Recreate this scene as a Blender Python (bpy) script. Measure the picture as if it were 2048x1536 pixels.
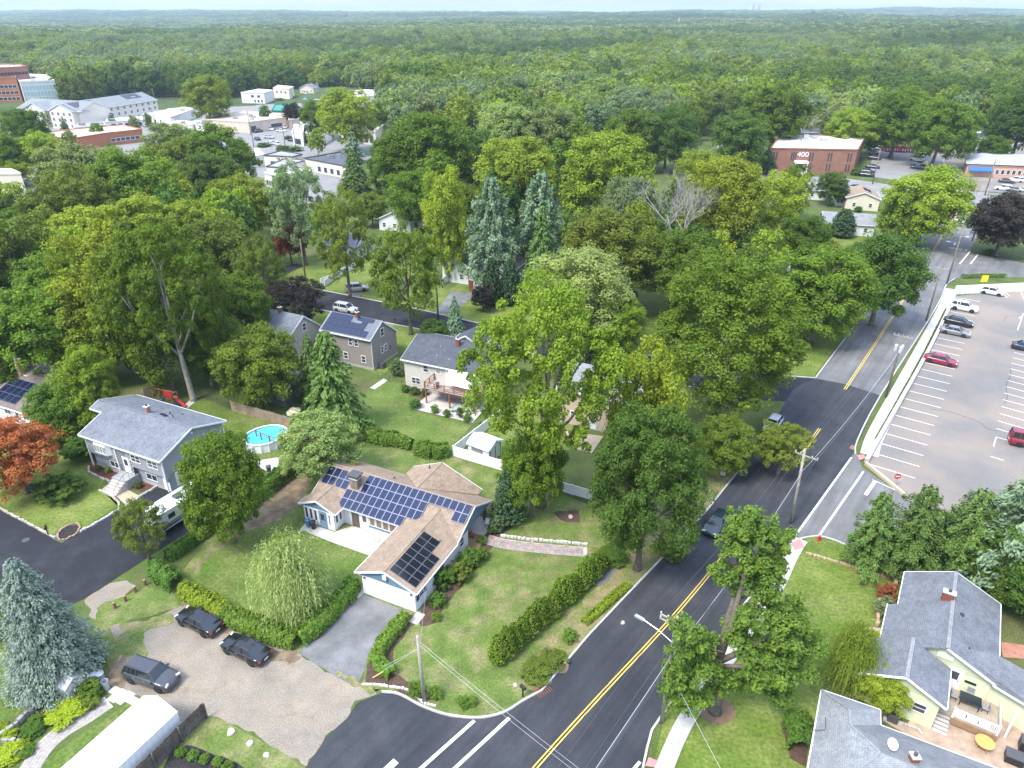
import bpy, bmesh, math, random
import numpy as np
from mathutils import Vector, Matrix, noise as mnoise

SC = bpy.context.scene
COL = SC.collection
for _o in list(bpy.data.objects):
 bpy.data.objects.remove(_o)
R = math.radians

# ------------------------------------------------------------------ camera
cam_d = bpy.data.cameras.new('camera')
cam = bpy.data.objects.new('camera', cam_d)
COL.objects.link(cam)
cam_d.sensor_width = 36.0
cam_d.lens = 24.96
cam_d.clip_end = 40000
cam.location = (0, 0, 50)
cam.rotation_euler = (R(90 - 27.62), 0, 0)
SC.camera = cam

# ------------------------------------------------------------------ light
SUN_EL, SUN_AZ = 56.0, 228.0      # degrees; azimuth of the sun measured from +Y clockwise (behind the camera, to the left)
EXPOSURE = 1.28
world = bpy.data.worlds.new('World')
SC.world = world
world.use_nodes = True
nt = world.node_tree
nt.nodes.clear()
w_out = nt.nodes.new('ShaderNodeOutputWorld')
w_bg = nt.nodes.new('ShaderNodeBackground')
w_sky = nt.nodes.new('ShaderNodeTexSky')
w_sky.sky_type = 'NISHITA'
w_sky.sun_disc = False
w_sky.sun_elevation = R(SUN_EL)
w_sky.sun_rotation = R(SUN_AZ)
w_sky.air_density = 1.0
w_sky.dust_density = 0.4
w_sky.ozone_density = 1.5
w_tc = nt.nodes.new('ShaderNodeTexCoord')
w_map = nt.nodes.new('ShaderNodeMapping')
w_map.inputs['Scale'].default_value = (1.0, 1.0, 6.0)
w_noise = nt.nodes.new('ShaderNodeTexNoise')
w_noise.inputs['Scale'].default_value = 3.2
w_noise.inputs['Detail'].default_value = 7
w_noise.inputs['Roughness'].default_value = 0.6
w_ramp = nt.nodes.new('ShaderNodeValToRGB')
w_ramp.color_ramp.elements[0].position = 0.40
w_ramp.color_ramp.elements[0].color = (0, 0, 0, 1)
w_ramp.color_ramp.elements[1].position = 0.66
w_ramp.color_ramp.elements[1].color = (1, 1, 1, 1)
# thin cloud over the whole dome, brightening towards the zenith as an overcast sky does
w_cloud = nt.nodes.new('ShaderNodeMixRGB')
w_cloud.inputs['Color1'].default_value = (1.9, 2.6, 4.3, 1)
w_cloud.inputs['Color2'].default_value = (3.5, 3.8, 4.4, 1)
w_sep = nt.nodes.new('ShaderNodeSeparateXYZ')
w_gain = nt.nodes.new('ShaderNodeMapRange')
w_gain.inputs['To Min'].default_value = 0.6
w_gain.inputs['To Max'].default_value = 2.1
w_lift = nt.nodes.new('ShaderNodeVectorMath'); w_lift.operation = 'SCALE'
w_mix = nt.nodes.new('ShaderNodeMixRGB')
w_mix.inputs['Fac'].default_value = 0.86
nt.links.new(w_tc.outputs['Generated'], w_map.inputs['Vector'])
nt.links.new(w_map.outputs['Vector'], w_noise.inputs['Vector'])
nt.links.new(w_noise.outputs['Fac'], w_ramp.inputs['Fac'])
nt.links.new(w_ramp.outputs['Color'], w_cloud.inputs['Fac'])
nt.links.new(w_tc.outputs['Generated'], w_sep.inputs[0])
nt.links.new(w_sep.outputs['Z'], w_gain.inputs['Value'])
nt.links.new(w_cloud.outputs['Color'], w_lift.inputs[0])
nt.links.new(w_gain.outputs[0], w_lift.inputs['Scale'])
nt.links.new(w_sky.outputs['Color'], w_mix.inputs['Color1'])
nt.links.new(w_lift.outputs[0], w_mix.inputs['Color2'])
nt.links.new(w_mix.outputs['Color'], w_bg.inputs['Color'])
w_bg.inputs['Strength'].default_value = 0.15
nt.links.new(w_bg.outputs['Background'], w_out.inputs['Surface'])

sun_d = bpy.data.lights.new('sun', 'SUN')
sun_d.energy = 2.3
sun_d.angle = R(18.0)
sun_d.color = (1.0, 0.955, 0.88)
sun = bpy.data.objects.new('sun', sun_d)
COL.objects.link(sun)
_az, _el = R(SUN_AZ), R(SUN_EL)
_dir = Vector((math.sin(_az) * math.cos(_el), math.cos(_az) * math.cos(_el), math.sin(_el)))
sun.rotation_euler = _dir.to_track_quat('Z', 'Y').to_euler()
sun.location = (-60, -40, 120)

SC.view_settings.view_transform = 'Standard'
SC.view_settings.look = 'None'
SC.view_settings.gamma = 1.0
SC.view_settings.exposure = EXPOSURE
SC.view_settings.use_curve_mapping = False
SC.render.engine = 'CYCLES'
SC.cycles.max_bounces = 6
SC.cycles.diffuse_bounces = 3
SC.cycles.glossy_bounces = 2
SC.cycles.transmission_bounces = 3
SC.cycles.transparent_max_bounces = 8
SC.cycles.volume_bounces = 1
SC.cycles.caustics_reflective = False
SC.cycles.caustics_refractive = False
SC.cycles.use_denoising = True

# ------------------------------------------------------------------ materials
MATS = {}

def _n(nt, t, **kw):
 n = nt.nodes.new(t)
 for k, v in kw.items():
  n.inputs[k].default_value = v
 return n

def mat(name, col, rough=0.8, var=0.15, scale=1.0, spec=0.25, metal=0.0, col2=None, mix_scale=None, mix_lo=0.42, mix_hi=0.6,
  bump=0.0, bump_scale=20.0, pattern=None, uv=True, detail=4.0, fine=0.0, fine_scale=30.0, streak=None):
 """Principled material whose colour wanders with noise; optional second colour in patches and a pattern in metres (UV)."""
 if name in MATS:
  return MATS[name]
 m = bpy.data.materials.new(name)
 m.use_nodes = True
 t = m.node_tree
 t.nodes.clear()
 L = t.links.new
 out = t.nodes.new('ShaderNodeOutputMaterial')
 b = t.nodes.new('ShaderNodeBsdfPrincipled')
 b.inputs['Roughness'].default_value = rough
 b.inputs['Metallic'].default_value = metal
 b.inputs['Specular IOR Level'].default_value = spec
 L(b.outputs[0], out.inputs['Surface'])
 geo = t.nodes.new('ShaderNodeNewGeometry')
 pos = geo.outputs['Position']
 base = t.nodes.new('ShaderNodeRGB')
 base.outputs[0].default_value = (*col, 1)
 c = base.outputs[0]
 if col2 is not None:
  nz = _n(t, 'ShaderNodeTexNoise', Scale=mix_scale or scale, Detail=detail, Roughness=0.62)
  L(pos, nz.inputs['Vector'])
  mr = _n(t, 'ShaderNodeMapRange', **{'From Min': mix_lo, 'From Max': mix_hi})
  L(nz.outputs['Fac'], mr.inputs['Value'])
  mx = t.nodes.new('ShaderNodeMixRGB')
  L(mr.outputs[0], mx.inputs['Fac'])
  L(c, mx.inputs['Color1'])
  mx.inputs['Color2'].default_value = (*col2, 1)
  c = mx.outputs[0]
 def wander(c, sc, amt, det, turn=None):
  nz = _n(t, 'ShaderNodeTexNoise', Scale=sc, Detail=det, Roughness=0.65)
  v = pos
  if turn is not None:      # wear drawn out along the direction of travel
   mp = t.nodes.new('ShaderNodeMapping')
   mp.vector_type = 'TEXTURE'
   mp.inputs['Rotation'].default_value = (0, 0, R(turn))
   mp.inputs['Scale'].default_value = (22, 1, 1)
   L(pos, mp.inputs['Vector'])
   v = mp.outputs[0]
  L(v, nz.inputs['Vector'])
  mr = _n(t, 'ShaderNodeMapRange', **{'From Min': 0.3, 'From Max': 0.7, 'To Min': 1 - amt, 'To Max': 1 + amt})
  L(nz.outputs['Fac'], mr.inputs['Value'])
  vm = t.nodes.new('ShaderNodeVectorMath')
  vm.operation = 'SCALE'
  L(c, vm.inputs[0])
  L(mr.outputs[0], vm.inputs['Scale'])
  return vm.outputs[0]
 if var:
  c = wander(c, scale, var, 5.0)
 if fine:
  c = wander(c, fine_scale, fine, 2.0)
 if streak is not None:
  c = wander(c, 0.9, 0.2, 3.0, streak)
 if pattern:
  kind = pattern[0]
  uvn = t.nodes.new('ShaderNodeUVMap')
  if kind == 'brick':     # ('brick', width, height, mortar size, mortar colour, second brick colour factor)
   br = t.nodes.new('ShaderNodeTexBrick')
   br.inputs['Scale'].default_value = 1.0
   br.inputs['Brick Width'].default_value = pattern[1]
   br.inputs['Row Height'].default_value = pattern[2]
   br.inputs['Mortar Size'].default_value = pattern[3]
   br.inputs['Mortar Smooth'].default_value = 0.3
   br.inputs['Bias'].default_value = 0.0
   L(uvn.outputs[0], br.inputs['Vector'])
   br.inputs['Color1'].default_value = (1, 1, 1, 1)
   f = pattern[5]
   br.inputs['Color2'].default_value = (f, f, f, 1)
   br.inputs['Mortar'].default_value = (*[v for v in pattern[4]], 1)
   mx = t.nodes.new('ShaderNodeMixRGB')
   mx.blend_type = 'MULTIPLY'
   mx.inputs['Fac'].default_value = 1
   L(c, mx.inputs['Color1'])
   L(br.outputs['Color'], mx.inputs['Color2'])
   c = mx.outputs[0]
   bp = _n(t, 'ShaderNodeBump', Strength=0.4, Distance=0.02)
   bp.invert = True
   L(br.outputs['Fac'], bp.inputs['Height'])
   L(bp.outputs[0], b.inputs['Normal'])
  elif kind == 'lap':     # ('lap', pitch): horizontal lap siding
   sp = t.nodes.new('ShaderNodeSeparateXYZ')
   L(uvn.outputs[0], sp.inputs[0])
   dv = t.nodes.new('ShaderNodeMath'); dv.operation = 'DIVIDE'; dv.inputs[1].default_value = pattern[1]
   L(sp.outputs['Y'], dv.inputs[0])
   fr = t.nodes.new('ShaderNodeMath'); fr.operation = 'FRACT'
   L(dv.outputs[0], fr.inputs[0])
   bp = _n(t, 'ShaderNodeBump', Strength=0.7, Distance=0.03)
   bp.invert = True
   L(fr.outputs[0], bp.inputs['Height'])
   L(bp.outputs[0], b.inputs['Normal'])
 if bump:
  nz = _n(t, 'ShaderNodeTexNoise', Scale=bump_scale, Detail=3.0)
  L(pos, nz.inputs['Vector'])
  bp = _n(t, 'ShaderNodeBump', Strength=bump, Distance=0.08)
  L(nz.outputs['Fac'], bp.inputs['Height'])
  L(bp.outputs[0], b.inputs['Normal'])
 L(c, b.inputs['Base Color'])
 MATS[name] = m
 return m

def leaf_mat(name, col, hue=0.1, val=0.35, objvar=0.2, trans=0.36, col2=None):
 """Leaves: colour varies leaf by leaf (attribute tint) and a little from tree to tree; light passes through."""
 if name in MATS:
  return MATS[name]
 m = bpy.data.materials.new(name)
 m.use_nodes = True
 t = m.node_tree
 t.nodes.clear()
 L = t.links.new
 out = t.nodes.new('ShaderNodeOutputMaterial')
 at = t.nodes.new('ShaderNodeAttribute'); at.attribute_name = 'tint'
 oi = t.nodes.new('ShaderNodeObjectInfo')
 ramp = t.nodes.new('ShaderNodeValToRGB')
 col = tuple(x * 1.7 for x in col)
 if col2:
  col2 = tuple(x * 1.45 for x in col2)
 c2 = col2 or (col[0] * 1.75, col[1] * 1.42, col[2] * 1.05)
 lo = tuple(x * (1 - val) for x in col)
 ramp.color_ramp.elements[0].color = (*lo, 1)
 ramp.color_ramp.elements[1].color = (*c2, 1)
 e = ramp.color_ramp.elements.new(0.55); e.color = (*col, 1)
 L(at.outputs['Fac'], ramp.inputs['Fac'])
 hs = t.nodes.new('ShaderNodeHueSaturation')
 mr = _n(t, 'ShaderNodeMapRange', **{'To Min': 0.5 - 0.018 * hue * 10, 'To Max': 0.5 + 0.012 * hue * 10})
 L(oi.outputs['Random'], mr.inputs['Value'])
 L(mr.outputs[0], hs.inputs['Hue'])
 ml = t.nodes.new('ShaderNodeMath'); ml.operation = 'MULTIPLY'; ml.inputs[1].default_value = 7.31
 fr = t.nodes.new('ShaderNodeMath'); fr.operation = 'FRACT'
 L(oi.outputs['Random'], ml.inputs[0]); L(ml.outputs[0], fr.inputs[0])
 mr2 = _n(t, 'ShaderNodeMapRange', **{'To Min': 1 - objvar, 'To Max': 1 + objvar})
 L(fr.outputs[0], mr2.inputs['Value'])
 L(mr2.outputs[0], hs.inputs['Value'])
 L(ramp.outputs['Color'], hs.inputs['Color'])
 d = t.nodes.new('ShaderNodeBsdfPrincipled')
 d.inputs['Roughness'].default_value = 0.65
 d.inputs['Specular IOR Level'].default_value = 0.12
 L(hs.outputs[0], d.inputs['Base Color'])
 tr = t.nodes.new('ShaderNodeBsdfTranslucent')
 ty = t.nodes.new('ShaderNodeMixRGB'); ty.blend_type = 'MULTIPLY'; ty.inputs['Fac'].default_value = 1
 ty.inputs['Color2'].default_value = (1.25, 1.25, 0.55, 1)
 L(hs.outputs[0], ty.inputs['Color1'])
 L(ty.outputs[0], tr.inputs['Color'])
 mx = t.nodes.new('ShaderNodeMixShader'); mx.inputs[0].default_value = trans
 L(d.outputs[0], mx.inputs[1]); L(tr.outputs[0], mx.inputs[2])
 L(mx.outputs[0], out.inputs['Surface'])
 MATS[name] = m
 return m

def plain(name, col, rough=0.5, metal=0.0, spec=0.5, coat=0.0, var=0.0, scale=2.0):
 if name in MATS:
  return MATS[name]
 m = mat(name, col, rough=rough, metal=metal, spec=spec, var=var, scale=scale)
 if coat:
  for n in m.node_tree.nodes:
   if n.type == 'BSDF_PRINCIPLED':
    n.inputs['Coat Weight'].default_value = coat
    n.inputs['Coat Roughness'].default_value = 0.06
 return m

# ------------------------------------------------------------------ mesh helpers
class MB:
 """Collects faces in metres; build() links them as one mesh object with metre-scaled UVs."""
 def __init__(self):
  self.v = []; self.f = []; self.mi = []; self.cur = 0
 def face(self, pts):
  i = len(self.v)
  self.v += [tuple(p) for p in pts]
  self.f.append(tuple(range(i, i + len(pts)))); self.mi.append(self.cur)
  return self
 def raw(self, v, f):
  i = len(self.v)
  self.v += [tuple(p) for p in v]
  for q in f:
   self.f.append(tuple(i + k for k in q)); self.mi.append(self.cur)
  return self
 def box(self, x0, x1, y0, y1, z0, z1):
  return self.raw([(x0, y0, z0), (x1, y0, z0), (x1, y1, z0), (x0, y1, z0), (x0, y0, z1), (x1, y0, z1), (x1, y1, z1), (x0, y1, z1)],
      [(0, 3, 2, 1), (4, 5, 6, 7), (0, 1, 5, 4), (1, 2, 6, 5), (2, 3, 7, 6), (3, 0, 4, 7)])
 def prism(self, poly, z0, z1):
  n = len(poly)
  a = sum(poly[i][0] * poly[(i + 1) % n][1] - poly[(i + 1) % n][0] * poly[i][1] for i in range(n))
  if a < 0:
   poly = poly[::-1]
  v = [(p[0], p[1], z0) for p in poly] + [(p[0], p[1], z1) for p in poly]
  f = [tuple(range(n - 1, -1, -1)), tuple(range(n, 2 * n))]
  f += [(i, (i + 1) % n, n + (i + 1) % n, n + i) for i in range(n)]
  return self.raw(v, f)
 def bar(self, a, b, w, h, up=(0, 0, 1)):
  """box beam from a to b with section w x h"""
  a = Vector(a); b = Vector(b); d = (b - a).normalized(); up = Vector(up)
  s = d.cross(up)
  if s.length < 1e-4:
   s = d.cross(Vector((1, 0, 0)))
  s.normalize(); u = s.cross(d).normalized()
  s *= w / 2; u *= h / 2
  v = [a - s - u, a + s - u, a + s + u, a - s + u, b - s - u, b + s - u, b + s + u, b - s + u]
  return self.raw(v, [(0, 1, 2, 3), (7, 6, 5, 4), (0, 4, 5, 1), (1, 5, 6, 2), (2, 6, 7, 3), (3, 7, 4, 0)])
 def tube(self, pts, rads, n=8, cap=True):
  pts = [Vector(p) for p in pts]
  if not hasattr(rads, '__len__'):
   rads = [rads] * len(pts)
  rings = []
  prev = None
  for i, p in enumerate(pts):
   d = (pts[min(i + 1, len(pts) - 1)] - pts[max(i - 1, 0)]).normalized()
   if prev is None:
    s = d.cross(Vector((0, 0, 1)))
    if s.length < 1e-3:
     s = d.cross(Vector((1, 0, 0)))
   else:
    s = prev - d * prev.dot(d)
   s.normalize(); prev = s
   u = d.cross(s)
   rings.append([p + (s * math.cos(2 * math.pi * k / n) + u * math.sin(2 * math.pi * k / n)) * rads[i] for k in range(n)])
  v = [q for r in rings for q in r]
  f = []
  for i in range(len(rings) - 1):
   for k in range(n):
    f.append((i * n + k, i * n + (k + 1) % n, (i + 1) * n + (k + 1) % n, (i + 1) * n + k))
  if cap:
   f.append(tuple(range(n - 1, -1, -1)))
   f.append(tuple((len(rings) - 1) * n + k for k in range(n)))
  return self.raw(v, f)
 def lathe(self, prof, n=16, c=(0, 0, 0)):
  """prof: list of (r, z)"""
  v = []
  for r, z in prof:
   for k in range(n):
    a = 2 * math.pi * k / n
    v.append((c[0] + r * math.cos(a), c[1] + r * math.sin(a), c[2] + z))
  f = []
  for i in range(len(prof) - 1):
   for k in range(n):
    f.append((i * n + k, i * n + (k + 1) % n, (i + 1) * n + (k + 1) % n, (i + 1) * n + k))
  f.append(tuple(range(n - 1, -1, -1)))
  f.append(tuple((len(prof) - 1) * n + k for k in range(n)))
  return self.raw(v, f)
 def mesh(self, name, mats, smooth=False, uv=True):
  me = bpy.data.meshes.new(name)
  me.from_pydata(self.v, [], self.f)
  if not isinstance(mats, (list, tuple)):
   mats = [mats]
  for m in mats:
   me.materials.append(m)
  if len(mats) > 1:
   me.polygons.foreach_set('material_index', self.mi)
  if smooth:
   me.polygons.foreach_set('use_smooth', [True] * len(self.f))
  if uv:
   ul = me.uv_layers.new(name='UVMap')
   co = []
   for f in self.f:
    p0, p1, p2 = (Vector(self.v[f[0]]), Vector(self.v[f[1]]), Vector(self.v[f[2]]))
    nrm = (p1 - p0).cross(p2 - p0)
    if nrm.length < 1e-9:
     nrm = Vector((0, 0, 1))
    nrm.normalize()
    t = Vector((0, 0, 1)).cross(nrm)
    if t.length < 0.05:
     t = Vector((1, 0, 0))
    t.normalize()
    b = nrm.cross(t)
    for k in f:
     p = Vector(self.v[k])
     co += [p.dot(t), p.dot(b)]
   ul.data.foreach_set('uv', co)
  me.validate()
  return me
 def build(self, name, mats, parent=None, smooth=False, loc=None, rz=0.0, kind=None, label=None):
  o = bpy.data.objects.new(name, self.mesh(name, mats, smooth))
  COL.objects.link(o)
  if parent is not None:
   o.parent = parent
  if loc is not None:
   o.location = loc
  if rz:
   o.rotation_euler.z = rz
  if kind:
   o['kind'] = kind
  if label:
   o['label'] = label
  return o

def link(name, me, parent=None, loc=(0, 0, 0), rz=0.0, scale=None):
 o = bpy.data.objects.new(name, me)
 COL.objects.link(o)
 if parent is not None:
  o.parent = parent
 o.location = loc
 if rz:
  o.rotation_euler.z = rz
 if scale is not None:
  o.scale = scale
 return o

def tag(o, label, cat, group=None):
 o['label'] = label
 o['category'] = cat
 if group:
  o['group'] = group
 return o

def thing(name, label, cat, loc=(0, 0, 0), rz=0.0, group=None):
 o = bpy.data.objects.new(name, None)
 o.empty_display_size = 0.3
 COL.objects.link(o)
 o.location = (loc[0], loc[1], loc[2] if len(loc) > 2 else 0.0)
 o.rotation_euler = (0, 0, rz)
 return tag(o, label, cat, group)

def dup(root, loc, rz=0.0, label=None, group=None, scale=None):
 """copy of a thing with its parts and sub-parts (mesh data shared)"""
 def cp(o, par):
  c = o.copy()
  COL.objects.link(c)
  c.parent = par
  for ch in list(o.children):
   cp(ch, c)
  return c
 r = cp(root, None)
 r.location = (loc[0], loc[1], loc[2] if len(loc) > 2 else 0.0)
 r.rotation_euler = (0, 0, rz)
 if scale is not None:
  r.scale = scale
 if label:
  r['label'] = label
 if group:
  r['group'] = group
 return r

def structure(name, mb, m, **kw):
 o = mb.build(name, m, **kw)
 o['kind'] = 'structure'
 return o

def jitter_poly(poly, step=0.6, amp=0.12, seed=1):
 """breaks straight edges up so that a worn edge is not ruler-straight"""
 rnd = random.Random(seed)
 out = []
 n = len(poly)
 for i in range(n):
  a = Vector((poly[i][0], poly[i][1])); b = Vector((poly[(i + 1) % n][0], poly[(i + 1) % n][1]))
  d = b - a
  k = max(1, int(d.length / step))
  nn = Vector((-d.y, d.x)).normalized() if d.length > 0 else Vector((0, 0))
  for j in range(k):
   p = a + d * (j / k)
   s = amp * (mnoise.noise(Vector((p.x * 0.9, p.y * 0.9, seed))) * 1.6 + rnd.uniform(-0.5, 0.5))
   p = p + nn * s
   out.append((p.x, p.y))
 return out

def sheet(name, poly, z, m, parent=None, jit=0.0, step=0.6, kind='structure', seed=1):
 if jit:
  poly = jitter_poly(poly, step, jit, seed)
 a = sum(poly[i][0] * poly[(i + 1) % len(poly)][1] - poly[(i + 1) % len(poly)][0] * poly[i][1] for i in range(len(poly)))
 if a < 0:
  poly = poly[::-1]
 mb = MB()
 mb.face([(p[0], p[1], z) for p in poly])
 o = mb.build(name, m, parent)
 if parent is None:
  o['kind'] = kind
 return o

def smooth_line(pts, n=6):
 """Catmull-Rom through 2-D points"""
 P = [Vector((p[0], p[1])) for p in pts]
 P = [P[0] * 2 - P[1]] + P + [P[-1] * 2 - P[-2]]
 out = []
 for i in range(1, len(P) - 2):
  for j in range(n):
   t = j / n
   out.append(0.5 * ((2 * P[i]) + (P[i + 1] - P[i - 1]) * t + (2 * P[i - 1] - 5 * P[i] + 4 * P[i + 1] - P[i + 2]) * t * t
         + (3 * P[i] - P[i - 1] - 3 * P[i + 1] + P[i + 2]) * t ** 3))
 out.append(P[-2])
 return [(p.x, p.y) for p in out]

def ribbon(mb, pts, w, z0, z1=None, off=0.0):
 """a strip of width w along pts (2-D), off to the left by off; with z1 it is a raised kerb"""
 P = [Vector((p[0], p[1])) for p in pts]
 Lf, Rt = [], []
 for i, p in enumerate(P):
  d = (P[min(i + 1, len(P) - 1)] - P[max(i - 1, 0)]).normalized()
  n = Vector((-d.y, d.x))
  c = p + n * off
  Lf.append(c + n * w / 2); Rt.append(c - n * w / 2)
 for i in range(len(P) - 1):
  a, b, c, d = Rt[i], Rt[i + 1], Lf[i + 1], Lf[i]
  zt = z0 if z1 is None else z1
  mb.face([(a.x, a.y, zt), (b.x, b.y, zt), (c.x, c.y, zt), (d.x, d.y, zt)])
  if z1 is not None:
   mb.face([(b.x, b.y, z0), (b.x, b.y, z1), (a.x, a.y, z1), (a.x, a.y, z0)])
   mb.face([(d.x, d.y, z0), (d.x, d.y, z1), (c.x, c.y, z1), (c.x, c.y, z0)])
 if z1 is not None:
  for a, b in ((Rt[0], Lf[0]), (Lf[-1], Rt[-1])):
   mb.face([(b.x, b.y, z0), (a.x, a.y, z0), (a.x, a.y, z1), (b.x, b.y, z1)])
 return mb

def along(pts, s):
 """point and direction at distance s along a 2-D polyline"""
 P = [Vector((p[0], p[1])) for p in pts]
 for a, b in zip(P, P[1:]):
  L = (b - a).length
  if s <= L:
   d = (b - a) / L
   return a + d * s, d
  s -= L
 d = (P[-1] - P[-2]).normalized()
 return P[-1] + d * s, d

def length2(pts):
 return sum((Vector(b[:2]) - Vector(a[:2])).length for a, b in zip(pts, pts[1:]))

# ================================================================== SETTING: ground, streets, lots
M_ground = mat('turf_rough', (0.085, 0.118, 0.028), 0.95, var=0.28, scale=0.25, col2=(0.125, 0.12, 0.05), mix_scale=0.12, mix_lo=0.5, mix_hi=0.7, fine=0.35, fine_scale=6)
M_lawn = mat('lawn_green', (0.092, 0.145, 0.024), 0.95, var=0.2, scale=0.35, col2=(0.135, 0.165, 0.042), mix_scale=0.3, fine=0.34, fine_scale=3.2)
M_lawn_b = mat('lawn_bright', (0.112, 0.165, 0.024), 0.95, var=0.2, scale=0.4, col2=(0.160, 0.190, 0.045), mix_scale=0.25, fine=0.3, fine_scale=3.2)
M_lawn_p = mat('lawn_patchy', (0.110, 0.158, 0.032), 0.95, var=0.25, scale=0.6, col2=(0.235, 0.205, 0.098), mix_scale=0.42, mix_lo=0.45, mix_hi=0.72, fine=0.3, fine_scale=5, detail=6)
M_lawn_d = mat('lawn_dry', (0.150, 0.175, 0.048), 0.95, var=0.2, scale=0.7, col2=(0.285, 0.225, 0.125), mix_scale=0.55, mix_lo=0.4, mix_hi=0.66, fine=0.3, fine_scale=5, detail=6)
M_asph = mat('asphalt_new', (0.040, 0.042, 0.048), 0.88, var=0.16, scale=0.35, col2=(0.062, 0.063, 0.068), mix_scale=0.18, mix_lo=0.45, mix_hi=0.75, fine=0.2, fine_scale=12, streak=51.5)
M_asph_b = mat('asphalt_black', (0.026, 0.027, 0.032), 0.88, var=0.14, scale=0.4, col2=(0.042, 0.042, 0.047), mix_scale=0.2, mix_lo=0.5, mix_hi=0.75, fine=0.2, fine_scale=12)
M_asph_o = mat('asphalt_old', (0.180, 0.177, 0.172), 0.9, var=0.13, scale=0.25, col2=(0.140, 0.139, 0.138), mix_scale=0.13, fine=0.14, fine_scale=10, streak=54.0)
M_asph_d = mat('asphalt_driveway', (0.150, 0.148, 0.145), 0.9, var=0.16, scale=0.6, col2=(0.205, 0.203, 0.198), mix_scale=0.35, fine=0.18, fine_scale=12)
M_lot = mat('asphalt_lot', (0.270, 0.226, 0.186), 0.9, var=0.1, scale=0.2, col2=(0.180, 0.170, 0.158), mix_scale=0.1, fine=0.12, fine_scale=10)
M_gravel = mat('gravel', (0.295, 0.245, 0.185), 0.95, var=0.22, scale=0.8, col2=(0.240, 0.208, 0.165), mix_scale=0.4, fine=0.28, fine_scale=9, bump=0.5, bump_scale=14)
M_dirt = mat('bare_dirt', (0.165, 0.118, 0.075), 0.95, var=0.25, scale=1.2, col2=(0.235, 0.180, 0.115), mix_scale=0.8, fine=0.25, fine_scale=8)
M_mulch = mat('mulch', (0.095, 0.060, 0.042), 0.95, var=0.3, scale=2.0, fine=0.4, fine_scale=14, bump=0.4)
M_mulch_r = mat('mulch_red', (0.120, 0.050, 0.040), 0.95, var=0.3, scale=2.0, fine=0.4, fine_scale=14, bump=0.4)
M_mulch_k = mat('mulch_black', (0.035, 0.032, 0.032), 0.95, var=0.3, scale=2.0, fine=0.5, fine_scale=12, bump=0.5)
M_conc = mat('concrete', (0.520, 0.490, 0.440), 0.9, var=0.12, scale=0.8, col2=(0.44, 0.41, 0.37), mix_scale=0.5, fine=0.1, fine_scale=9)
M_conc_w = mat('concrete_pale', (0.470, 0.440, 0.395), 0.9, var=0.14, scale=0.8, fine=0.08, fine_scale=9)
M_kerb = mat('kerb_stone', (0.470, 0.450, 0.420), 0.9, var=0.2, scale=1.2, fine=0.15)
M_white = mat('road_paint_white', (0.78, 0.78, 0.76), 0.7, var=0.06, scale=2.0, col2=(0.55, 0.55, 0.54), mix_scale=3.0, mix_lo=0.62, mix_hi=0.75)
M_yellow = mat('road_paint_yellow', (0.72, 0.49, 0.09), 0.7, var=0.08, scale=2.0, col2=(0.5, 0.36, 0.1), mix_scale=3.0, mix_lo=0.62, mix_hi=0.78)
M_wood_far = mat('woodland_floor', (0.060, 0.090, 0.024), 0.98, var=0.3, scale=0.02, fine=0.3, fine_scale=0.2)

def terrain_z(x, y):
 """flat town, then low rolling hills towards the skyline"""
 d = math.hypot(x, y)
 if d < 480:
  return 0.0
 mid = min(1.0, (d - 480) / 400.0) * 7.0 * mnoise.noise(Vector((x * 0.0035, y * 0.0028, 5.5)))
 if d < 900:
  return mid
 k = min(1.0, (d - 900) / 2600.0)
 k = k * k * (3 - 2 * k)
 n = mnoise.noise(Vector((x * 0.00042, y * 0.00042, 3.1))) + 0.5 * mnoise.noise(Vector((x * 0.0011, y * 0.0011, 7.7))) + 0.3 * mnoise.noise(Vector((x * 0.003, y * 0.003, 1.2)))
 h = 16 + 34 * n
 if d > 4500:
  h += 26 * min(1, (d - 4500) / 3000)
 return mid + k * max(h, -6)

def make_ground():
 mb = MB()
 rs = [0, 60, 150, 260, 400, 480, 540, 600, 680, 780, 900, 1020, 1150, 1400, 1700, 2000, 2400, 2800, 3300, 3900, 4600, 5400, 6300, 7400, 8800, 10500, 13000]
 NA = 96
 idx = {}
 v = [(0, 0, 0.0)]
 for i, r in enumerate(rs[1:]):
  for k in range(NA):
   a = 2 * math.pi * k / NA
   x, y = r * math.sin(a), r * math.cos(a)
   idx[i, k] = len(v)
   v.append((x, y, terrain_z(x, y)))
 f = [(0, idx[0, (k + 1) % NA], idx[0, k]) for k in range(NA)]
 mi = [0] * NA
 for i in range(len(rs) - 2):
  for k in range(NA):
   f.append((idx[i, k], idx[i, (k + 1) % NA], idx[i + 1, (k + 1) % NA], idx[i + 1, k]))
   mi.append(1 if rs[i + 1] >= 400 else 0)
 mb.v, mb.f, mb.mi = v, f, mi
 o = mb.build('ground', [M_ground, M_wood_far], smooth=True)
 o['kind'] = 'structure'
make_ground()

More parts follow.
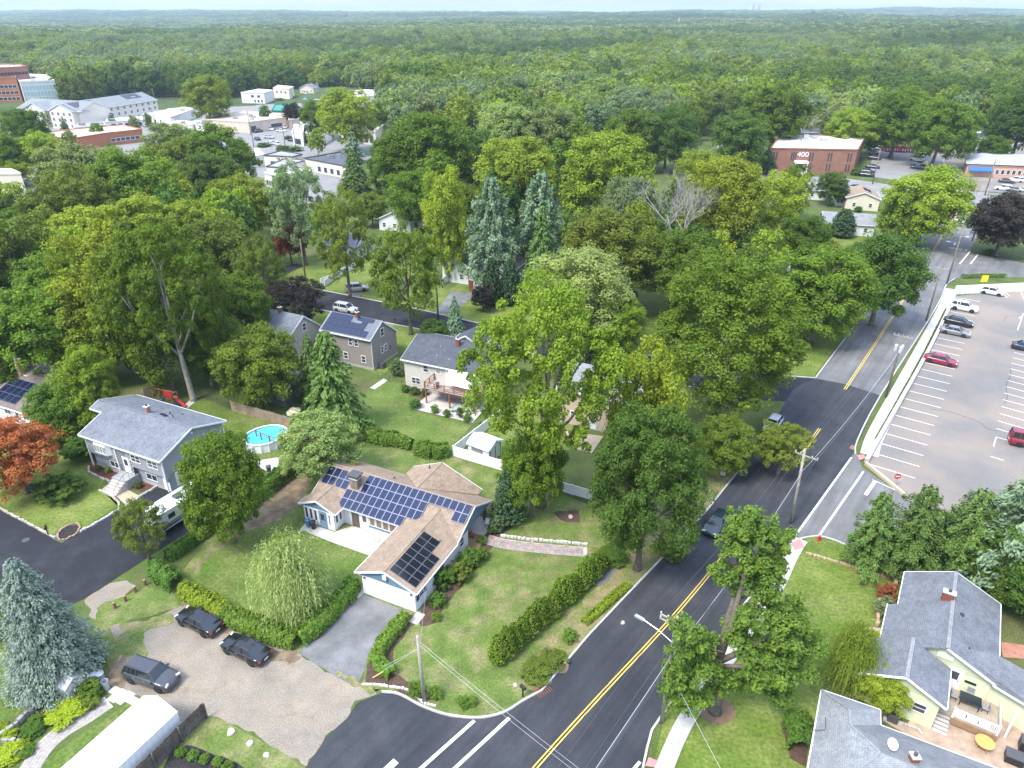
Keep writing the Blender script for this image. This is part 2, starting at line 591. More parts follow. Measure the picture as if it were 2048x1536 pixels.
# ---- main road -----------------------------------------------------
ROAD_L = [(2.53,40.43), (7.07,46.42), (11.94,52.28), (17.24,58.6), (21.95,64.28), (33.37,79.74), (39.97,90.53)]
ROAD_R = [(9.67,33.69), (10.62,36.17), (11.77,37.98), (18.86,46.48), (29.68,59.24)]
CORNER = smooth_line([(-10.82,40.29), (-9.37,40.05), (-7.4,38.94), (-5.39,38.15), (-3.31,37.84), (-1.81,37.95), (-0.44,38.43), (0.95,39.43), (2.53,40.43)], 4)
new_asphalt = CORNER + ROAD_L[1:] + [(42.59,94.42), (46.87,97.39), (50.55,95.51), (54.24,91.98), (43.15,75.68)] + ROAD_R[::-1] + [(9.16,30.54), (-16.21,29.84), (-15.38,33.8), (-14.45,36.32), (-13.17,37.92), (-12.64,39.43)]
sheet('road', new_asphalt, 0.012, M_asph, jit=0.05, step=2.0)
OLD_L = [(46.87,97.39), (59.61,115.15), (71.2,130.58), (87.38,152.92), (102.7,174.81), (118.16,197.14), (126.42,209.97)]
OLD_R = [(54.24,91.98), (75.71,120.05), (89.98,139.78), (107.01,161.47), (118.06,177.07), (129.02,197.14), (137.17,209.97)]
sheet('road', OLD_L + OLD_R[::-1] + [(50.55,95.51)], 0.016, M_asph_o)
# lot entrance between the white crosswalk lines and the parking lot
sheet('road', [(29.68,59.24), (43.15,75.68), (44.12,76.61), (43.47,73.22), (45.63,67.36), (45.92,62.94), (39.84,57.19), (35.35,58.86), (33.05,60.19)], 0.014, M_asph_o)
# second entrance, right of the old road
sheet('road', [(89.98,139.78), (107.01,161.47), (108.85,160.61), (118.68,150.62), (115.29,140.28), (109.09,144.58), (94.29,144.03)], 0.013, M_asph_o)
# cross street by the brick offices
CROSS_U = [(77.14,278.34), (95.39,253.83), (112.86,245.42), (124.57,234.47), (137.68,227.17), (146.72,225.06), (156.6,218.93), (173.27,209.97)]
CROSS_D = [(65.29,252.11), (87.17,234.47), (105.67,224.36), (117.4,216.3), (125.76,208.74), (135.76,207.53), (147.79,205.14), (165.49,199.37)]
M_asph_c = mat('asphalt_cross_street', (0.235, 0.228, 0.218), 0.9, var=0.1, scale=0.2, fine=0.1)
sheet('road', CROSS_U + CROSS_D[::-1], 0.018, M_asph_c)
# middle street behind the houses
MID_U = [(-70.57,149.45), (-55.05,144.16), (-39.83,137.08), (-19.29,126.86), (-5.8,119.0), (18.81,107.23), (30.1,102.12), (41.61,98.24), (46.87,97.39)]
MID_D = [(-66.68,139.78), (-49.25,131.4), (-37.75,126.61), (-15.26,116.04), (-2.03,109.22), (14.72,100.68), (23.43,96.55), (34.66,90.53), (39.82,90.08)]
sheet('road', MID_U + MID_D[::-1], 0.010, M_asph_b)
# dead-end street at the left
sheet('road', [(-75.28,74.78), (-58.06,64.71), (-53.67,62.27), (-48.72,59.54), (-44.02,57.24), (-38.94,54.64), (-39.81,53.11), (-41.12,50.96), (-43.17,48.94), (-47.18,47.68), (-53.57,45.67)], 0.011, M_asph_b, jit=0.06, step=1.5)
sheet('road', [(-57.32,50.69), (-49.32,51.03), (-48.47,50.47), (-47.02,48.94), (-48.49,47.27), (-54.16,46.46)], 0.016, M_asph_o, jit=0.05)
# driveways
sheet('driveway', [(-48.08,58.58), (-47.81,59.3), (-45.86,62.19), (-43.54,66.32), (-42.22,69.13), (-41.07,69.06), (-39.48,68.25), (-36.12,66.6), (-34.25,62.5), (-38.02,56.2), (-38.85,54.72), (-39.38,53.95)], 0.015, M_asph_b)
DRV = [(-15.5,52.06), (-9.7,49.26), (-10.88,48.52), (-12.04,45.87), (-12.61,44.33), (-12.61,42.68), (-12.93,41.27), (-13.86,41.27), (-18.86,44.42), (-17.72,46.46)]
sheet('driveway', DRV, 0.017, M_asph_d, jit=0.03)
# gravel lot
GRAV = [(-41.11,50.78), (-39.75,52.99), (-38.29,53.47), (-37.1,52.76), (-37.5,51.14), (-38.96,49.81), (-37.82,47.89), (-34.56,47.68), (-33.35,48.52), (-31.47,50.14), (-30.11,49.59), (-25.89,47.27), (-21.17,45.09), (-18.77,44.37), (-15.03,41.97), (-12.59,41.01),
  (-11.25,40.29), (-12.64,39.43), (-13.17,37.92), (-14.45,36.32), (-15.38,33.8), (-16.75,34.6), (-19.9,36.32), (-23.75,38.07), (-24.74,38.15), (-24.96,36.62), (-28.04,36.62), (-30.93,39.92), (-33.32,40.76), (-34.39,42.32), (-34.59,44.52), (-36.99,46.86), (-39.48,48.94)]
sheet('gravel_lot', GRAV, 0.006, M_gravel, jit=0.22, step=0.5)
for i, (pl, m) in enumerate([
 ([(-25.76,46.46), (-21.08,44.8), (-18.48,44.14), (-19.28,43.22), (-21.43,43.96), (-22.87,44.71)], M_dirt),
 ([(-31.63,50.14), (-30.7,50.25), (-26.2,47.68), (-25.83,46.66), (-28.56,47.68)], M_dirt),
 ([(-34.66,42.86), (-34.29,44.52), (-33.18,43.77), (-32.67,41.79), (-32.73,40.42), (-33.69,40.93)], M_dirt),
 ([(-36.24,47.89), (-33.9,48.31), (-32.03,49.16), (-31.17,47.89), (-33.49,47.07), (-34.92,46.46)], M_lawn_d),
 ([(-35.96,46.07), (-34.99,47.27), (-33.37,46.46), (-32.0,44.14), (-33.41,43.96), (-34.89,44.52)], M_lawn_p),
 ([(-15.1,42.32), (-13.07,41.62), (-10.84,40.42), (-11.67,40.25), (-13.22,40.93)], M_lawn_d)]):
 sheet('bare_patch', pl, 0.019 + i * 0.004, m, jit=0.3, step=0.35, seed=i)
# big parking lot
LOT = [(44.21,74.08), (48.3,79.27), (56.63,89.91), (69.78,107.5), (84.26,127.7), (88.16,133.26), (104.24,137.0), (125.94,140.28), (70.89,50.81), (52.29,55.68), (49.53,59.56), (45.92,62.94), (45.73,67.56)]
sheet('parking_lot', LOT, 0.010, M_lot)
# lots and yards of the far shopping strip
far_lots = [
 ([(-222.44,302.7), (-241.78,375.79), (-241.76,432.92), (-209.43,457.47), (-167.18,457.47), (-163.65,539.08), (-116.46,549.88), (-78.18,415.0), (-54.17,302.7), (-57.79,215.01), (-81.53,243.8), (-109.9,270.36), (-133.95,270.36), (-131.52,215.01), (-154.86,202.8)], M_asph_c),
 ([(-120.13,342.03), (-119.56,360.48), (-106.36,360.48), (-102.01,347.99), (-92.95,330.68), (-79.9,330.68), (-73.62,309.96), (-80.87,302.8), (-108.85,309.96)], M_asph_c),
 ([(-169.52,395.71), (-127.97,336.27), (-107.29,305.15), (-100.13,283.03), (-115.25,289.35), (-143.39,330.68)], M_asph_c),
 ([(-217.8,385.36), (-206.94,404.5), (-180.7,404.5), (-160.23,385.36), (-135.03,320.64), (-172.77,342.74), (-205.99,361.26)], M_asph_c),
 ([(-184.42,526.66), (-163.01,513.77), (-146.69,526.66), (-117.39,489.71), (-110.04,457.38), (-133.98,452.39), (-149.93,447.49)], M_asph_c),
 ([(-70.37,260.09), (-60.61,260.09), (-52.03,231.43), (-50.66,210.37), (-58.42,207.98), (-81.46,237.29), (-87.97,258.33)], M_asph_c),
 ([(-189.08,287.72), (-168.08,277.43), (-146.48,269.68), (-140.21,257.01), (-158.29,253.59), (-180.22,275.46)], M_asph_c),
 ([(132.47,270.36), (155.66,315.11), (175.65,302.7), (163.0,270.36), (140.04,230.04), (122.7,250.41)], M_asph_c),
 ([(173.6,302.7), (205.01,355.43), (243.82,355.43), (241.32,302.7), (179.36,218.27), (143.21,227.17), (155.36,256.46)], M_lot)]
for i, (pl, m) in enumerate(far_lots):
 sheet('parking_lot', pl, 0.02 + 0.004 * i, m)

# ---- lawns -----------------------------------------------------------
sheet('lawn', [(-66.66,69.42), (-58.19,64.9), (-53.76,62.42), (-49.51,59.96), (-48.52,59.68), (-46.99,61.1), (-45.09,65.97), (-44.71,65.12), (-46.34,67.33), (-48.95,68.94), (-49.1,70.61), (-51.85,72.34), (-53.16,74.14), (-52.74,75.46), (-61.72,82.92), (-72.01,77.09)], 0.004, M_lawn_b)
sheet('lawn', [(-46.94,88.09), (-46.57,90.51), (-44.39,90.16), (-38.49,87.24), (-29.73,83.48), (-28.49,74.47), (-33.13,74.47), (-37.79,81.11), (-44.34,87.42)], 0.004, M_lawn)
sheet('lawn', [(-19.94,96.95), (-15.78,95.59), (-14.58,87.83), (-5.59,83.3), (-7.65,78.29), (-12.02,76.03), (-14.02,77.96), (-19.73,79.96), (-21.69,93.82)], 0.004, M_lawn)
sheet('lawn', [(-38.91,89.62), (-40.73,93.82), (-31.82,97.41), (-25.16,86.47), (-29.09,85.33)], 0.004, M_lawn)
sheet('lawn', [(-38.19,126.14), (-15.27,116.0), (-18.3,106.32), (-18.09,103.21), (-20.38,98.34), (-28.91,105.26), (-35.67,114.19)], 0.004, M_lawn_b)
sheet('lawn', [(-0.19,89.62), (-6.79,76.03), (-1.52,73.26), (1.03,76.98), (8.77,77.2), (7.72,90.53)], 0.005, M_lawn_b)
sheet('lawn', [(-54.69,147.76), (-40.12,138.27), (-19.42,127.91), (-12.5,135.34), (-20.16,149.45), (-37.7,160.31), (-52.9,156.54)], 0.004, M_lawn_b)
sheet('lawn', [(-16.45,125.33), (-5.83,119.71), (6.65,114.05), (5.91,142.88), (-9.91,142.88), (-14.38,133.91)], 0.003, M_lawn_b)
sheet('lawn', [(41.72,98.58), (46.88,98.24), (59.35,115.59), (70.76,131.12), (60.45,131.12), (42.94,109.84), (16.15,120.89), (13.24,109.84)], 0.004, M_lawn_b)
sheet('lawn', [(60.76,142.88), (71.5,131.67), (87.97,154.35), (102.78,175.71), (118.46,198.25), (102.8,191.76), (73.04,177.07)], 0.004, M_lawn_b)
# the corner property
PROP = [(-31.47,50.14), (-33.31,54.23), (-31.81,67.56), (-27.86,70.05), (-21.02,77.79), (-13.98,77.63), (-11.98,75.71), (-7.6,77.63), (-1.51,72.67), (8.94,65.65), (15.81,65.65), (25.94,73.77), (33.07,79.61), (21.85,64.55), (17.17,58.76), (11.86,52.41), (6.99,46.6), (2.46,40.58),
  (0.95,39.51), (-0.44,38.54), (-1.81,38.06), (-3.32,37.95), (-5.4,38.26), (-7.42,39.06), (-9.38,40.17), (-10.84,40.39), (-12.59,41.01), (-12.65,44.14), (-9.69,49.16), (-15.5,52.06), (-17.72,46.46), (-18.77,44.37)]
sheet('lawn', PROP, 0.0045, M_lawn_p)
sheet('lawn', [(2.46,40.58), (6.99,46.6), (11.86,52.41), (17.17,58.76), (21.85,64.55), (33.07,79.61), (31.6,80.24), (20.4,65.65), (14.23,59.56), (9.58,54.23), (3.44,46.48), (1.28,41.79), (1.4,40.59)], 0.008, M_lawn_d, jit=0.25)
sheet('lawn', [(12.69,63.83), (20.29,65.19), (31.42,79.61), (24.82,79.61), (16.05,70.56)], 0.009, M_lawn_p, jit=0.2)
sheet('bare_patch', [(-27.86,70.05), (-24.57,73.77), (-24.29,65.65), (-28.03,59.56), (-30.61,56.43), (-31.87,55.68), (-30.5,62.07)], 0.009, M_dirt, jit=0.5, step=0.5)
sheet('lawn', [(-31.41,57.19), (-28.57,61.22), (-24.37,63.83), (-15.88,57.58), (-15.11,51.47), (-17.13,45.33), (-22.84,46.48), (-31.95,52.14)], 0.012, M_lawn, jit=0.3)
sheet('bare_patch', [(0.69,42.61), (3.17,45.33), (5.02,43.14), (2.76,40.98)], 0.013, M_dirt, jit=0.3, step=0.4)
sheet('mulch_bed', [(-9.02,48.94), (-8.59,49.37), (-6.71,53.95), (-4.22,58.86), (-2.97,59.68), (-2.03,58.58), (-4.46,53.47), (-6.38,50.03), (-7.07,47.89), (-8.37,47.43)], 0.010, M_mulch, jit=0.1)
sheet('mulch_bed', [(-2.98,59.82), (-1.69,59.68), (-0.23,61.39), (0.72,62.57), (-0.62,63.78), (-2.49,61.98)], 0.010, M_mulch, jit=0.15)
sheet('mulch_bed', [(-12.62,43.96), (-10.43,46.46), (-9.66,48.94), (-8.81,48.52), (-9.4,46.86), (-10.39,45.09), (-10.27,42.32), (-7.65,41.1), (-6.35,39.59), (-7.46,39.43), (-10.35,40.93), (-12.42,41.27)], 0.011, M_mulch, jit=0.15, step=0.4)
sheet('mulch_bed', [(4.6,64.39), (7.53,64.71), (7.54,62.57), (5.83,62.42)], 0.011, M_mulch, jit=0.15)
# lower right
sheet('lawn', [(10.15,32.76), (12.29,38.21), (18.63,45.61), (29.38,58.36), (32.19,60.1), (35.54,58.86), (38.93,54.94), (37.37,52.06), (34.92,50.69), (33.36,47.27), (29.87,45.67), (25.76,40.59), (22.08,33.69), (18.73,29.84)], 0.005, M_lawn_b)
sheet('mulch_bed', [(15.3,39.76), (16.79,40.09), (17.98,39.27), (17.95,38.15), (16.9,37.3), (15.7,37.38), (15.1,38.31)], 0.012, mat('mulch_tan', (0.2, 0.13, 0.085), 0.95, var=0.25, scale=2, fine=0.3, fine_scale=12), jit=0.06)
sheet('mulch_bed', [(21.31,37.53), (23.94,37.99), (21.95,33.69), (21.06,34.46)], 0.012, M_mulch, jit=0.08)
sheet('lawn', [(35.3,58.72), (43.05,56.2), (53.97,54.23), (56.48,44.77), (44.59,29.84), (33.57,43.77), (38.81,54.69)], 0.003, M_ground)
# lower left yard
sheet('lawn', [(-49.51,46.46), (-42.44,43.77), (-40.18,41.97), (-39.72,38.15), (-43.11,37.07)], 0.004, M_lawn)
sheet('lawn', [(-31.13,39.76), (-31.46,39.27), (-35.68,33.69), (-36.13,31.55), (-28.24,31.55), (-27.58,35.59)], 0.005, M_lawn)
sheet('lawn', [(-24.68,37.99), (-23.58,37.99), (-19.85,36.18), (-16.73,34.53), (-15.48,33.69), (-15.91,31.55), (-28.24,31.55), (-26.02,35.02)], 0.008, M_lawn_p, jit=0.1)
sheet('mulch_bed', [(-26.01,35.31), (-24.94,35.59), (-21.94,34.6), (-19.95,33.69), (-21.21,32.57), (-26.35,32.83), (-26.05,34.18)], 0.014, M_mulch_k, jit=0.1)
sheet('lawn', [(-39.45,49.81), (-38.27,50.69), (-35.92,52.76), (-34.37,52.29), (-32.0,51.03), (-31.75,50.03), (-33.72,48.62), (-36.24,47.89), (-36.88,47.27), (-34.59,44.52), (-34.66,42.86), (-36.54,45.09), (-38.35,47.68)], 0.009, M_lawn_p, jit=0.3, step=0.4)
sheet('mulch_bed', [(-52.74,73.62), (-52.49,74.4), (-48.91,73.1), (-45.59,71.59), (-42.43,69.3), (-43.63,68.13), (-46.45,69.53), (-48.19,70.49), (-49.44,70.74), (-51.65,71.97)], 0.012, M_mulch_r)
sheet('mulch_bed', [(-48.96,59.96), (-49.16,60.82), (-48.7,61.83), (-47.92,62.12), (-47.24,61.39), (-47.27,60.25), (-47.99,59.54)], 0.014, M_mulch_k)
sheet('mulch_bed', [(-57.99,68.94), (-57.72,69.89), (-56.74,69.65), (-56.53,69.06), (-57.08,68.36)], 0.014, M_mulch_k)

# ---- kerbs -----------------------------------------------------------
def kerb(pts, w=0.18, h=0.13, off=0.0):
 structure('kerb', ribbon(MB(), pts, w, 0.0, h, off), M_kerb)
kerb(CORNER + ROAD_L[1:-1], off=0.1)
kerb(OLD_L, off=0.1)
kerb(smooth_line(ROAD_R, 3), off=-0.1)
kerb(MID_U, off=0.1); kerb(MID_D[1:-1], off=-0.1)
kerb(smooth_line([(43.73,76.21), (45.55,79.69), (54.24,91.98), (75.71,120.05), (84.76,132.31), (89.8,139.76), (93.75,143.7)], 3), off=-0.1)
kerb(CROSS_U[2:-1], off=0.1); kerb(CROSS_D[:5], off=-0.1)
kerb(smooth_line([(29.32,58.99), (30.56,59.68), (32.21,60.16), (33.32,60.16), (34.54,59.54), (35.48,58.72)], 3), off=-0.1)

# ---- concrete: sidewalks (slab by slab), patio, paths -------------------
def sidewalk(pts, w, slab, z, m, upto=None):
 base = ribbon(MB(), pts, w + 0.06, z - 0.03).build('sidewalk', M_kerb)
 base['kind'] = 'structure'
 L = length2(pts)
 n = int((upto or L) / slab)
 rnd = random.Random(5)
 for i in range(n):
  a, da = along(pts, i * slab + 0.02); b, db = along(pts, (i + 1) * slab - 0.02)
  na = Vector((-da.y, da.x)) * w / 2; nb = Vector((-db.y, db.x)) * w / 2
  zz = z + rnd.uniform(-0.006, 0.006)
  MB().prism([(a - na)[:], (b - nb)[:], (b + nb)[:], (a + na)[:]], z - 0.05, zz).build('paving_slab', m, base)
 return base
WALK_N = smooth_line([(45.42,75.8), (47.81,79.69), (52.66,86.45), (59.63,95.79), (76.42,118.45), (85.09,130.43), (89.64,137.2)], 4)
sidewalk(WALK_N, 2.1, 1.6, 0.115, M_conc_w)
WALK_S = smooth_line([(11.17,33.34), (13.29,36.86), (15.57,39.85), (18.49,43.41), (22.7,48.4), (26.12,52.69), (28.44,56.2), (30.17,58.58), (30.97,59.54)], 4)
sidewalk(WALK_S, 1.25, 1.25, 0.115, M_conc_w)
M_tact = mat('tactile_pad', (0.52, 0.24, 0.22), 0.85, var=0.15, scale=3)
sheet('tactile_pad', [(29.68,58.99), (30.79,59.54), (30.89,58.31), (29.61,57.77)], 0.125, M_tact)
sheet('tactile_pad', [(43.84,75.82), (44.84,76.01), (44.72,75.15), (43.71,74.65)], 0.125, M_tact)
sheet('tactile_pad', [(10.34,34.49), (11.0,34.18), (10.59,33.69), (9.94,33.77)], 0.125, M_tact)

# ---- markings ---------------------------------------------------------
def stripe(a, b, w, z, m, name='road_marking'):
 o = ribbon(MB(), [a, b], w, z).build(name, m)
 o['kind'] = 'structure'
 return o
def double_yellow(pts, z):
 for s in (-0.13, 0.13):
  o = ribbon(MB(), smooth_line(pts, 3), 0.11, z, off=s).build('road_marking', M_yellow)
  o['kind'] = 'structure'
double_yellow([(-0.14,31.26), (1.9,33.91), (7.33,40.09), (14.37,47.89), (20.68,55.44), (27.29,63.83)], 0.022)
double_yellow([(35.18,73.63), (38.21,77.82), (41.72,82.52)], 0.022)
double_yellow([(49.84,93.8), (62.84,111.67), (73.66,126.81), (87.68,146.59)], 0.024)
double_yellow([(99.87,163.82), (112.17,181.08), (126.11,200.23)], 0.024)
stripe((43.05,75.45), (29.96,59.54), 0.22, 0.024, M_white)
stripe((43.21,72.35), (33.15,60.3), 0.22, 0.024, M_white)
stripe((43.78,70.36), (41.34,67.56), 0.4, 0.024, M_white)
stripe((-3.0,37.68), (-7.7,32.7), 0.28, 0.024, M_white)
stripe((-0.22,37.93), (-5.18,32.7), 0.28, 0.024, M_white)
stripe((-8.74,34.25), (-9.66,33.17), 0.55, 0.024, M_white)
stripe((9.64,34.18), (8.88,33.37), 0.25, 0.024, M_white)
stripe((108.11,163.01), (100.45,153.63), 0.28, 0.026, M_white)
stripe((108.57,160.61), (102.87,153.63), 0.28, 0.026, M_white)
stripe((123.84,205.38), (131.79,204.17), 0.35, 0.028, M_white)
stripe((126.19,200.04), (129.33,199.46), 0.5, 0.028, M_white)
for i in range(5):
 a, b = Vector((122.35,189.53)), Vector((121.59,184.38))
 p = a + (b - a) * i / 4
 stripe((p.x, p.y), (p.x - 0.9, p.y - 1.4), 0.3, 0.028, M_white)
# turn arrows and the word ONLY, lettered on the right-hand lane
def road_text(txt, at, ang, size, stretch):
 cu = bpy.data.curves.new('lane_lettering', 'FONT')
 cu.body = txt; cu.size = size; cu.align_x = 'CENTER'
 o = bpy.data.objects.new('lane_lettering', cu)
 COL.objects.link(o)
 dg = bpy.context.evaluated_depsgraph_get()
 me = bpy.data.meshes.new_from_object(o.evaluated_get(dg))
 bpy.data.objects.remove(o)
 me.materials.clear(); me.materials.append(M_white)
 q = link('lane_lettering', me, None, (at[0], at[1], 0.030), ang, (1, stretch, 1))
 q['kind'] = 'structure'
def lane_arrow(at, ang, s=1.0, turn=1):
 mb = MB()
 mb.face([(-.12, -1.3, 0), (.12, -1.3, 0), (.12, .5, 0), (-.12, .5, 0)])
 t = turn
 mb.face([(-.12, .5, 0), (.12, .5, 0), (t * .9, .75, 0), (t * .9, .45, 0)] if t > 0 else [(.12, .5, 0), (-.12, .5, 0), (t * .9, .45, 0), (t * .9, .75, 0)])
 mb.face([(t * .9, 1.05, 0), (t * .9, .15, 0), (t * 1.7, .6, 0)])
 o = mb.build('lane_arrow', M_white, None, loc=(at[0], at[1], 0.031), rz=ang)
 o.scale = (s, s, 1)
 o['kind'] = 'structure'
_a = Vector((99.87,163.82)); _b = Vector((126.11,200.23)); LANE = math.atan2(-( _b - _a).x, (_b - _a).y)
road_text('ONLY', (106.05,164.37), LANE, 1.5, 1.5)
lane_arrow((108.24,169.59), LANE, 1.4, -1)
lane_arrow((113.05,175.56), LANE, 1.2, 1)
lane_arrow((121.84,190.41), LANE, 1.3, -1)

# parking bays: every painted line a piece of the lot
def bays(p0, p1, q0, n, name='bay_line', w=0.12, z=0.026):
 p0, p1, q0 = Vector(p0), Vector(p1), Vector(q0)
 for i in range(n + 1):
  a = p0 + (p1 - p0) * i / n
  b = a + (q0 - p0)
  stripe(a[:], b[:], w, z, M_white, name)
bays((48.84,70.92), (91.27,130.16), (44.82,73.78), 24)
bays((65.66,82.52), (83.32,106.82), (69.83,78.85), 12)
stripe((45.99,67.68), (43.5,70.6), 0.1, 0.026, M_white, 'bay_line')
for k, (a, b) in enumerate([((62.61,78.03), (64.34,80.33)), ((64.34,80.33), (66.24,78.85)), ((60.78,75.7), (61.94,74.77)), ((95.97,124.2), (89.75,116.12)), ((103.11,136.2), (100.64,131.37)), ((99.09,136.7), (97.94,132.31)), ((99.79,137.0), (98.92,133.07))]):
 stripe(a, b, 0.12, 0.026, M_white, 'bay_line')
for k in range(6):      # hatched no-parking island
 stripe((93.51,121.68), (96.45,124.2), 0.12, 0.026 + 0.001 * k, M_white, 'bay_line') if k == 0 else None
bays((153.94,284.97), (142.58,249.47), (160.94,284.97), 6, w=0.1, z=0.05)
bays((137.4,283.49), (118.92,247.16), (141.69,283.49), 6, w=0.1, z=0.05)
# cracks sealed with tar
M_tar = plain('tar_seal', (0.05, 0.05, 0.05), 0.7)
for pts in ([(59.55,87.91), (61.58,87.17), (63.19,85.74), (64.38,84.1), (64.38,82.52), (65.6,81.85)], [(79.42,101.68), (77.68,98.67), (74.89,95.23), (72.69,91.46), (70.93,89.4)], [(89.74,120.05), (91.72,122.51), (93.25,122.93)]):
 o = ribbon(MB(), jitter_poly(pts, 0.8, 0.15, 3)[:-6] if False else smooth_line(pts, 5), 0.07, 0.0225).build('tar_line', M_tar)
 o['kind'] = 'structure'

# ================================================================== VEGETATION: generators
def leaf_mesh(name, pos, nrm, size, tint, aspect=1.5, droop=None):
 """one quad per leaf spray; pos, nrm (N,3), size (N,), tint (N,)"""
 N = len(pos)
 rng = np.random.default_rng(N + 7)
 nrm = nrm / np.maximum(np.linalg.norm(nrm, axis=1, keepdims=True), 1e-6)
 if droop is None:
  r = rng.normal(size=(N, 3))
 else:
  r = droop
 t = r - nrm * np.sum(r * nrm, axis=1, keepdims=True)
 t /= np.maximum(np.linalg.norm(t, axis=1, keepdims=True), 1e-6)
 b = np.cross(nrm, t)
 a = size[:, None] * 0.5 * aspect
 c = size[:, None] * 0.5
 v = np.empty((N, 4, 3), dtype=np.float32)
 v[:, 0] = pos - t * a
 v[:, 1] = pos + b * c * 0.9 - t * a * 0.1 + nrm * c * 0.25
 v[:, 2] = pos + t * a
 v[:, 3] = pos - b * c * 0.9 + t * a * 0.1 + nrm * c * 0.25
 me = bpy.data.meshes.new(name)
 me.vertices.add(N * 4)
 me.vertices.foreach_set('co', v.reshape(-1))
 me.loops.add(N * 4)
 me.loops.foreach_set('vertex_index', np.arange(N * 4, dtype=np.int32))
 me.polygons.add(N)
 me.polygons.foreach_set('loop_start', np.arange(0, N * 4, 4, dtype=np.int32))
 me.polygons.foreach_set('loop_total', np.full(N, 4, dtype=np.int32))
 at = me.attributes.new('tint', 'FLOAT', 'FACE')
 at.data.foreach_set('value', tint.astype(np.float32))
 me.update(calc_edges=True)
 me.materials.append(None)
 return me

def sph(rng, n):
 d = rng.normal(size=(n, 3))
 return d / np.linalg.norm(d, axis=1, keepdims=True)

def gen_deciduous(seed, lobes=15, subs=12, leaves=70, size=0.34, rx=3.9, rz=4.3, zc=7.2, lobe_r=(1.4, 2.2), flat=1.0, spread=1.0, low=-0.55, sub_r=(0.5, 0.95), open_=0.0):
 """canonical tree: 12 m tall, crown 10 m wide. Returns (positions, normals, sizes, tints, lobe centres)"""
 rng = np.random.default_rng(seed)
 P, Nn, S, T, C = [], [], [], [], []
 k = 0
 golden = math.pi * (3 - math.sqrt(5))
 for i in range(lobes):
  u = low + (1 - low) * (i + 0.5) / lobes
  a = golden * i + rng.uniform(-0.35, 0.35)
  s = math.sqrt(max(0, 1 - u * u))
  rr = rng.uniform(0.72, 1.08) * spread
  c = np.array([s * math.cos(a) * rx * rr, s * math.sin(a) * rx * rr, zc + u * rz * rng.uniform(0.72, 0.95)])
  lr = rng.uniform(*lobe_r)
  C.append((c, lr))
 C.append((np.array([0, 0, zc + 0.4]), rx * 0.5))
 for c, lr in C:
  lt = rng.uniform(-0.12, 0.12)
  d = sph(rng, subs)
  d[:, 2] = np.where((d[:, 2] < -0.5) & (rng.random(subs) < 0.5), -d[:, 2], d[:, 2])
  for q in d:
   if rng.random() < open_:
    continue
   sc = c + q * lr * np.array([1, 1, flat]) * rng.uniform(0.75, 1.1)
   sr = rng.uniform(*sub_r) * lr / 1.8
   n = int(leaves * rng.uniform(0.7, 1.3))
   e = sph(rng, n)
   e[:, 2] = np.where((e[:, 2] < -0.3) & (rng.random(n) < 0.45), -e[:, 2], e[:, 2])
   rad = sr * rng.uniform(0.55, 1.12, size=(n, 1))
   P.append(sc + e * rad * np.array([1.05, 1.05, 0.95]))
   Nn.append(e * 0.7 + q * 0.25 + np.array([0, 0, 0.55]) + rng.normal(size=(n, 3)) * 0.42)
   S.append(size * rng.uniform(0.6, 1.35, size=n))
   T.append(np.clip(0.45 + lt + rng.uniform(-0.08, 0.08) + rng.normal(size=n) * 0.17, 0, 1))
 return np.concatenate(P), np.concatenate(Nn), np.concatenate(S), np.concatenate(T), [c for c, _ in C[:-1]]

def gen_trunk(seed, lobes, h=12.0, r=0.24, fork=0.35, lean=0.3, n_limbs=9):
 rng = random.Random(seed)
 mb = MB()
 bx, by = rng.uniform(-lean, lean), rng.uniform(-lean, lean)
 top = 0.72 * h
 pts = [Vector((bx * math.sin(2.5 * t), by * math.sin(2.0 * t), t * top)) for t in (0, 0.03, 0.15, 0.35, 0.55, 0.8, 1.0)]
 mb.tube(pts, [r * 1.75, r * 1.3, r * 1.05, r * 0.85, r * 0.65, r * 0.4, r * 0.15], 8)
 idx = list(range(len(lobes)))
 rng.shuffle(idx)
 for i in idx[:n_limbs]:
  c = Vector(lobes[i])
  t = rng.uniform(fork, 0.7)
  s = pts[0].lerp(pts[-1], t)
  s.x = bx * math.sin(2.2 * t); s.y = by * math.sin(2.0 * t)
  m1 = s.lerp(c, 0.45) + Vector((0, 0, -0.3)); m2 = s.lerp(c, 0.8) + Vector((rng.uniform(-.2, .2), rng.uniform(-.2, .2), 0.1))
  mb.tube([s, m1, m2, c], [r * 0.48, r * 0.34, r * 0.2, r * 0.07], 6)
  for _ in range(2):
   e = m2 + Vector((rng.uniform(-1, 1), rng.uniform(-1, 1), rng.uniform(0.2, 1.2)))
   mb.tube([m1.lerp(m2, 0.6), m2.lerp(e, 0.4), e], [r * 0.18, r * 0.12, r * 0.04], 5)
 return mb

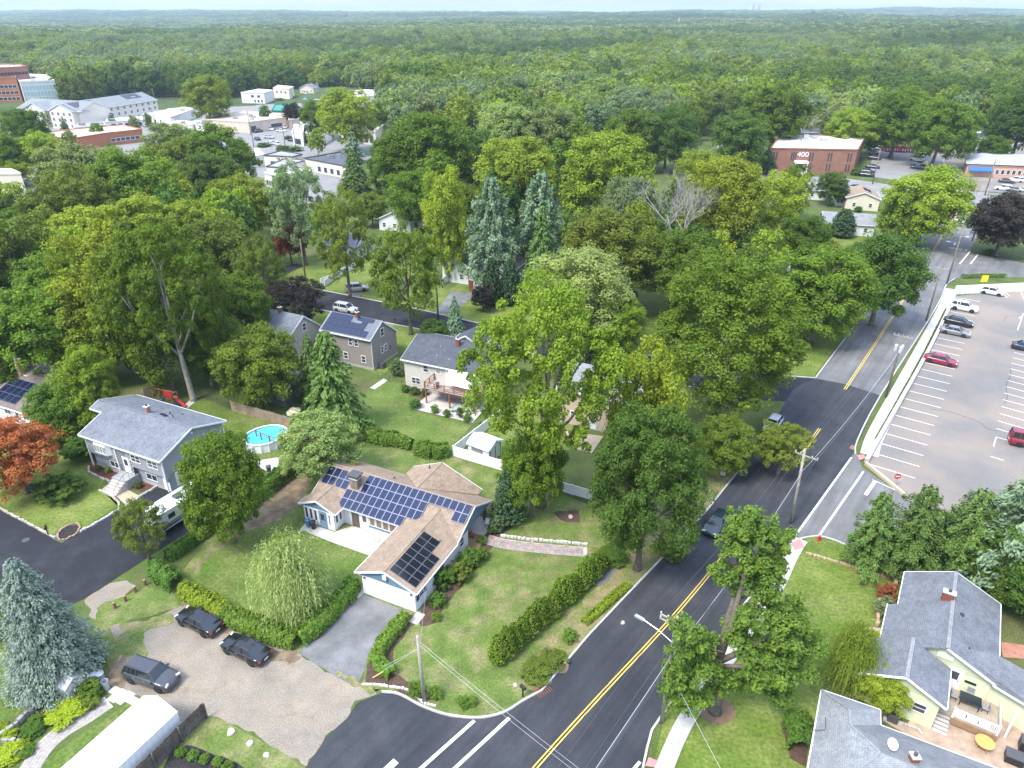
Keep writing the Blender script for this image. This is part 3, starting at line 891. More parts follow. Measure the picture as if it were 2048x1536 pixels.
def gen_conifer(seed, levels=24, per=10, size=0.3, h=12.0, w=5.0, droop=0.25, base=0.05, tip=0.15, sprays=14, taper=0.85, ragged=0.2, up=0.5, flatn=0.8):
 rng = np.random.default_rng(seed)
 P, Nn, S, T, DR = [], [], [], [], []
 for i in range(levels):
  t = (i + rng.uniform(-0.3, 0.3)) / levels
  t = min(max(t, 0), 1)
  z0 = h * (base + (1 - base) * t)
  rmax = w * (tip * 0.3 + (1 - t) ** taper) * rng.uniform(1 - ragged, 1 + ragged * 0.5)
  rmax = max(rmax, 0.25)
  k = max(4, int(per * (0.5 + 0.7 * (1 - t))))
  a0 = rng.uniform(0, 6.28)
  for j in range(k):
   a = a0 + 6.283 * j / k + rng.uniform(-0.25, 0.25)
   L = rmax * rng.uniform(1 - ragged * 1.5, 1.05)
   n = max(4, int(sprays * (L / w + 0.25)))
   s = np.sqrt(rng.uniform(0.04, 1.0, size=n))
   rr = s * L
   lat = rng.normal(size=n) * 0.16 * (0.4 + L * 0.28)
   zz = z0 - droop * rr * (0.4 + 0.6 * s) + up * 0.06 * rng.normal(size=n)
   x = np.cos(a) * rr - np.sin(a) * lat
   y = np.sin(a) * rr + np.cos(a) * lat
   P.append(np.stack([x, y, zz], 1))
   nn = np.stack([np.cos(a) * 0.5 + rng.normal(size=n) * 0.4, np.sin(a) * 0.5 + rng.normal(size=n) * 0.4, flatn + rng.normal(size=n) * 0.35], 1)
   Nn.append(nn)
   S.append(size * rng.uniform(0.6, 1.3, size=n))
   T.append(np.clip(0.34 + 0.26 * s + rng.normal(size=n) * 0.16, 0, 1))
   DR.append(np.stack([np.cos(a) + rng.normal(size=n) * 0.35, np.sin(a) + rng.normal(size=n) * 0.35, -droop + rng.normal(size=n) * 0.2], 1))
 return [np.concatenate(q) for q in (P, Nn, S, T, DR)]

def gen_willow(seed, strands=1000, h=12.0, w=4.2, size=0.14):
 """weeping crown: strands arch out of the top and hang"""
 rng = np.random.default_rng(seed)
 P, Nn, S, T, DR = [], [], [], [], []
 for i in range(strands):
  a = rng.uniform(0, 6.283)
  start = np.array([rng.normal() * 1.1, rng.normal() * 1.1, h * rng.uniform(0.5, 0.98)])
  reach = w * rng.uniform(0.25, 1.0)
  drop = rng.uniform(0.35, 0.95) * start[2]
  n = 22
  t = np.linspace(0, 1, n)
  r = reach * np.sin(np.minimum(t * 1.3, 1) * math.pi / 2)
  rise = 0.10 * h * np.sin(np.minimum(t * 2.2, 1) * math.pi)
  z = start[2] + rise - drop * t ** 1.9
  x = start[0] + np.cos(a) * r + rng.normal() * 0.3 * t
  y = start[1] + np.sin(a) * r + rng.normal() * 0.3 * t
  p = np.stack([x, y, np.maximum(z, 0.15)], 1)
  tan = np.gradient(p, axis=0)
  P.append(p + rng.normal(size=p.shape) * 0.08)
  DR.append(tan + rng.normal(size=p.shape) * 0.04)
  Nn.append(np.stack([np.cos(a) + rng.normal(size=n) * .5, np.sin(a) + rng.normal(size=n) * .5, 0.7 + rng.normal(size=n) * .3], 1))
  S.append(np.full(n, size) * rng.uniform(0.5, 1.1, size=n))
  T.append(np.clip(0.3 + 0.45 * rng.random() + rng.normal(size=n) * 0.12, 0, 1))
 return [np.concatenate(q) for q in (P, Nn, S, T, DR)]

def gen_bare(seed, h=12.0, r=0.2, depth=6):
 rng = random.Random(seed)
 mb = MB()
 def grow(p, d, L, rad, k):
  pts = [p]; q = p; dd = d.copy()
  for i in range(3):
   dd = (dd + Vector((rng.uniform(-.2, .2), rng.uniform(-.2, .2), rng.uniform(-.05, .18)))).normalized()
   q = q + dd * L / 3
   pts.append(q)
  mb.tube(pts, [rad, rad * .86, rad * .72, rad * .55], 5 if k < 3 else 4, cap=False)
  if k >= depth:
   return
  for _ in range(3 if k > 0 else 4):
   ax = Vector((rng.uniform(-1, 1), rng.uniform(-1, 1), rng.uniform(-.1, .9))).normalized()
   nd = (dd * 0.75 + ax * 0.75).normalized()
   s = pts[rng.choice((2, 3, 3))]
   grow(s, nd, L * rng.uniform(0.6, 0.78), rad * 0.55, k + 1)
 grow(Vector((0, 0, 0)), Vector((0.05, 0, 1)), h * 0.34, r, 0)
 return mb

# bark and leaf materials
M_bark = mat('bark_grey', (0.165, 0.140, 0.110), 0.95, var=0.35, scale=1.6, fine=0.3, fine_scale=12, bump=0.6, bump_scale=9)
M_bark_l = mat('bark_pale', (0.33, 0.3, 0.25), 0.95, var=0.3, scale=1.6, fine=0.25, fine_scale=12, bump=0.5, bump_scale=9)
M_dead = mat('dead_wood', (0.33, 0.31, 0.28), 0.95, var=0.2, scale=2.0)
LEAF = {
 'maple': leaf_mat('leaf_maple', (0.080, 0.132, 0.014)),
 'lime': leaf_mat('leaf_lime', (0.150, 0.205, 0.020)),
 'dark': leaf_mat('leaf_dark', (0.060, 0.106, 0.018)),
 'oak': leaf_mat('leaf_oak', (0.100, 0.138, 0.018)),
 'pale': leaf_mat('leaf_pale', (0.150, 0.195, 0.060)),
 'silver': leaf_mat('leaf_silver', (0.110, 0.155, 0.070)),
 'gold': leaf_mat('leaf_gold', (0.122, 0.168, 0.022)),
 'olive': leaf_mat('leaf_olive', (0.090, 0.128, 0.020)),
 'orange': leaf_mat('leaf_orange', (0.330, 0.130, 0.040), hue=0.05, col2=(0.52, 0.24, 0.08)),
 'russet': leaf_mat('leaf_russet', (0.160, 0.055, 0.024), hue=0.05, col2=(0.25, 0.1, 0.04)),
 'purple': leaf_mat('leaf_purple', (0.034, 0.028, 0.024), hue=0.05, col2=(0.072, 0.056, 0.040)),
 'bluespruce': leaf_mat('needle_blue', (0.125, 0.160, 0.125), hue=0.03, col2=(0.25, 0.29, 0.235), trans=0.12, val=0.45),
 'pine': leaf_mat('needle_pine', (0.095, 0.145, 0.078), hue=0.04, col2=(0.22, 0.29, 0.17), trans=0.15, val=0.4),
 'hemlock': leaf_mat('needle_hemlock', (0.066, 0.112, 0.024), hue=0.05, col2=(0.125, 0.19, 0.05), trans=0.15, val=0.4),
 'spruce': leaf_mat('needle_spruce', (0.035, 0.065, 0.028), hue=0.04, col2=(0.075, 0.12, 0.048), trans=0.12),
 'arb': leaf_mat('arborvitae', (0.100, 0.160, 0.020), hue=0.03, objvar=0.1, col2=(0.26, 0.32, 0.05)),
 'hedge': leaf_mat('hedge_leaf', (0.085, 0.150, 0.020), hue=0.05, objvar=0.15, col2=(0.2, 0.26, 0.04)),
 'hedge_y': leaf_mat('hedge_leaf_yellow', (0.150, 0.200, 0.018), hue=0.03, objvar=0.1, col2=(0.36, 0.38, 0.03)),
 'shrub': leaf_mat('shrub_leaf', (0.062, 0.120, 0.020), hue=0.06),
 'shrub_y': leaf_mat('shrub_leaf_lime', (0.180, 0.230, 0.015), hue=0.03, col2=(0.36, 0.4, 0.03)),
 'willow': leaf_mat('willow_leaf', (0.185, 0.235, 0.070), hue=0.03, objvar=0.05, col2=(0.46, 0.5, 0.22), val=0.45),
 'white': leaf_mat('blossom_white', (0.55, 0.53, 0.47), hue=0.0, col2=(0.75, 0.73, 0.68)),
}

# prototype meshes -------------------------------------------------------
CROWN = {}      # kind -> list of (crown mesh, trunk mesh)
def _decid(key, seeds, near=True, **kw):
 CROWN[key] = []
 for s in seeds:
  p, n, sz, ti, lob = gen_deciduous(s, **kw)
  me = leaf_mesh('crown', p, n, sz, ti)
  tb = gen_trunk(s + 50, lob).mesh('trunk', M_bark, smooth=True, uv=False)
  CROWN[key].append((me, tb))
_decid('round', (11, 12, 13), lobes=28, subs=14, leaves=100, size=0.18, rx=3.75, rz=4.9, zc=6.5, lobe_r=(1.2, 1.9), low=-0.86)
_decid('big', (14, 15), lobes=46, subs=17, leaves=88, size=0.125, rx=4.2, rz=5.0, zc=6.6, lobe_r=(0.7, 1.35), low=-0.8, sub_r=(0.5, 0.95), open_=0.12)
_decid('bigtop', (16, 17), lobes=42, subs=16, leaves=84, size=0.125, rx=4.4, rz=4.1, zc=7.8, lobe_r=(0.6, 1.2), low=-0.7, sub_r=(0.5, 0.9), open_=0.26)
_decid('tall', (21, 22), lobes=28, subs=13, leaves=96, size=0.18, rx=3.5, rz=5.3, zc=6.2, lobe_r=(1.1, 1.8), low=-0.9)
_decid('broad', (31, 32), lobes=26, subs=13, leaves=84, size=0.2, rx=4.0, rz=4.6, zc=6.6, lobe_r=(1.1, 1.8), flat=0.9, low=-0.8)
_decid('open', (41, 42), lobes=26, subs=11, leaves=84, size=0.17, rx=4.0, rz=4.9, zc=6.7, lobe_r=(0.9, 1.5), flat=0.95, spread=1.04, low=-0.8, open_=0.1)
_decid('mid', (51, 52, 53, 54), lobes=20, subs=10, leaves=34, size=0.38, rx=3.8, rz=5.0, zc=6.4, low=-0.85)
_decid('midtall', (55, 56), lobes=20, subs=10, leaves=34, size=0.38, rx=3.4, rz=5.3, zc=6.2, low=-0.9)
_decid('shrub', (61, 62, 63), lobes=16, subs=10, leaves=48, size=0.42, rx=3.9, rz=5.2, zc=6.0, lobe_r=(1.5, 2.3), low=-0.95)
def _con(key, seeds, trunk_r=0.2, **kw):
 CROWN[key] = []
 for s in seeds:
  p, n, sz, ti, dr = gen_conifer(s, **kw)
  me = leaf_mesh('crown', p, n, sz, ti, aspect=2.0, droop=dr)
  tb = MB().tube([(0, 0, 0), (0.03, 0, 6), (0, 0.02, 11.6)], [trunk_r * 1.5, trunk_r, 0.04], 7).mesh('trunk', M_bark, smooth=True, uv=False)
  CROWN[key].append((me, tb))
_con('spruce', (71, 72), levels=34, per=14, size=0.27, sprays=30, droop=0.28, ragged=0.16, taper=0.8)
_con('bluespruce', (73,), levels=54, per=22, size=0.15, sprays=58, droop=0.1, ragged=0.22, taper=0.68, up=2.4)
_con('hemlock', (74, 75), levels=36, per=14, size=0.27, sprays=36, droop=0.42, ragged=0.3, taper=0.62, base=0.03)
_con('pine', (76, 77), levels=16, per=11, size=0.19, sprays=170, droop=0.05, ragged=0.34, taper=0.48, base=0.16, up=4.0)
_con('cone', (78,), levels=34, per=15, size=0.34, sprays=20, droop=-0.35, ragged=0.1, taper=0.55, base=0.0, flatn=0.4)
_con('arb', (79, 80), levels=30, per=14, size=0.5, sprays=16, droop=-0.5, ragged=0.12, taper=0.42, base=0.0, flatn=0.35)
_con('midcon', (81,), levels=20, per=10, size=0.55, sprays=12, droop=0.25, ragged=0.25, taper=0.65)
p, n, sz, ti, dr = gen_willow(91)
CROWN['willow'] = [(leaf_mesh('crown', p, n, sz, ti, aspect=4.6, droop=dr), MB().tube([(0, 0, 0), (0.2, 0, 4), (0, 0.1, 9)], [0.4, 0.3, 0.1], 7).mesh('trunk', M_bark, uv=False))]
CROWN['bare'] = [(None, gen_bare(95).mesh('trunk', M_dead, uv=False)), (None, gen_bare(97).mesh('trunk', M_dead, uv=False))]

def far_crown(name, seed, **kw):
 p, n, sz, ti, lob = gen_deciduous(seed, **kw)
 return leaf_mesh(name, p, n, sz, ti)

_tn = [0]
def tree(kind, leaf, x, y, h, w, label, cat='tree', group=None, name='tree', rz=None, bark=None, var=None, lean=None):
 i = _tn[0]; _tn[0] += 1
 protos = CROWN[kind]
 cm, tm = protos[(i if var is None else var) % len(protos)]
 t = thing(name, label, cat, (x, y, 0), (i * 2.399) if rz is None else rz, group)
 s = (w / 10.0, w / 10.0, h / 12.0)
 if lean:
  t.rotation_euler = (lean[0], lean[1], t.rotation_euler.z)
 tr = link('trunk', tm, t, scale=(h / 12.0 * 0.9, h / 12.0 * 0.9, s[2]) if kind != 'bare' else s)
 if kind != 'bare' and cm is not None and kind not in ('spruce', 'bluespruce', 'hemlock', 'pine', 'cone', 'arb', 'midcon', 'willow'):
  tr.scale = s
 if bark is not None:
  tr.material_slots[0].link = 'OBJECT'; tr.material_slots[0].material = bark
 if cm is not None:
  c = link('crown', cm, t, scale=s)
  c.material_slots[0].link = 'OBJECT'
  c.material_slots[0].material = LEAF[leaf]
 return t

def bush(leaf, x, y, h, w, label, group=None, name='shrub', d=None, rz=0.0, kind='shrub'):
 i = _tn[0]; _tn[0] += 1
 cm = CROWN[kind][i % len(CROWN[kind])][0]
 o = link(name, cm, None, (x, y, -0.02), rz or i * 1.7, (w / 10.0, (d or w) / 10.0, h / 11.2))
 o.material_slots[0].link = 'OBJECT'
 o.material_slots[0].material = LEAF[leaf]
 return tag(o, label, 'shrub', group)

def hedge(leaf, pts, w, h, label, dens=120, size=0.2, seed=1, name='hedge', taper=0.9, lump=0.18):
 """clipped hedge following pts: leaves over a rounded, lumpy body (dark stems inside)"""
 rng = np.random.default_rng(seed)
 L = length2(pts)
 N = int(L * (w + 2 * h) * dens)
 s = rng.uniform(0, L, N); a = rng.uniform(0, math.pi, N)
 P = np.empty((N, 3)); Nn = np.empty((N, 3))
 for i in range(N):
  c, d = along(pts, s[i])
  nrm = Vector((-d.y, d.x))
  ca, sa = math.cos(a[i]), math.sin(a[i])
  k = 0.55
  e = math.copysign(abs(ca) ** k, ca); f = sa ** k
  lm = 1 + lump * (mnoise.noise(Vector((c.x * 1.1, c.y * 1.1, a[i] * 1.3 + seed))) + 0.6 * mnoise.noise(Vector((c.x * 2.6, c.y * 2.6, a[i] * 2 + seed))))
  rr = rng.uniform(0.82, 1.03) * lm
  o = e * w / 2 * rr * (taper + (1 - taper) * (1 - f)); z = f * h * rr
  if s[i] < w / 2 or s[i] > L - w / 2:
   q = 1 - 0.25 * rng.random()
   o *= q
  P[i] = (c.x + nrm.x * o, c.y + nrm.y * o, max(z, 0.03))
  Nn[i] = (nrm.x * e + d.x * rng.normal() * .4, nrm.y * e + d.y * rng.normal() * .4, f + 0.35)
 Nn += rng.normal(size=(N, 3)) * 0.4
 T = np.clip(0.45 + rng.normal(size=N) * 0.2, 0, 1)
 me = leaf_mesh('hedge', P, Nn, size * rng.uniform(0.6, 1.3, size=N), T)
 me.materials[0] = LEAF[leaf]
 o = bpy.data.objects.new(name, me)
 COL.objects.link(o)
 return tag(o, label, 'hedge')

# ================================================================== trees, one by one
# kind, leaf, x, y, height, crown width, label
TREES = [
 # ---- lower left and around the corner house
 ('bluespruce','bluespruce',-38.5,42.0,12.8,8.1,'blue spruce with dense silvery branches beside the gravel lot','spruce_tree'),
 ('broad','orange',-56.9,67.9,9.8,9.5,'orange leaved maple on the bright front lawn','maple_tree'),
 ('round','maple',-29.6,59.2,13.3,8.4,'round green maple shading the white camper','maple_tree'),
 ('open','olive',-37.4,56.6,7.5,5.2,'thin small tree leaning over the black driveway by the camper','tree'),
 ('hemlock','hemlock',-23.4,81.4,15.2,11.0,'tall feathery hemlock behind the long backyard hedge','hemlock_tree'),
 ('hemlock','hemlock',-28.3,89.6,10.9,6.6,'narrow hemlock standing behind the taller feathery one','hemlock_tree'),
 ('broad','pale',-22.7,69.7,9.4,9.1,'wide viburnum with white blossom beside the pool yard','viburnum_tree'),
 ('round','oak',-35.1,88.8,12.2,11.1,'double trunk tree with reddish tips inside the wooden fence','tree'),
 ('bigtop','maple',-46.3,90.5,26.0,15.2,'very tall tree with pale curving bare trunk behind the grey house','tree'),
 ('tall','maple',-52.8,94.9,23.2,14.2,'tall tree with straight pale trunk behind the grey house','tree'),
 ('tall','lime',-59.7,99.4,23.2,14.6,'lime topped tall tree left of the pale trunks','tree'),
 ('round','maple',-69.0,94.9,15.5,14.5,'dense green maple behind the house with the low solar roof','maple_tree'),
 ('tall','lime',-55.2,81.9,12.2,8.4,'yellow green conical tree beside the grey house','tree'),
 ('round','hedge',-59.8,81.0,7.6,7.4,'bright green rounded tree between the two left houses','tree'),
 ('round','maple',-43.9,96.5,10.1,9.7,'green tree behind the wooden fence, beside the double trunk tree','tree'),
 ('bigtop','lime',3.3,65.5,26.0,16.7,'huge lime green sweetgum towering over the corner lot','sweetgum_tree'),
 ('round','maple',2.1,63.8,11.0,6.9,'dark green underwood tree at the foot of the huge sweetgum','tree'),
 ('cone','spruce',-0.4,62.9,7.0,4.1,'dark rounded evergreen beside the blue gable of the tan house','evergreen_tree'),
 ('tall','lime',14.2,65.7,20.1,9.1,'lime green tree right of the huge sweetgum','tree'),
 ('big','dark',12.7,55.1,19.3,11.7,'big dark green linden with feathery crown at the roadside','linden_tree'),
 ('big','maple',27.8,83.7,23.3,20.7,'massive green maple at the corner of the middle street','maple_tree'),
 ('round','gold',25.6,71.4,8.1,7.8,'low yellowing tree at the road edge','tree'),
 ('open','gold',32.5,71.9,6.9,6.8,'thin yellow branched tree reaching over the road edge','tree'),
 ('round','pale',10.5,107.8,17.3,16.7,'soft pale green tree behind the split level house','tree'),
 ('round','oak',18.1,125.4,19.4,18.7,'yellowish oak beside the blue green pine','oak_tree'),
 ('pine','pine',-4.0,137.4,22.8,13.6,'left of two blue green white pines in the middle of the wood','pine_tree'),
 ('pine','pine',5.7,142.9,22.3,15.1,'right of two blue green white pines in the middle of the wood','pine_tree'),
 ('spruce','hemlock',5.8,135.3,17.8,9.5,'dark conical evergreen right of the blue green pine','evergreen_tree'),
 ('tall','lime',-13.1,142.9,22.8,11.5,'tall yellow green tree left of the blue green pine','tree'),
 ('open','maple',-17.7,114.5,19.7,13.0,'dark feathery tree standing over the middle street','tree'),
 ('spruce','pine',-9.4,108.4,9.5,5.1,'small blue spruce at the middle street corner','spruce_tree'),
 ('round','dark',-13.0,107.8,5.4,5.0,'small dark tree beside the small blue spruce','tree'),
 ('arb','spruce',-3.7,127.9,9.3,4.2,'dark clipped evergreen in front of the white raised ranch','evergreen_tree'),
 ('arb','spruce',-0.4,128.4,8.8,4.2,'second dark clipped evergreen right of the white raised ranch garage','evergreen_tree'),
 ('round','purple',-5.5,125.3,5.0,4.5,'small purple leaved tree by the white raised ranch','plum_tree'),
 ('open','oak',-32.2,133.3,21.6,11.6,'thin yellowish tree beside the grey parked suv','tree'),
 ('open','silver',-46.0,152.9,22.5,14.5,'airy tree with bare lower limbs near the letters building','tree'),
 ('broad','russet',-49.3,153.6,9.1,7.8,'red brown maple in the middle distance','maple_tree'),
 ('open','purple',-37.4,115.1,10.1,10.7,'dark purple leaved tree on the middle street verge','plum_tree'),
 ('bare','maple',32.5,141.1,23.2,22.7,'dead grey leafless tree among green ones','dead_tree'),
 ('round','silver',27.4,164.2,17.4,13.3,'grey green tree left of the dead tree','tree'),
 ('round','lime',44.4,151.2,23.8,18.3,'bright green tree right of the dead tree','tree'),
 ('open','lime',60.1,164.2,18.3,17.1,'airy lime tree in front of the brick offices','tree'),
 ('round','maple',63.6,150.8,11.8,11.3,'green tree beside the low white house at the bend','tree'),
 ('round','maple',51.2,111.0,16.7,16.4,'spreading green tree overhanging the older road','tree'),
 ('round','dark',64.8,118.5,16.9,14.9,'dark green maple overhanging the older road','maple_tree'),
 ('round','lime',98.1,167.5,18.8,18.9,'bright green tree at the junction by the brick offices','tree'),
 ('broad','gold',94.0,169.2,9.5,11.9,'low golden tree at the junction','tree'),
 ('round','purple',112.1,159.8,14.6,16.6,'dark purple maple right of the junction','maple_tree'),
 ('arb','spruce',82.7,175.3,6.8,6.5,'dark conical evergreen before the low white house','evergreen_tree'),
 ('round','dark',92.8,208.3,9.4,9.2,'small round tree in front of the brick offices','tree'),
 ('tall','lime',17.0,104.9,11.2,8.9,'lime tree over the middle street right of the pale tree','tree'),
 ('round','maple',30.1,120.9,16.6,13.0,'round green tree behind the middle street bend','tree'),
 ('round','dark',15.6,133.9,12.2,11.0,'dark tree between the oak and the conical evergreen','tree'),
 ('tall','maple',-73.3,92.1,14.0,10.6,'tall green tree at the left edge behind the solar house','tree'),
 ('round','lime',-62.9,96.9,15.7,12.1,'lime green tree between the left maple and the pale trunks','tree'),
 ('round','dark',-45.4,95.2,13.7,9.2,'dark tree beside the curving pale trunk','tree'),
 ('round','maple',-43.5,104.9,14.5,11.1,'green tree at the left end of the middle street','tree'),
 ('round','maple',-77.3,115.5,14.8,14.3,'green tree behind the left maple','tree'),
 ('open','olive',-44.4,120.9,15.9,9.5,'airy olive tree by the left end of the middle street','tree'),
 # ---- right edge pines
 ('pine','hemlock',35.6,54.9,9.6,5.9,'leftmost hemlock of the dark row above the green house','hemlock_tree'),
 ('pine','hemlock',39.3,54.2,10.9,7.4,'second hemlock of the dark row above the green house','hemlock_tree'),
 ('pine','hemlock',43.8,53.5,11.0,8.1,'third hemlock of the dark row above the green house','hemlock_tree'),
 ('pine','pine',47.8,51.5,17.0,12.1,'tall white pine at the parking lot corner','pine_tree'),
 ('round','dark',48.2,48.3,10.6,8.6,'dark tree half out of the right edge behind the green house','tree'),
 ('round','dark',46.2,50.9,6.7,6.4,'dark bushy tree close behind the green house roof','tree'),
 ('willow','oak',27.9,41.0,6.4,4.8,'weeping cherry with hanging dark strands beside the green house','cherry_tree'),
 ('round','lime',29.9,39.0,4.1,3.9,'small bright tree against the pale green wall','tree'),
 ('willow','willow',-20.2,49.2,8.4,7.0,'weeping willow shrub with pale strands over the hedge','willow_tree'),
 # ---- left middle distance
 ('open','olive',-87.3,119.9,20.0,19.5,'olive brown tree at the left edge','tree'),
 ('round','dark',-90.7,118.5,15.7,13.1,'dark tree at the far left edge','tree'),
 ('tall','lime',-83.8,137.9,16.8,16.4,'lime tree in the left grove, nearest the beige hall','tree'),
 ('tall','lime',-76.7,144.2,17.0,16.6,'lime tree in the left grove with several bright tops','tree'),
 ('tall','lime',-69.2,150.1,15.1,14.4,'lime tree in the left grove right of the bright tops','tree'),
 ('round','olive',-54.2,128.3,16.7,15.4,'olive tree in front of the left grove','tree'),
 ('open','olive',-97.2,157.9,20.8,20.0,'wide dark olive tree behind the left grove','tree'),
 ('round','maple',-91.0,173.1,21.9,21.1,'large dome shaped green tree before the red brick hall','tree'),
 ('round','gold',-86.7,194.1,14.1,13.7,'golden green tree right of the dome shaped tree','tree'),
 ('round','lime',-65.1,170.0,16.5,15.8,'lime tree before the low strip of shops','tree'),
 ('round','dark',-81.7,194.9,17.2,16.7,'dark tree behind the golden green one','tree'),
 ('broad','pale',-115.8,191.2,20.5,20.0,'pale feathery low tree before the red brick hall','tree'),
 ('round','lime',-155.0,242.7,15.7,15.4,'small tree at the left end of the red brick hall','tree'),
 ('broad','pale',-118.6,212.6,16.0,15.7,'second pale feathery tree before the red brick hall','tree'),
 ('round','maple',-179.5,274.7,19.1,18.6,'green tree before the white apartment building','tree'),
 ('round','maple',-164.0,235.6,16.9,16.3,'green tree by the red brick hall at the left edge','tree'),
 ('round','lime',-159.9,232.1,8.9,12.5,'lime tree behind the beige hall','tree'),
 ('broad','pale',-114.7,250.6,18.2,17.7,'pale tree between the brick hall and the beige store','tree'),
 ('broad','maple',-84.4,211.5,21.9,21.2,'spreading tree in front of the beige store','tree'),
 ('round','olive',-96.1,209.3,18.8,18.1,'olive tree before the brick hall','tree'),
 ('round','lime',-148.2,370.4,23.4,22.6,'tall bright tree left of the beige store','tree'),
 ('midcon','spruce',-215.9,362.2,6.8,6.6,'small spruce before the white apartment building','spruce_tree'),
 ('midcon','spruce',-194.1,364.6,7.2,7.0,'second small spruce before the white apartment building','spruce_tree'),
 ('midcon','pine',-59.6,275.0,11.3,11.0,'dark pine beside the flat roofed office','pine_tree'),
 ('spruce','hemlock',-48.6,223.7,13.8,13.1,'tall dark evergreen before the black roofed shops','evergreen_tree'),
 ('round','lime',-64.9,295.0,24.4,23.6,'bright tree behind the flat roofed office','tree'),
 ('round','maple',-85.7,331.7,16.2,15.8,'round tree in the lot of the beige store','tree'),
 ('round','purple',-107.6,369.2,11.2,10.9,'dark leaved tree by the green awning','tree'),
 ('round','gold',-36.7,184.7,9.0,8.2,'small golden tree by the far white house','tree'),
 ('round','dark',-64.4,187.1,9.1,8.6,'dark tree near the letters building','tree'),
 # ---- the central wood
 ('tall','maple',-32.7,207.8,20.8,19.6,'tall maple at the left front of the central wood','tree'),
 ('round','maple',-23.3,208.4,26.0,25.5,'high domed maple crowning the central wood','tree'),
 ('round','pale',-2.4,253.2,23.4,22.5,'pale topped tree in the central wood','tree'),
 ('round','pale',13.0,248.3,23.9,23.0,'brightest pale topped tree in the central wood','tree'),
 ('round','lime',1.4,184.7,23.1,21.3,'lime domed tree in front of the pale topped ones','tree'),
 ('round','lime',23.0,177.5,25.0,23.2,'broad lime tree at the right of the central wood','tree'),
 ('tall','dark',-12.4,225.4,18.9,17.8,'dark tree between the lime domed and maple crowns','tree'),
 ('round','maple',-24.4,181.0,15.9,14.5,'green tree before the tall maple of the central wood','tree'),
 ('round','maple',-12.9,163.0,16.0,14.3,'green tree over the lane behind the white houses','tree'),
 ('round','maple',43.0,259.6,21.1,20.6,'green tree behind the broad lime tree','tree'),
 ('round','dark',54.1,257.3,21.4,20.6,'dark tree left of the road to the brick offices','tree'),
 ('round','dark',77.3,251.6,20.5,19.7,'dark oak left of the brick offices','oak_tree'),
 ('broad','maple',99.3,285.4,26.0,26.8,'large spreading oak behind the brick offices','oak_tree'),
 ('cone','spruce',88.7,254.8,7.9,7.7,'dark bush tree at the left corner of the brick offices','evergreen_tree'),
 ('round','maple',142.8,295.7,7.3,7.0,'small street tree at the right corner of the brick offices','tree'),
 ('round','maple',174.9,285.0,9.4,9.0,'small tree in the far parking lot','tree'),
 ('round','maple',172.2,264.0,11.5,11.2,'second small tree in the far parking lot','tree'),
 ('round','lime',129.1,284.4,18.4,17.7,'yellow green tree behind the brick offices','tree'),
 ('round','maple',146.5,284.4,25.9,24.9,'tall tree behind the red containers','tree'),
 ('round','maple',150.1,261.7,24.1,23.6,'tall tree right of the red containers','tree'),
 ('round','dark',187.8,276.0,26.0,26.0,'dark tree at the far parking lot edge','tree'),
 ('open','olive',93.7,334.8,20.4,19.7,'small olive tree by the far white house','tree'),
 ('round','silver',30.3,171.1,12.6,11.4,'grey green tree before the dead tree','tree'),
 ('round','lime',51.4,199.1,17.1,16.2,'lime tree behind the dead tree','tree'),
 ('round','maple',10.0,159.5,10.7,9.4,'green tree right of the dark conical evergreen','tree'),
 ('open','bare' if False else 'olive',48.0,117.3,7.6,6.6,'half bare tree between the massive maple and the road','tree'),
]
for row in TREES:
 kind, leaf, x, y, h, w, lab, nm = row
 tree(kind, leaf, x, y, h, w, lab, group='trees about the houses', name=nm, bark=M_bark_l if 'pale' in lab and 'trunk' in lab else None)

# woods: further trees one can still tell apart, set out over patches of ground
def in_poly(x, y, poly):
 c = False
 n = len(poly)
 for i in range(n):
  x1, y1 = poly[i]; x2, y2 = poly[(i + 1) % n]
  if (y1 > y) != (y2 > y) and x < (x2 - x1) * (y - y1) / (y2 - y1) + x1:
   c = not c
 return c
TAKEN = [(r[2], r[3], r[5] * 0.5) for r in TREES]
def wood(poly, spacing, n_max, hr, leaves, label, seed, group, kinds=('mid', 'mid', 'midtall')):
 rnd = random.Random(seed)
 xs = [p[0] for p in poly]; ys = [p[1] for p in poly]
 put = 0
 for _ in range(6000):
  if put >= n_max:
   break
  x, y = rnd.uniform(min(xs), max(xs)), rnd.uniform(min(ys), max(ys))
  if not in_poly(x, y, poly):
   continue
  if any((x - a) ** 2 + (y - b) ** 2 < (spacing * 0.5 + min(c, 5)) ** 2 for a, b, c in TAKEN):
   continue
  h = rnd.uniform(*hr); w = h * rnd.uniform(0.5, 0.72)
  lf = rnd.choice(leaves)
  tone = {'maple': 'mid green', 'dark': 'dark green', 'lime': 'lime green', 'oak': 'yellowish green', 'olive': 'olive green', 'pale': 'pale green'}[lf]
  fx = (x - min(xs)) / (max(xs) - min(xs)); fy = (y - min(ys)) / (max(ys) - min(ys))
  lab = '%s %s tree at the %s %s of the %s' % ('high' if h > (hr[0] + hr[1]) / 2 else 'lower', tone, 'near' if fy < .33 else 'middle' if fy < .66 else 'far', 'left' if fx < .33 else 'centre' if fx < .66 else 'right', label)
  tree(rnd.choice(kinds), lf, x, y, h, w, lab, group=group, name='woodland_tree')
  TAKEN.append((x, y, spacing * 0.5)); put += 1
MIX = ('maple', 'maple', 'dark', 'lime', 'oak', 'maple', 'olive')
G_W = 'trees of the woods between the streets'
wood([(-43.43,202.8), (-45.97,302.7), (-5.76,358.68), (56.64,302.7), (43.72,202.8), (22.32,177.07), (-15.72,177.07)], 6.5, 30, (13, 19), MIX, 'central wood', 1, G_W)
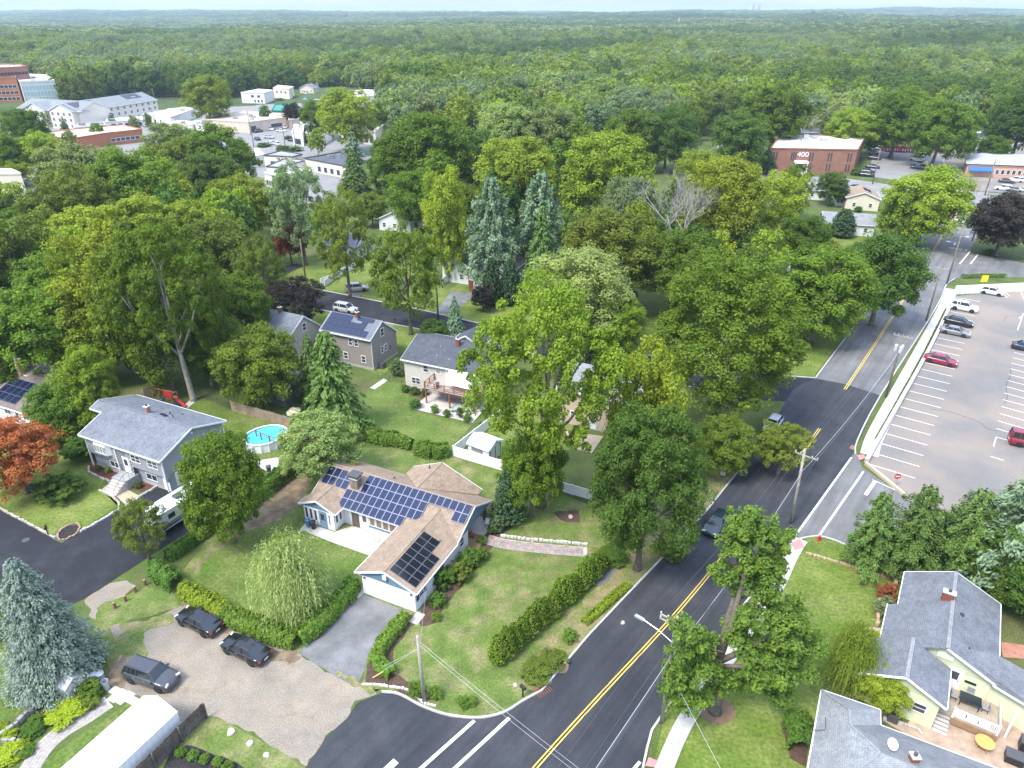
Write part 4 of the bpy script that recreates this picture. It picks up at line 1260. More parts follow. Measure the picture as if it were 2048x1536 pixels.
wood([(-108.01,142.88), (-121.65,164.23), (-108.4,172.6), (-76.59,177.07), (-64.99,172.6), (-49.92,120.89), (-61.84,120.89), (-77.25,107.82)], 6.5, 26, (12, 17), ('maple', 'lime', 'dark', 'olive'), 'thick left grove', 2, G_W)
wood([(20.22,131.12), (30.51,172.6), (65.15,202.8), (78.32,191.76), (58.73,149.45), (34.78,107.82), (20.03,109.84)], 6.5, 14, (10, 15), ('maple', 'lime', 'dark'), 'yards by the older road', 3, G_W)
wood([(32.01,302.7), (68.94,462.69), (120.79,462.69), (81.26,302.7), (56.62,270.36)], 7, 14, (13, 18), MIX, 'lane by the offices', 4, G_W)
wood([(-62.85,328.5), (-103.4,557.31), (-10.83,697.34), (87.95,597.55), (55.36,404.5), (-17.62,415.0), (-41.31,315.11)], 8, 34, (14, 20), MIX, 'wood behind the central wood', 5, G_W)
wood([(121.25,490.63), (253.05,925.82), (485.76,697.34), (282.42,394.48), (212.47,367.05), (155.4,321.68), (157.53,358.68), (197.0,521.95)], 8, 40, (14, 20), MIX, 'wood behind the brick offices', 6, G_W)
wood([(-288.28,490.63), (-360.35,619.83), (-326.85,697.34), (-235.06,597.55), (-190.34,462.69), (-240.77,521.95), (-328.47,597.55)], 9, 22, (13, 18), ('maple', 'dark', 'dark', 'oak'), 'trees behind the apartments', 7, G_W)

wood([(-193.16,270.36), (-185.5,302.7), (-174.06,375.79), (-130.92,426.03), (-72.67,415.0), (-45.84,252.11), (-96.95,270.36), (-116.47,215.01), (-137.72,202.8)], 13, 13, (7, 11), ('maple', 'lime', 'pale', 'dark', 'maple'), 'far shopping strip', 8, G_W)
# ---- far forest: one mass to the skyline ---------------------------------
def make_forest():
 col = bpy.data.collections.new('forest_stock')
 protos = []
 for k, (lf, seed, kw) in enumerate([
  ('maple', 201, {}), ('dark', 202, {}), ('oak', 203, {}), ('lime', 204, {}), ('pale', 205, {}), ('silver', 206, {}),
  ('maple', 207, dict(lobes=11, subs=6, leaves=16, size=0.85)), ('dark', 208, dict(lobes=11, subs=6, leaves=16, size=0.85)),
  ('oak', 209, dict(lobes=11, subs=6, leaves=16, size=0.85)), ('pale', 210, dict(lobes=11, subs=6, leaves=16, size=0.85))]):
  q = dict(lobes=16, subs=8, leaves=28, size=0.46, rx=3.9, rz=5.0, zc=6.3, low=-0.8)
  q.update(kw)
  me = far_crown('forest_crown', seed, **q)
  me.materials[0] = LEAF[lf]
  o = bpy.data.objects.new('forest_crown_%02d' % k, me)
  col.objects.link(o)
 rnd = np.random.default_rng(5)
 rings = [(330, 800, 9.0), (800, 1600, 11.5), (1600, 3200, 17.0), (3200, 9500, 31.0)]
 keep_out = [[(-310.51,432.92), (-436.94,619.83), (-368.41,619.83), (-266.76,457.47), (-229.02,502.72), (-183.09,476.27), (-182.63,521.95), (-168.93,557.31), (-132.06,589.06), (-86.87,521.95), (-54.0,328.5), (-58.04,260.94), (-130.98,228.59), (-163.12,215.01)],
    [(54.82,260.94), (83.21,328.5), (124.47,346.01), (138.41,346.01), (143.95,315.11), (151.03,302.7), (200.44,349.1), (284.82,361.99), (168.01,202.8), (96.58,202.8)]]
 pts, sc, ix, rz = [], [], [], []
 for r0, r1, s in rings:
  y = 0.0
  nx = int(2 * r1 * 0.85 / s); ny = int((r1 - r0 * 0.66) / s) + 1
  gx, gy = np.meshgrid(np.arange(nx) * s - r1 * 0.85, np.arange(ny) * s + r0 * 0.66)
  gx = (gx + rnd.uniform(-0.45, 0.45, gx.shape) * s).ravel(); gy = (gy + rnd.uniform(-0.45, 0.45, gy.shape) * s).ravel()
  d = np.hypot(gx, gy)
  ok = (d >= r0) & (d < r1) & (np.abs(gx) < gy * 0.86)
  for x, y_ in zip(gx[ok], gy[ok]):
   if d is not None and r0 < 700:
    if any(in_poly(x, y_, k) for k in keep_out):
     continue
    if any((x - a) ** 2 + (y_ - b) ** 2 < 49 for a, b, c in TAKEN):
     continue
   n1 = mnoise.noise(Vector((x * 0.004, y_ * 0.004, 0.5))); n2 = mnoise.noise(Vector((x * 0.012, y_ * 0.012, 9.5)))
   if n2 > 0.55 and r0 < 3000:
    continue
   h = 16.0 + 6.0 * n2 + 3.0 * n1 + rnd.normal() * 1.9
   big = s / 8.0 if s > 12 else 1.0
   w = h * (0.60 + 0.42 * rnd.random() ** 2) * (1 + (big - 1) * 0.85)
   q = 1.5 * n1 + 0.7 * mnoise.noise(Vector((x * .018, y_ * .018, 4.4))) + rnd.normal() * 0.25
   if r0 < 1600:
    k = 1 if q < -0.42 else 0 if q < -0.05 else 2 if q < 0.16 else 3 if q < 0.36 else 4 if q < 0.6 else 5
   else:
    k = 7 if q < -0.35 else 6 if q < 0.05 else 8 if q < 0.3 else 9
   pts.append((x, y_, terrain_z(x, y_) - 1.0)); sc.append((w / 10, w / 10, h / 12)); ix.append(k); rz.append(rnd.uniform(0, 6.28))
 me = bpy.data.meshes.new('forest')
 me.from_pydata(pts, [], [])
 a = me.attributes.new('tree_scale', 'FLOAT_VECTOR', 'POINT'); a.data.foreach_set('vector', np.array(sc, dtype=np.float32).ravel())
 a = me.attributes.new('tree_kind', 'INT', 'POINT'); a.data.foreach_set('value', np.array(ix, dtype=np.int32))
 rr = np.zeros((len(pts), 3), dtype=np.float32); rr[:, 2] = rz
 a = me.attributes.new('tree_turn', 'FLOAT_VECTOR', 'POINT'); a.data.foreach_set('vector', rr.ravel())
 o = bpy.data.objects.new('forest', me)
 COL.objects.link(o)
 o['kind'] = 'stuff'
 o['label'] = 'green forest reaching to the hills on the skyline'
 ng = bpy.data.node_groups.new('forest_scatter', 'GeometryNodeTree')
 ng.interface.new_socket('Geometry', in_out='INPUT', socket_type='NodeSocketGeometry')
 ng.interface.new_socket('Geometry', in_out='OUTPUT', socket_type='NodeSocketGeometry')
 gi = ng.nodes.new('NodeGroupInput'); go = ng.nodes.new('NodeGroupOutput')
 ip = ng.nodes.new('GeometryNodeInstanceOnPoints')
 ci = ng.nodes.new('GeometryNodeCollectionInfo')
 ci.inputs['Collection'].default_value = col
 ci.inputs['Separate Children'].default_value = True
 ci.inputs['Reset Children'].default_value = True
 ip.inputs['Pick Instance'].default_value = True
 def attr(nm, ty):
  n = ng.nodes.new('GeometryNodeInputNamedAttribute'); n.data_type = ty
  n.inputs['Name'].default_value = nm
  return n.outputs['Attribute']
 L = ng.links.new
 L(gi.outputs[0], ip.inputs['Points'])
 L(ci.outputs[0], ip.inputs['Instance'])
 L(attr('tree_kind', 'INT'), ip.inputs['Instance Index'])
 L(attr('tree_scale', 'FLOAT_VECTOR'), ip.inputs['Scale'])
 e = ng.nodes.new('FunctionNodeEulerToRotation')
 L(attr('tree_turn', 'FLOAT_VECTOR'), e.inputs[0])
 L(e.outputs[0], ip.inputs['Rotation'])
 L(ip.outputs[0], go.inputs[0])
 md = o.modifiers.new('scatter', 'NODES'); md.node_group = ng
 print('forest trees', len(pts))
make_forest()

# ================================================================== BUILDINGS: helpers
M_trim = plain('trim_white', (0.78, 0.78, 0.77), 0.6, var=0.05)
M_glass = plain('window_glass', (0.045, 0.055, 0.065), 0.06, spec=0.8)
M_glass_b = plain('window_blind', (0.34, 0.34, 0.33), 0.25, spec=0.6, var=0.1)
M_glass_t = plain('window_brown_blind', (0.21, 0.145, 0.095), 0.25, spec=0.6, var=0.2)
M_black = plain('black_metal', (0.02, 0.02, 0.022), 0.45)
M_grey = plain('grey_metal', (0.32, 0.33, 0.34), 0.4, metal=0.5)
M_darkgrey = plain('dark_grey', (0.075, 0.077, 0.082), 0.6, var=0.1)
M_steel = plain('galvanised', (0.52, 0.54, 0.55), 0.35, metal=0.7)
M_brick = mat('brick_red', (0.275, 0.098, 0.062), 0.9, var=0.15, scale=1.5, pattern=('brick', 0.22, 0.075, 0.012, (0.75, 0.75, 0.72), 0.72))
M_found = mat('foundation', (0.4, 0.38, 0.345), 0.9, var=0.12, scale=1.5)

def shingle(name, c, c2=None):
 return mat(name, c, 0.92, var=0.16, scale=0.7, fine=0.13, fine_scale=7, col2=c2, mix_scale=2.2, mix_lo=0.45, mix_hi=0.62, pattern=('brick', 0.34, 0.16, 0.012, (0.62, 0.62, 0.62), 0.84))
def siding(name, c):
 return mat(name, c, 0.7, var=0.05, scale=0.8, pattern=('lap', 0.18))

def extr(mb, poly3, th):
 """a roof plane given as a 3-D polygon, made th thick downwards"""
 n = len(poly3)
 P = [Vector(p) for p in poly3]
 nr = Vector((0, 0, 0))
 for i in range(n):
  a, b = P[i], P[(i + 1) % n]
  nr += a.cross(b)
 if nr.z < 0:
  P = P[::-1]
 v = P + [p - Vector((0, 0, th)) for p in P]
 f = [tuple(range(n)), tuple(range(2 * n - 1, n - 1, -1))] + [((i + 1) % n, i, n + i, n + (i + 1) % n) for i in range(n)]
 mb.raw(v, f)
 return mb

_WIN = {}
def win(parent, w, h, x, y, z, rz=0.0, nx=1, ny=2, frame=None, glass=None, name='window', fw=0.09):
 """window centred at x, y with sill height z, facing -Y at rz=0; its pane is a sub-part"""
 frame = frame or M_trim; glass = glass or M_glass
 key = (round(w, 2), round(h, 2), nx, ny, frame.name, fw)
 if key not in _WIN:
  mb = MB()
  mb.box(-w / 2, w / 2, -0.06, 0.0, h - fw, h); mb.box(-w / 2, w / 2, -0.07, 0.0, 0, fw)
  mb.box(-w / 2, -w / 2 + fw, -0.057, 0, fw, h - fw); mb.box(w / 2 - fw, w / 2, -0.057, 0, fw, h - fw)
  for i in range(1, nx):
   c = -w / 2 + w * i / nx
   mb.box(c - fw * 0.45, c + fw * 0.45, -0.052, 0, fw, h - fw)
  for j in range(1, ny):
   c = h * j / ny
   mb.box(-w / 2 + fw, w / 2 - fw, -0.048, 0, c - fw * 0.3, c + fw * 0.3)
  pm = MB().box(-w / 2 + fw * 0.6, w / 2 - fw * 0.6, -0.024, -0.006, fw * 0.6, h - fw * 0.6)
  _WIN[key] = (mb.mesh(name, frame, uv=False), pm.mesh('pane', glass, uv=False))
 fm, pm = _WIN[key]
 o = link(name, fm, parent, (x, y, z), rz)
 p = link('pane', pm, o)
 if pm.materials[0] != glass:
  p.material_slots[0].link = 'OBJECT'; p.material_slots[0].material = glass
 return o

def door(parent, w, h, x, y, z, rz=0.0, m=None, glass=True, name='door'):
 m = m or M_trim
 mb = MB().box(-w / 2 - 0.08, w / 2 + 0.08, -0.05, 0, 0, h + 0.1)
 mb.box(-w / 2, w / 2, -0.07, -0.05, 0.02, h)
 o = link(name, mb.mesh(name, m, uv=False), parent, (x, y, z), rz)
 if glass:
  link('pane', MB().box(-w * 0.3, w * 0.3, -0.082, -0.07, h * 0.5, h * 0.9).mesh('pane', M_glass, uv=False), o)
 link('handle', MB().box(w * 0.34, w * 0.41, -0.12, -0.07, h * 0.45, h * 0.49).mesh('handle', M_black, uv=False), o)
 return o

def garage_door(parent, w, h, x, y, z, rz=0.0, m=None, glass=False, rows=4, cols=4):
 m = m or M_trim
 mb = MB().box(-w / 2, w / 2, -0.03, 0, 0, h)
 o = link('garage_door', mb.mesh('garage_door', m, uv=False), parent, (x, y, z), rz)
 pm = MB().box(-w / cols / 2 + 0.05, w / cols / 2 - 0.05, -0.045, -0.03, 0.04, h / rows - 0.04).mesh('panel', m, uv=False)
 gm = MB().box(-w / cols / 2 + 0.1, w / cols / 2 - 0.1, -0.047, -0.03, 0.1, h / rows - 0.1).mesh('pane', M_glass, uv=False)
 for r in range(rows):
  for c in range(cols):
   g = glass and r == rows - 1
   link('pane' if g else 'panel', gm if g else pm, o, (-w / 2 + w * (c + .5) / cols, 0, h * r / rows))
 return o

def gable(parent, x0, x1, y0, y1, prof, wall, roof, axis='x', zb=0.0, over=0.4, rake=0.35, th=0.16, fascia=True, gable_m=None, found=0.0):
 """block with walls up to a roof profile. prof: [(s, z), ...] across the block (s = 0 at y0 or x0)."""
 def P(a, s, z):
  return (a, s, z) if axis == 'x' else (s, a, z)
 a0, a1 = (x0, x1) if axis == 'x' else (y0, y1)
 s0 = y0 if axis == 'x' else x0
 pr = [(s0 + s, z) for s, z in prof]
 mb = MB()
 sA, sB = pr[0][0], pr[-1][0]
 zA, zB = pr[0][1], pr[-1][1]
 mb.face([P(a0, sA, zb), P(a1, sA, zb), P(a1, sA, zA), P(a0, sA, zA)])
 mb.face([P(a1, sB, zb), P(a0, sB, zb), P(a0, sB, zB), P(a1, sB, zB)])
 for a, rev in ((a0, True), (a1, False)):
  f = [P(a, sA, zb), P(a, sB, zb)] + [P(a, s, z) for s, z in reversed(pr)]
  mb.face(f[::-1] if rev else f)
 if axis == 'y':
  mb.f = [tuple(reversed(f)) for f in mb.f]
 w = mb.build('wall', wall, parent)
 if found:
  MB().box(x0 - 0.03, x1 + 0.03, y0 - 0.03, y1 + 0.03, zb - 0.05, zb + found).build('foundation', M_found, parent)
 rb = MB()
 b0, b1 = a0 - rake, a1 + rake
 def ext(p, q, o):
  d = Vector((q[0] - p[0], q[1] - p[1])); k = o / abs(d.x) if abs(d.x) > 1e-6 else 0
  return (p[0] - d.x * k, p[1] - d.y * k)
 q = list(pr)
 q[0] = ext(pr[0], pr[1], over); q[-1] = ext(pr[-1], pr[-2], over)
 for (sa, za), (sb, zb_) in zip(q, q[1:]):
  extr(rb, [P(b0, sa, za + th), P(b1, sa, za + th), P(b1, sb, zb_ + th), P(b0, sb, zb_ + th)], th * 0.9)
 r = rb.build('roof', roof, parent)
 if fascia:
  fb = MB()
  for (s, z), sg in ((q[0], -1), (q[-1], 1)):
   fb.bar(P(b0, s + sg * 0.03, z + 0.05), P(b1, s + sg * 0.03, z + 0.05), 0.1, 0.18)
  for a in (b0 - 0.02, b1 + 0.02):
   for (sa, za), (sb, zb_) in zip(q, q[1:]):
    fb.bar(P(a, sa, za + 0.03), P(a, sb, zb_ + 0.03), 0.05, 0.2)
  fb.build('fascia', M_trim, parent)
 return r

M_cell = plain('solar_cell', (0.012, 0.016, 0.045), 0.12, spec=0.7)
M_cell_k = plain('solar_cell_black', (0.010, 0.011, 0.018), 0.12, spec=0.6)
M_sframe = plain('solar_frame', (0.34, 0.37, 0.48), 0.4, metal=0.4)
M_sframe_k = plain('solar_frame_dark', (0.2, 0.21, 0.24), 0.4, metal=0.4)
_SP = {}
def solar(parent, o, ux, uy, n, cells, pw, ph, m=None, fr=None):
 """panels laid on a slope: o origin corner, ux/uy unit vectors, cells list of (col, row)"""
 m = m or M_cell; fr = fr or M_sframe
 key = (pw, ph, m.name, fr.name)
 if key not in _SP:
  mb = MB()
  mb.cur = 0; mb.box(0.012, pw - 0.012, 0.012, ph - 0.012, 0.03, 0.07)
  mb.cur = 1; mb.box(0.04, pw - 0.04, 0.04, ph - 0.04, 0.06, 0.074)
  _SP[key] = mb.mesh('solar_panel', [fr, m], uv=False)
 me = _SP[key]
 ux, uy = Vector(ux).normalized(), Vector(uy).normalized()
 uz = ux.cross(uy)
 M = Matrix((ux, uy, uz)).transposed().to_4x4()
 for c, r in cells:
  p = link('solar_panel', me, parent)
  M2 = M.copy()
  M2.translation = Vector(o) + ux * (c * pw) + uy * (r * ph)
  p.matrix_local = M2

def chimney(parent, x, y, z0, z1, w=0.6, d=0.6, m=None, cap=M_conc, pots=1):
 c = MB().box(x - w / 2, x + w / 2, y - d / 2, y + d / 2, z0, z1).build('chimney', m or M_brick, parent)
 MB().box(x - w / 2 - .06, x + w / 2 + .06, y - d / 2 - .06, y + d / 2 + .06, z1, z1 + 0.1).build('cap', cap, c)
 MB().lathe([(0.12, 0), (0.14, 0.25), (0.1, 0.25)], 10, (x, y, z1 + 0.1)).build('flue', M_darkgrey, c)
 return c

def vent(parent, x, y, z, r=0.08, h=0.35, m=None):
 MB().lathe([(r * 1.6, 0), (r, 0.05), (r, h)], 8, (x, y, z)).build('vent_pipe', m or M_darkgrey, parent)

def steps(parent, x, y, w, n, rise=0.18, run=0.3, m=None, rz=0.0):
 """flight going down towards -Y from (x, y)"""
 for i in range(n):
  link('step', MB().box(-w / 2, w / 2, -run * (i + 1), -run * i, 0, rise * (n - i)).mesh('step', m or M_conc, uv=False), parent, (x, y, 0), rz)

# ================================================================== the tan-roofed corner house
def corner_house():
 A0 = (-14.4,51.77)
 t = thing('house', 'low tan roofed house with blue gables, white garage and rows of solar panels', 'house', A0, R(-25.3))
 roofm = shingle('shingle_tan', (0.365, 0.275, 0.195), (0.310, 0.230, 0.165))
 blue = siding('siding_blue', (0.135, 0.215, 0.300))
 white = siding('siding_white', (0.74, 0.75, 0.76))
 # walls
 w = MB()
 w.box(0, 5.95, 0, 8.5, 0, 2.48)                 # garage
 w.box(-12.0, 3.9, 7.95, 15.2, 0, 2.48)           # main range
 w.box(3.9, 5.9, 7.95, 10.4, 0, 2.48)
 w.box(-12.35, -8.3, 6.3, 7.95, 0, 2.48)          # porch wing
 w.box(-4.6, 3.8, 15.2, 16.6, 0, 2.48)            # rear wing
 w.build('wall', white, t)
 MB().box(5.3, 5.6, 14.9, 15.2, 0, 2.5).build('porch_post', M_darkgrey, t)
 # gables in blue
 g = MB()
 def tri(pts):
  extr_v = [Vector(p) for p in pts]
  g.face(pts)
 tri([(-0.02, -0.02, 2.3), (5.97, -0.02, 2.3), (5.97, -0.02, 2.6), (2.85, -0.02, 3.72), (-0.02, -0.02, 2.6)])
 tri([(5.97, 7.6, 2.2), (5.97, 15.5, 2.2), (5.97, 15.5, 2.5), (5.97, 11.4, 4.5), (5.97, 7.6, 2.5)])
 tri([(5.93, 15.5, 2.2), (5.93, 7.6, 2.2), (5.93, 7.6, 2.5), (5.93, 11.4, 4.5), (5.93, 15.5, 2.5)])
 tri([(-12.37, 6.28, 2.3), (-8.28, 6.28, 2.3), (-8.28, 6.28, 2.55), (-10.2, 6.28, 3.45), (-12.37, 6.28, 2.55)])
 tri([(-12.02, 15.2, 2.4), (-12.02, 7.9, 2.4), (-12.02, 11.4, 4.4)])
 tri([(3.8, 16.62, 2.4), (-4.6, 16.62, 2.4), (-1.0, 16.62, 4.3)])
 g.build('gable_siding', blue, t)
 # roof planes
 def plane(pts, nm='roof'):
  return extr(MB(), pts, 0.15).build(nm, roofm, t)
 zr, ze = 4.65, 2.62
 front = plane([(-12.3, 7.45, ze), (6.3, 7.45, ze), (6.3, 11.4, zr), (-12.3, 11.4, zr)])
 plane([(-12.3, 11.4, zr), (6.3, 11.4, zr), (6.3, 15.65, ze - 0.1), (-12.0, 15.65, ze - 0.1)])
 gz, gr = 2.64, 4.0
 plane([(-0.6, -0.25, gz), (2.85, -0.25, gr), (2.85, 10.14, gr + 0.02), (-0.6, 7.5, gz + 0.03)])
 gar = plane([(2.85, -0.25, gr), (6.3, -0.25, gz), (6.3, 7.5, gz + 0.03), (2.85, 10.14, gr + 0.02)])
 plane([(-12.7, 6.0, 2.6), (-10.2, 6.0, 3.66), (-10.2, 9.55, 3.72), (-12.7, 7.5, 2.64)])
 plane([(-10.2, 6.0, 3.66), (-7.8, 6.0, 2.6), (-7.8, 7.5, 2.64), (-10.2, 9.55, 3.72)])
 plane([(-1.0, 11.7, 4.53), (-1.0, 17.1, 4.5), (-5.1, 17.3, 2.62), (-5.1, 15.7, 2.66)])
 plane([(-1.0, 17.1, 4.5), (-1.0, 11.7, 4.53), (4.4, 15.7, 2.66), (4.4, 16.7, 2.62)])
 # ridge caps, barge boards, gutters
 rc = MB()
 for a, b in [((-12.3, 11.4, zr), (6.3, 11.4, zr)), ((2.85, -.25, gr), (2.85, 10.0, gr)), ((-10.2, 6, 3.66), (-10.2, 9.4, 3.7)), ((-1, 11.6, 4.52), (-1, 17.1, 4.5))]:
  rc.bar(a, b, 0.22, 0.05)
 rc.build('ridge_cap', roofm, t)
 fb = MB()
 for a, b in [((-.62, -.3, gz - .08), (2.85, -.3, gr - .08)), ((2.85, -.3, gr - .08), (6.32, -.3, gz - .08)), ((6.34, 7.4, ze - .08), (6.34, 11.4, zr - .08)), ((6.34, 11.4, zr - .08), (6.34, 15.7, ze - .18)),
     ((-12.72, 5.96, 2.52), (-10.2, 5.96, 3.58)), ((-10.2, 5.96, 3.58), (-7.8, 5.96, 2.52)), ((-12.34, 7.5, ze - .08), (-12.34, 11.4, zr - .08)), ((-12.34, 11.4, zr - .08), (-12.1, 15.65, ze - .18)),
     ((-5.1, 17.34, 2.54), (-1, 17.14, 4.42)), ((-1, 17.14, 4.42), (4.4, 16.74, 2.54))]:
  fb.bar(a, b, 0.05, 0.18)
 for a, b in [((-.66, -.25, gz - .1), (-.66, 7.4, gz - .1)), ((6.36, -.25, gz - .1), (6.36, 7.4, gz - .1)), ((-7.75, 7.41, ze - .1), (-.6, 7.41, ze - .1)), ((-7.75, 6, 2.5), (-7.75, 7.4, 2.5)), ((-12.75, 6, 2.5), (-12.75, 7.4, 2.5))]:
  fb.bar(a, b, 0.1, 0.12)
 fb.build('fascia', M_trim, t)
 sof = MB()
 sof.box(-0.6, 0, -0.2, 7.5, 2.38, 2.42); sof.box(-8.0, 0, 7.5, 7.95, 2.38, 2.42)
 sof.build('soffit', M_trim, t)
 # garage front
 garage_door(t, 4.5, 2.1, 2.95, -0.005, 0.02, rows=4, cols=8)
 MB().box(0.6, 5.3, -0.03, -0.001, 2.12, 2.26).build('door_frame', M_trim, t)
 for x in (0.35, 5.6):
  MB().box(x - .08, x + .08, -.14, -.02, 2.05, 2.2).build('wall_lamp', M_darkgrey, t)
 MB().box(2.65, 3.05, -.3, -.02, 3.0, 3.5).build('floodlight', M_trim, t)
 # garage side and right side windows with dark shutters
 shm = plain('shutter_navy', (0.03, 0.045, 0.1), 0.6)
 for y in (1.1, 4.3):
  win(t, 0.9, 0.9, 5.955, y, 1.15, R(90), 1, 2)
  for s in (-0.66, 0.66):
   link('shutter', MB().box(-.2, .2, -.05, 0, 0, .95).mesh('shutter', shm, uv=False), t, (5.955, y + s, 1.12), R(90))
 win(t, 0.9, 1.1, 5.905, 9.0, 1.0, R(90), 1, 2)
 door(t, 0.9, 2.05, 4.9, 10.405, 0.1, R(180))
 # courtyard front
 door(t, 0.8, 2.05, -6.7, 7.945, 0.08, 0, plain('door_brown', (0.12, 0.08, 0.06), 0.5))
 door(t, 0.85, 2.05, -5.45, 7.945, 0.08, 0)
 for i in range(5):
  win(t, 0.78, 1.15, -4.45 + i * 0.86, 7.945, 0.85, 0, 1, 1, glass=M_glass_t, fw=0.07)
 MB().box(-5.95, -0.3, 7.9, 7.948, 0.55, 0.8).build('apron', blue, t)
 # porch wing
 for i in range(3):
  win(t, 0.5, 1.6, -11.95 + i * 0.62, 6.295, 0.6, 0, 1, 1)
 door(t, 0.85, 2.05, -9.75, 6.295, 0.05, 0, plain('door_blue', (0.16, 0.25, 0.36), 0.5))
 win(t, 0.35, 1.5, -8.85, 6.295, 0.6, 0, 1, 1)
 for y in (6.75, 7.4):
  win(t, 0.5, 1.3, -8.295, y, 0.8, R(90), 1, 1)
 win(t, 1.2, 1.0, -12.005, 12.5, 1.2, R(-90), 2, 1)
 # solar: top row full, lower rows stepped, as on the roof
 slope = Vector((0, 11.4 - 7.45, zr - ze)).normalized()
 pw, ph = 0.812, 1.12
 def at_slope(x, rows_down):
  p = Vector((x, 11.4, zr)) - slope * (0.12 + rows_down * ph)
  return p
 cells = [(c, 3) for c in range(2, 18)] + [(c, 2) for c in range(2, 12)] + [(c, 2) for c in (16, 17)] + [(c, 1) for c in range(0, 12)] + [(c, 0) for c in range(0, 10)]
 solar(front, at_slope(-8.46, 4) + Vector((0, 0, .09)), (1, 0, 0), slope, None, cells, pw, ph)
 cells = [(c, r) for c in range(4) for r in range(2)]
 solar(front, at_slope(-12.0, 2.15), (1, 0, 0), slope, None, cells, 0.86, 1.1)
 s2 = Vector((-3.45, 0, gr - gz)).normalized()
 cells = [(r, c) for r in range(7) for c in (1, 2)] + [(r, 0) for r in range(5)]
 solar(gar, (5.95, 0.25, gz + 0.13), (0, 1, 0), s2, None, cells, 0.88, 1.02, M_cell_k, M_sframe_k)
 # stone chimney with a wide dark cap
 stone = mat('chimney_stone', (0.3, 0.245, 0.18), 0.9, var=0.3, scale=2.5, pattern=('brick', 0.35, 0.16, 0.02, (0.6, 0.58, 0.55), 0.7))
 c = MB().box(-8.15, -7.2, 9.5, 10.3, 3.4, 4.95).build('chimney', stone, t)
 MB().box(-8.25, -7.1, 9.4, 10.4, 4.95, 5.05).build('cap', M_conc, c)
 for x in (-8.1, -7.25):
  for y in (9.5, 10.3):
   MB().box(x - .04, x + .04, y - .04, y + .04, 5.05, 5.4).build('cap_leg', M_black, c)
 MB().prism([(-8.35, 9.3), (-7.0, 9.3), (-7.0, 10.5), (-8.35, 10.5)], 5.4, 5.5).build('rain_hood', M_darkgrey, c)
 vent(t, -4.5, 12.6, 4.0); vent(t, -2.0, 16.0, 4.1); vent(t, 4.9, 6.5, 3.1, 0.06, 0.3)
 # terrace in the court, rear terrace, front step
 sheet('terrace', [(-23.14,61.28), (-22.73,62.51), (-19.29,60.81), (-17.57,61.84), (-12.56,59.98), (-14.78,57.04), (-18.89,59.0)], 0.05, M_conc)
 sheet('terrace', [(-5.39,61.37), (-3.8,63.68), (-2.1,62.7), (-2.14,61.75), (-3.38,59.53), (-4.04,58.29), (-5.48,59.0)], 0.055, M_conc)
 MB().box(-0.75, 0.0, -0.9, 0.6, 0, 0.09).build('step', M_conc, t)
 MB().box(5.0, 7.2, 9.8, 12.2, 0, 0.25).build('step', mat('deck_wood', (0.3, 0.19, 0.11), 0.8, var=0.2, scale=2), t)
 MB().box(6.0, 6.9, -1.3, 0.1, 0, 0.05).build('step', M_conc, t)
corner_house()

# ================================================================== the other houses
V2 = lambda p: Vector((p[0], p[1]))
def offset(p, rz, x, y):
 c, s = math.cos(rz), math.sin(rz)
 return (p[0] + c * x - s * y, p[1] + s * x + c * y)

R_GREY = shingle('shingle_grey', (0.200, 0.215, 0.235), (0.165, 0.178, 0.198))
R_DARK = shingle('shingle_dark', (0.100, 0.108, 0.122), (0.082, 0.090, 0.102))
R_BROWN = shingle('shingle_brown', (0.225, 0.185, 0.155), (0.185, 0.155, 0.130))
R_SLATE = shingle('shingle_slate', (0.195, 0.205, 0.222), (0.165, 0.174, 0.190))
R_PALE = shingle('shingle_pale', (0.290, 0.300, 0.300), (0.255, 0.265, 0.268))
R_TAN = shingle('shingle_light_tan', (0.360, 0.270, 0.190), (0.31, 0.23, 0.165))
S_GREY = siding('siding_grey', (0.295, 0.305, 0.325))
S_WHITE = siding('siding_plain_white', (0.72, 0.72, 0.71))
S_CREAM = siding('siding_cream', (0.68, 0.61, 0.47))
S_TAUPE = siding('siding_taupe', (0.265, 0.235, 0.215))
S_BEIGE = siding('siding_beige', (0.395, 0.365, 0.310))
S_PUTTY = siding('siding_putty', (0.560, 0.520, 0.455))
S_GREEN = siding('siding_pale_green', (0.600, 0.630, 0.420))
S_TAN = siding('siding_tan', (0.5, 0.385, 0.275))

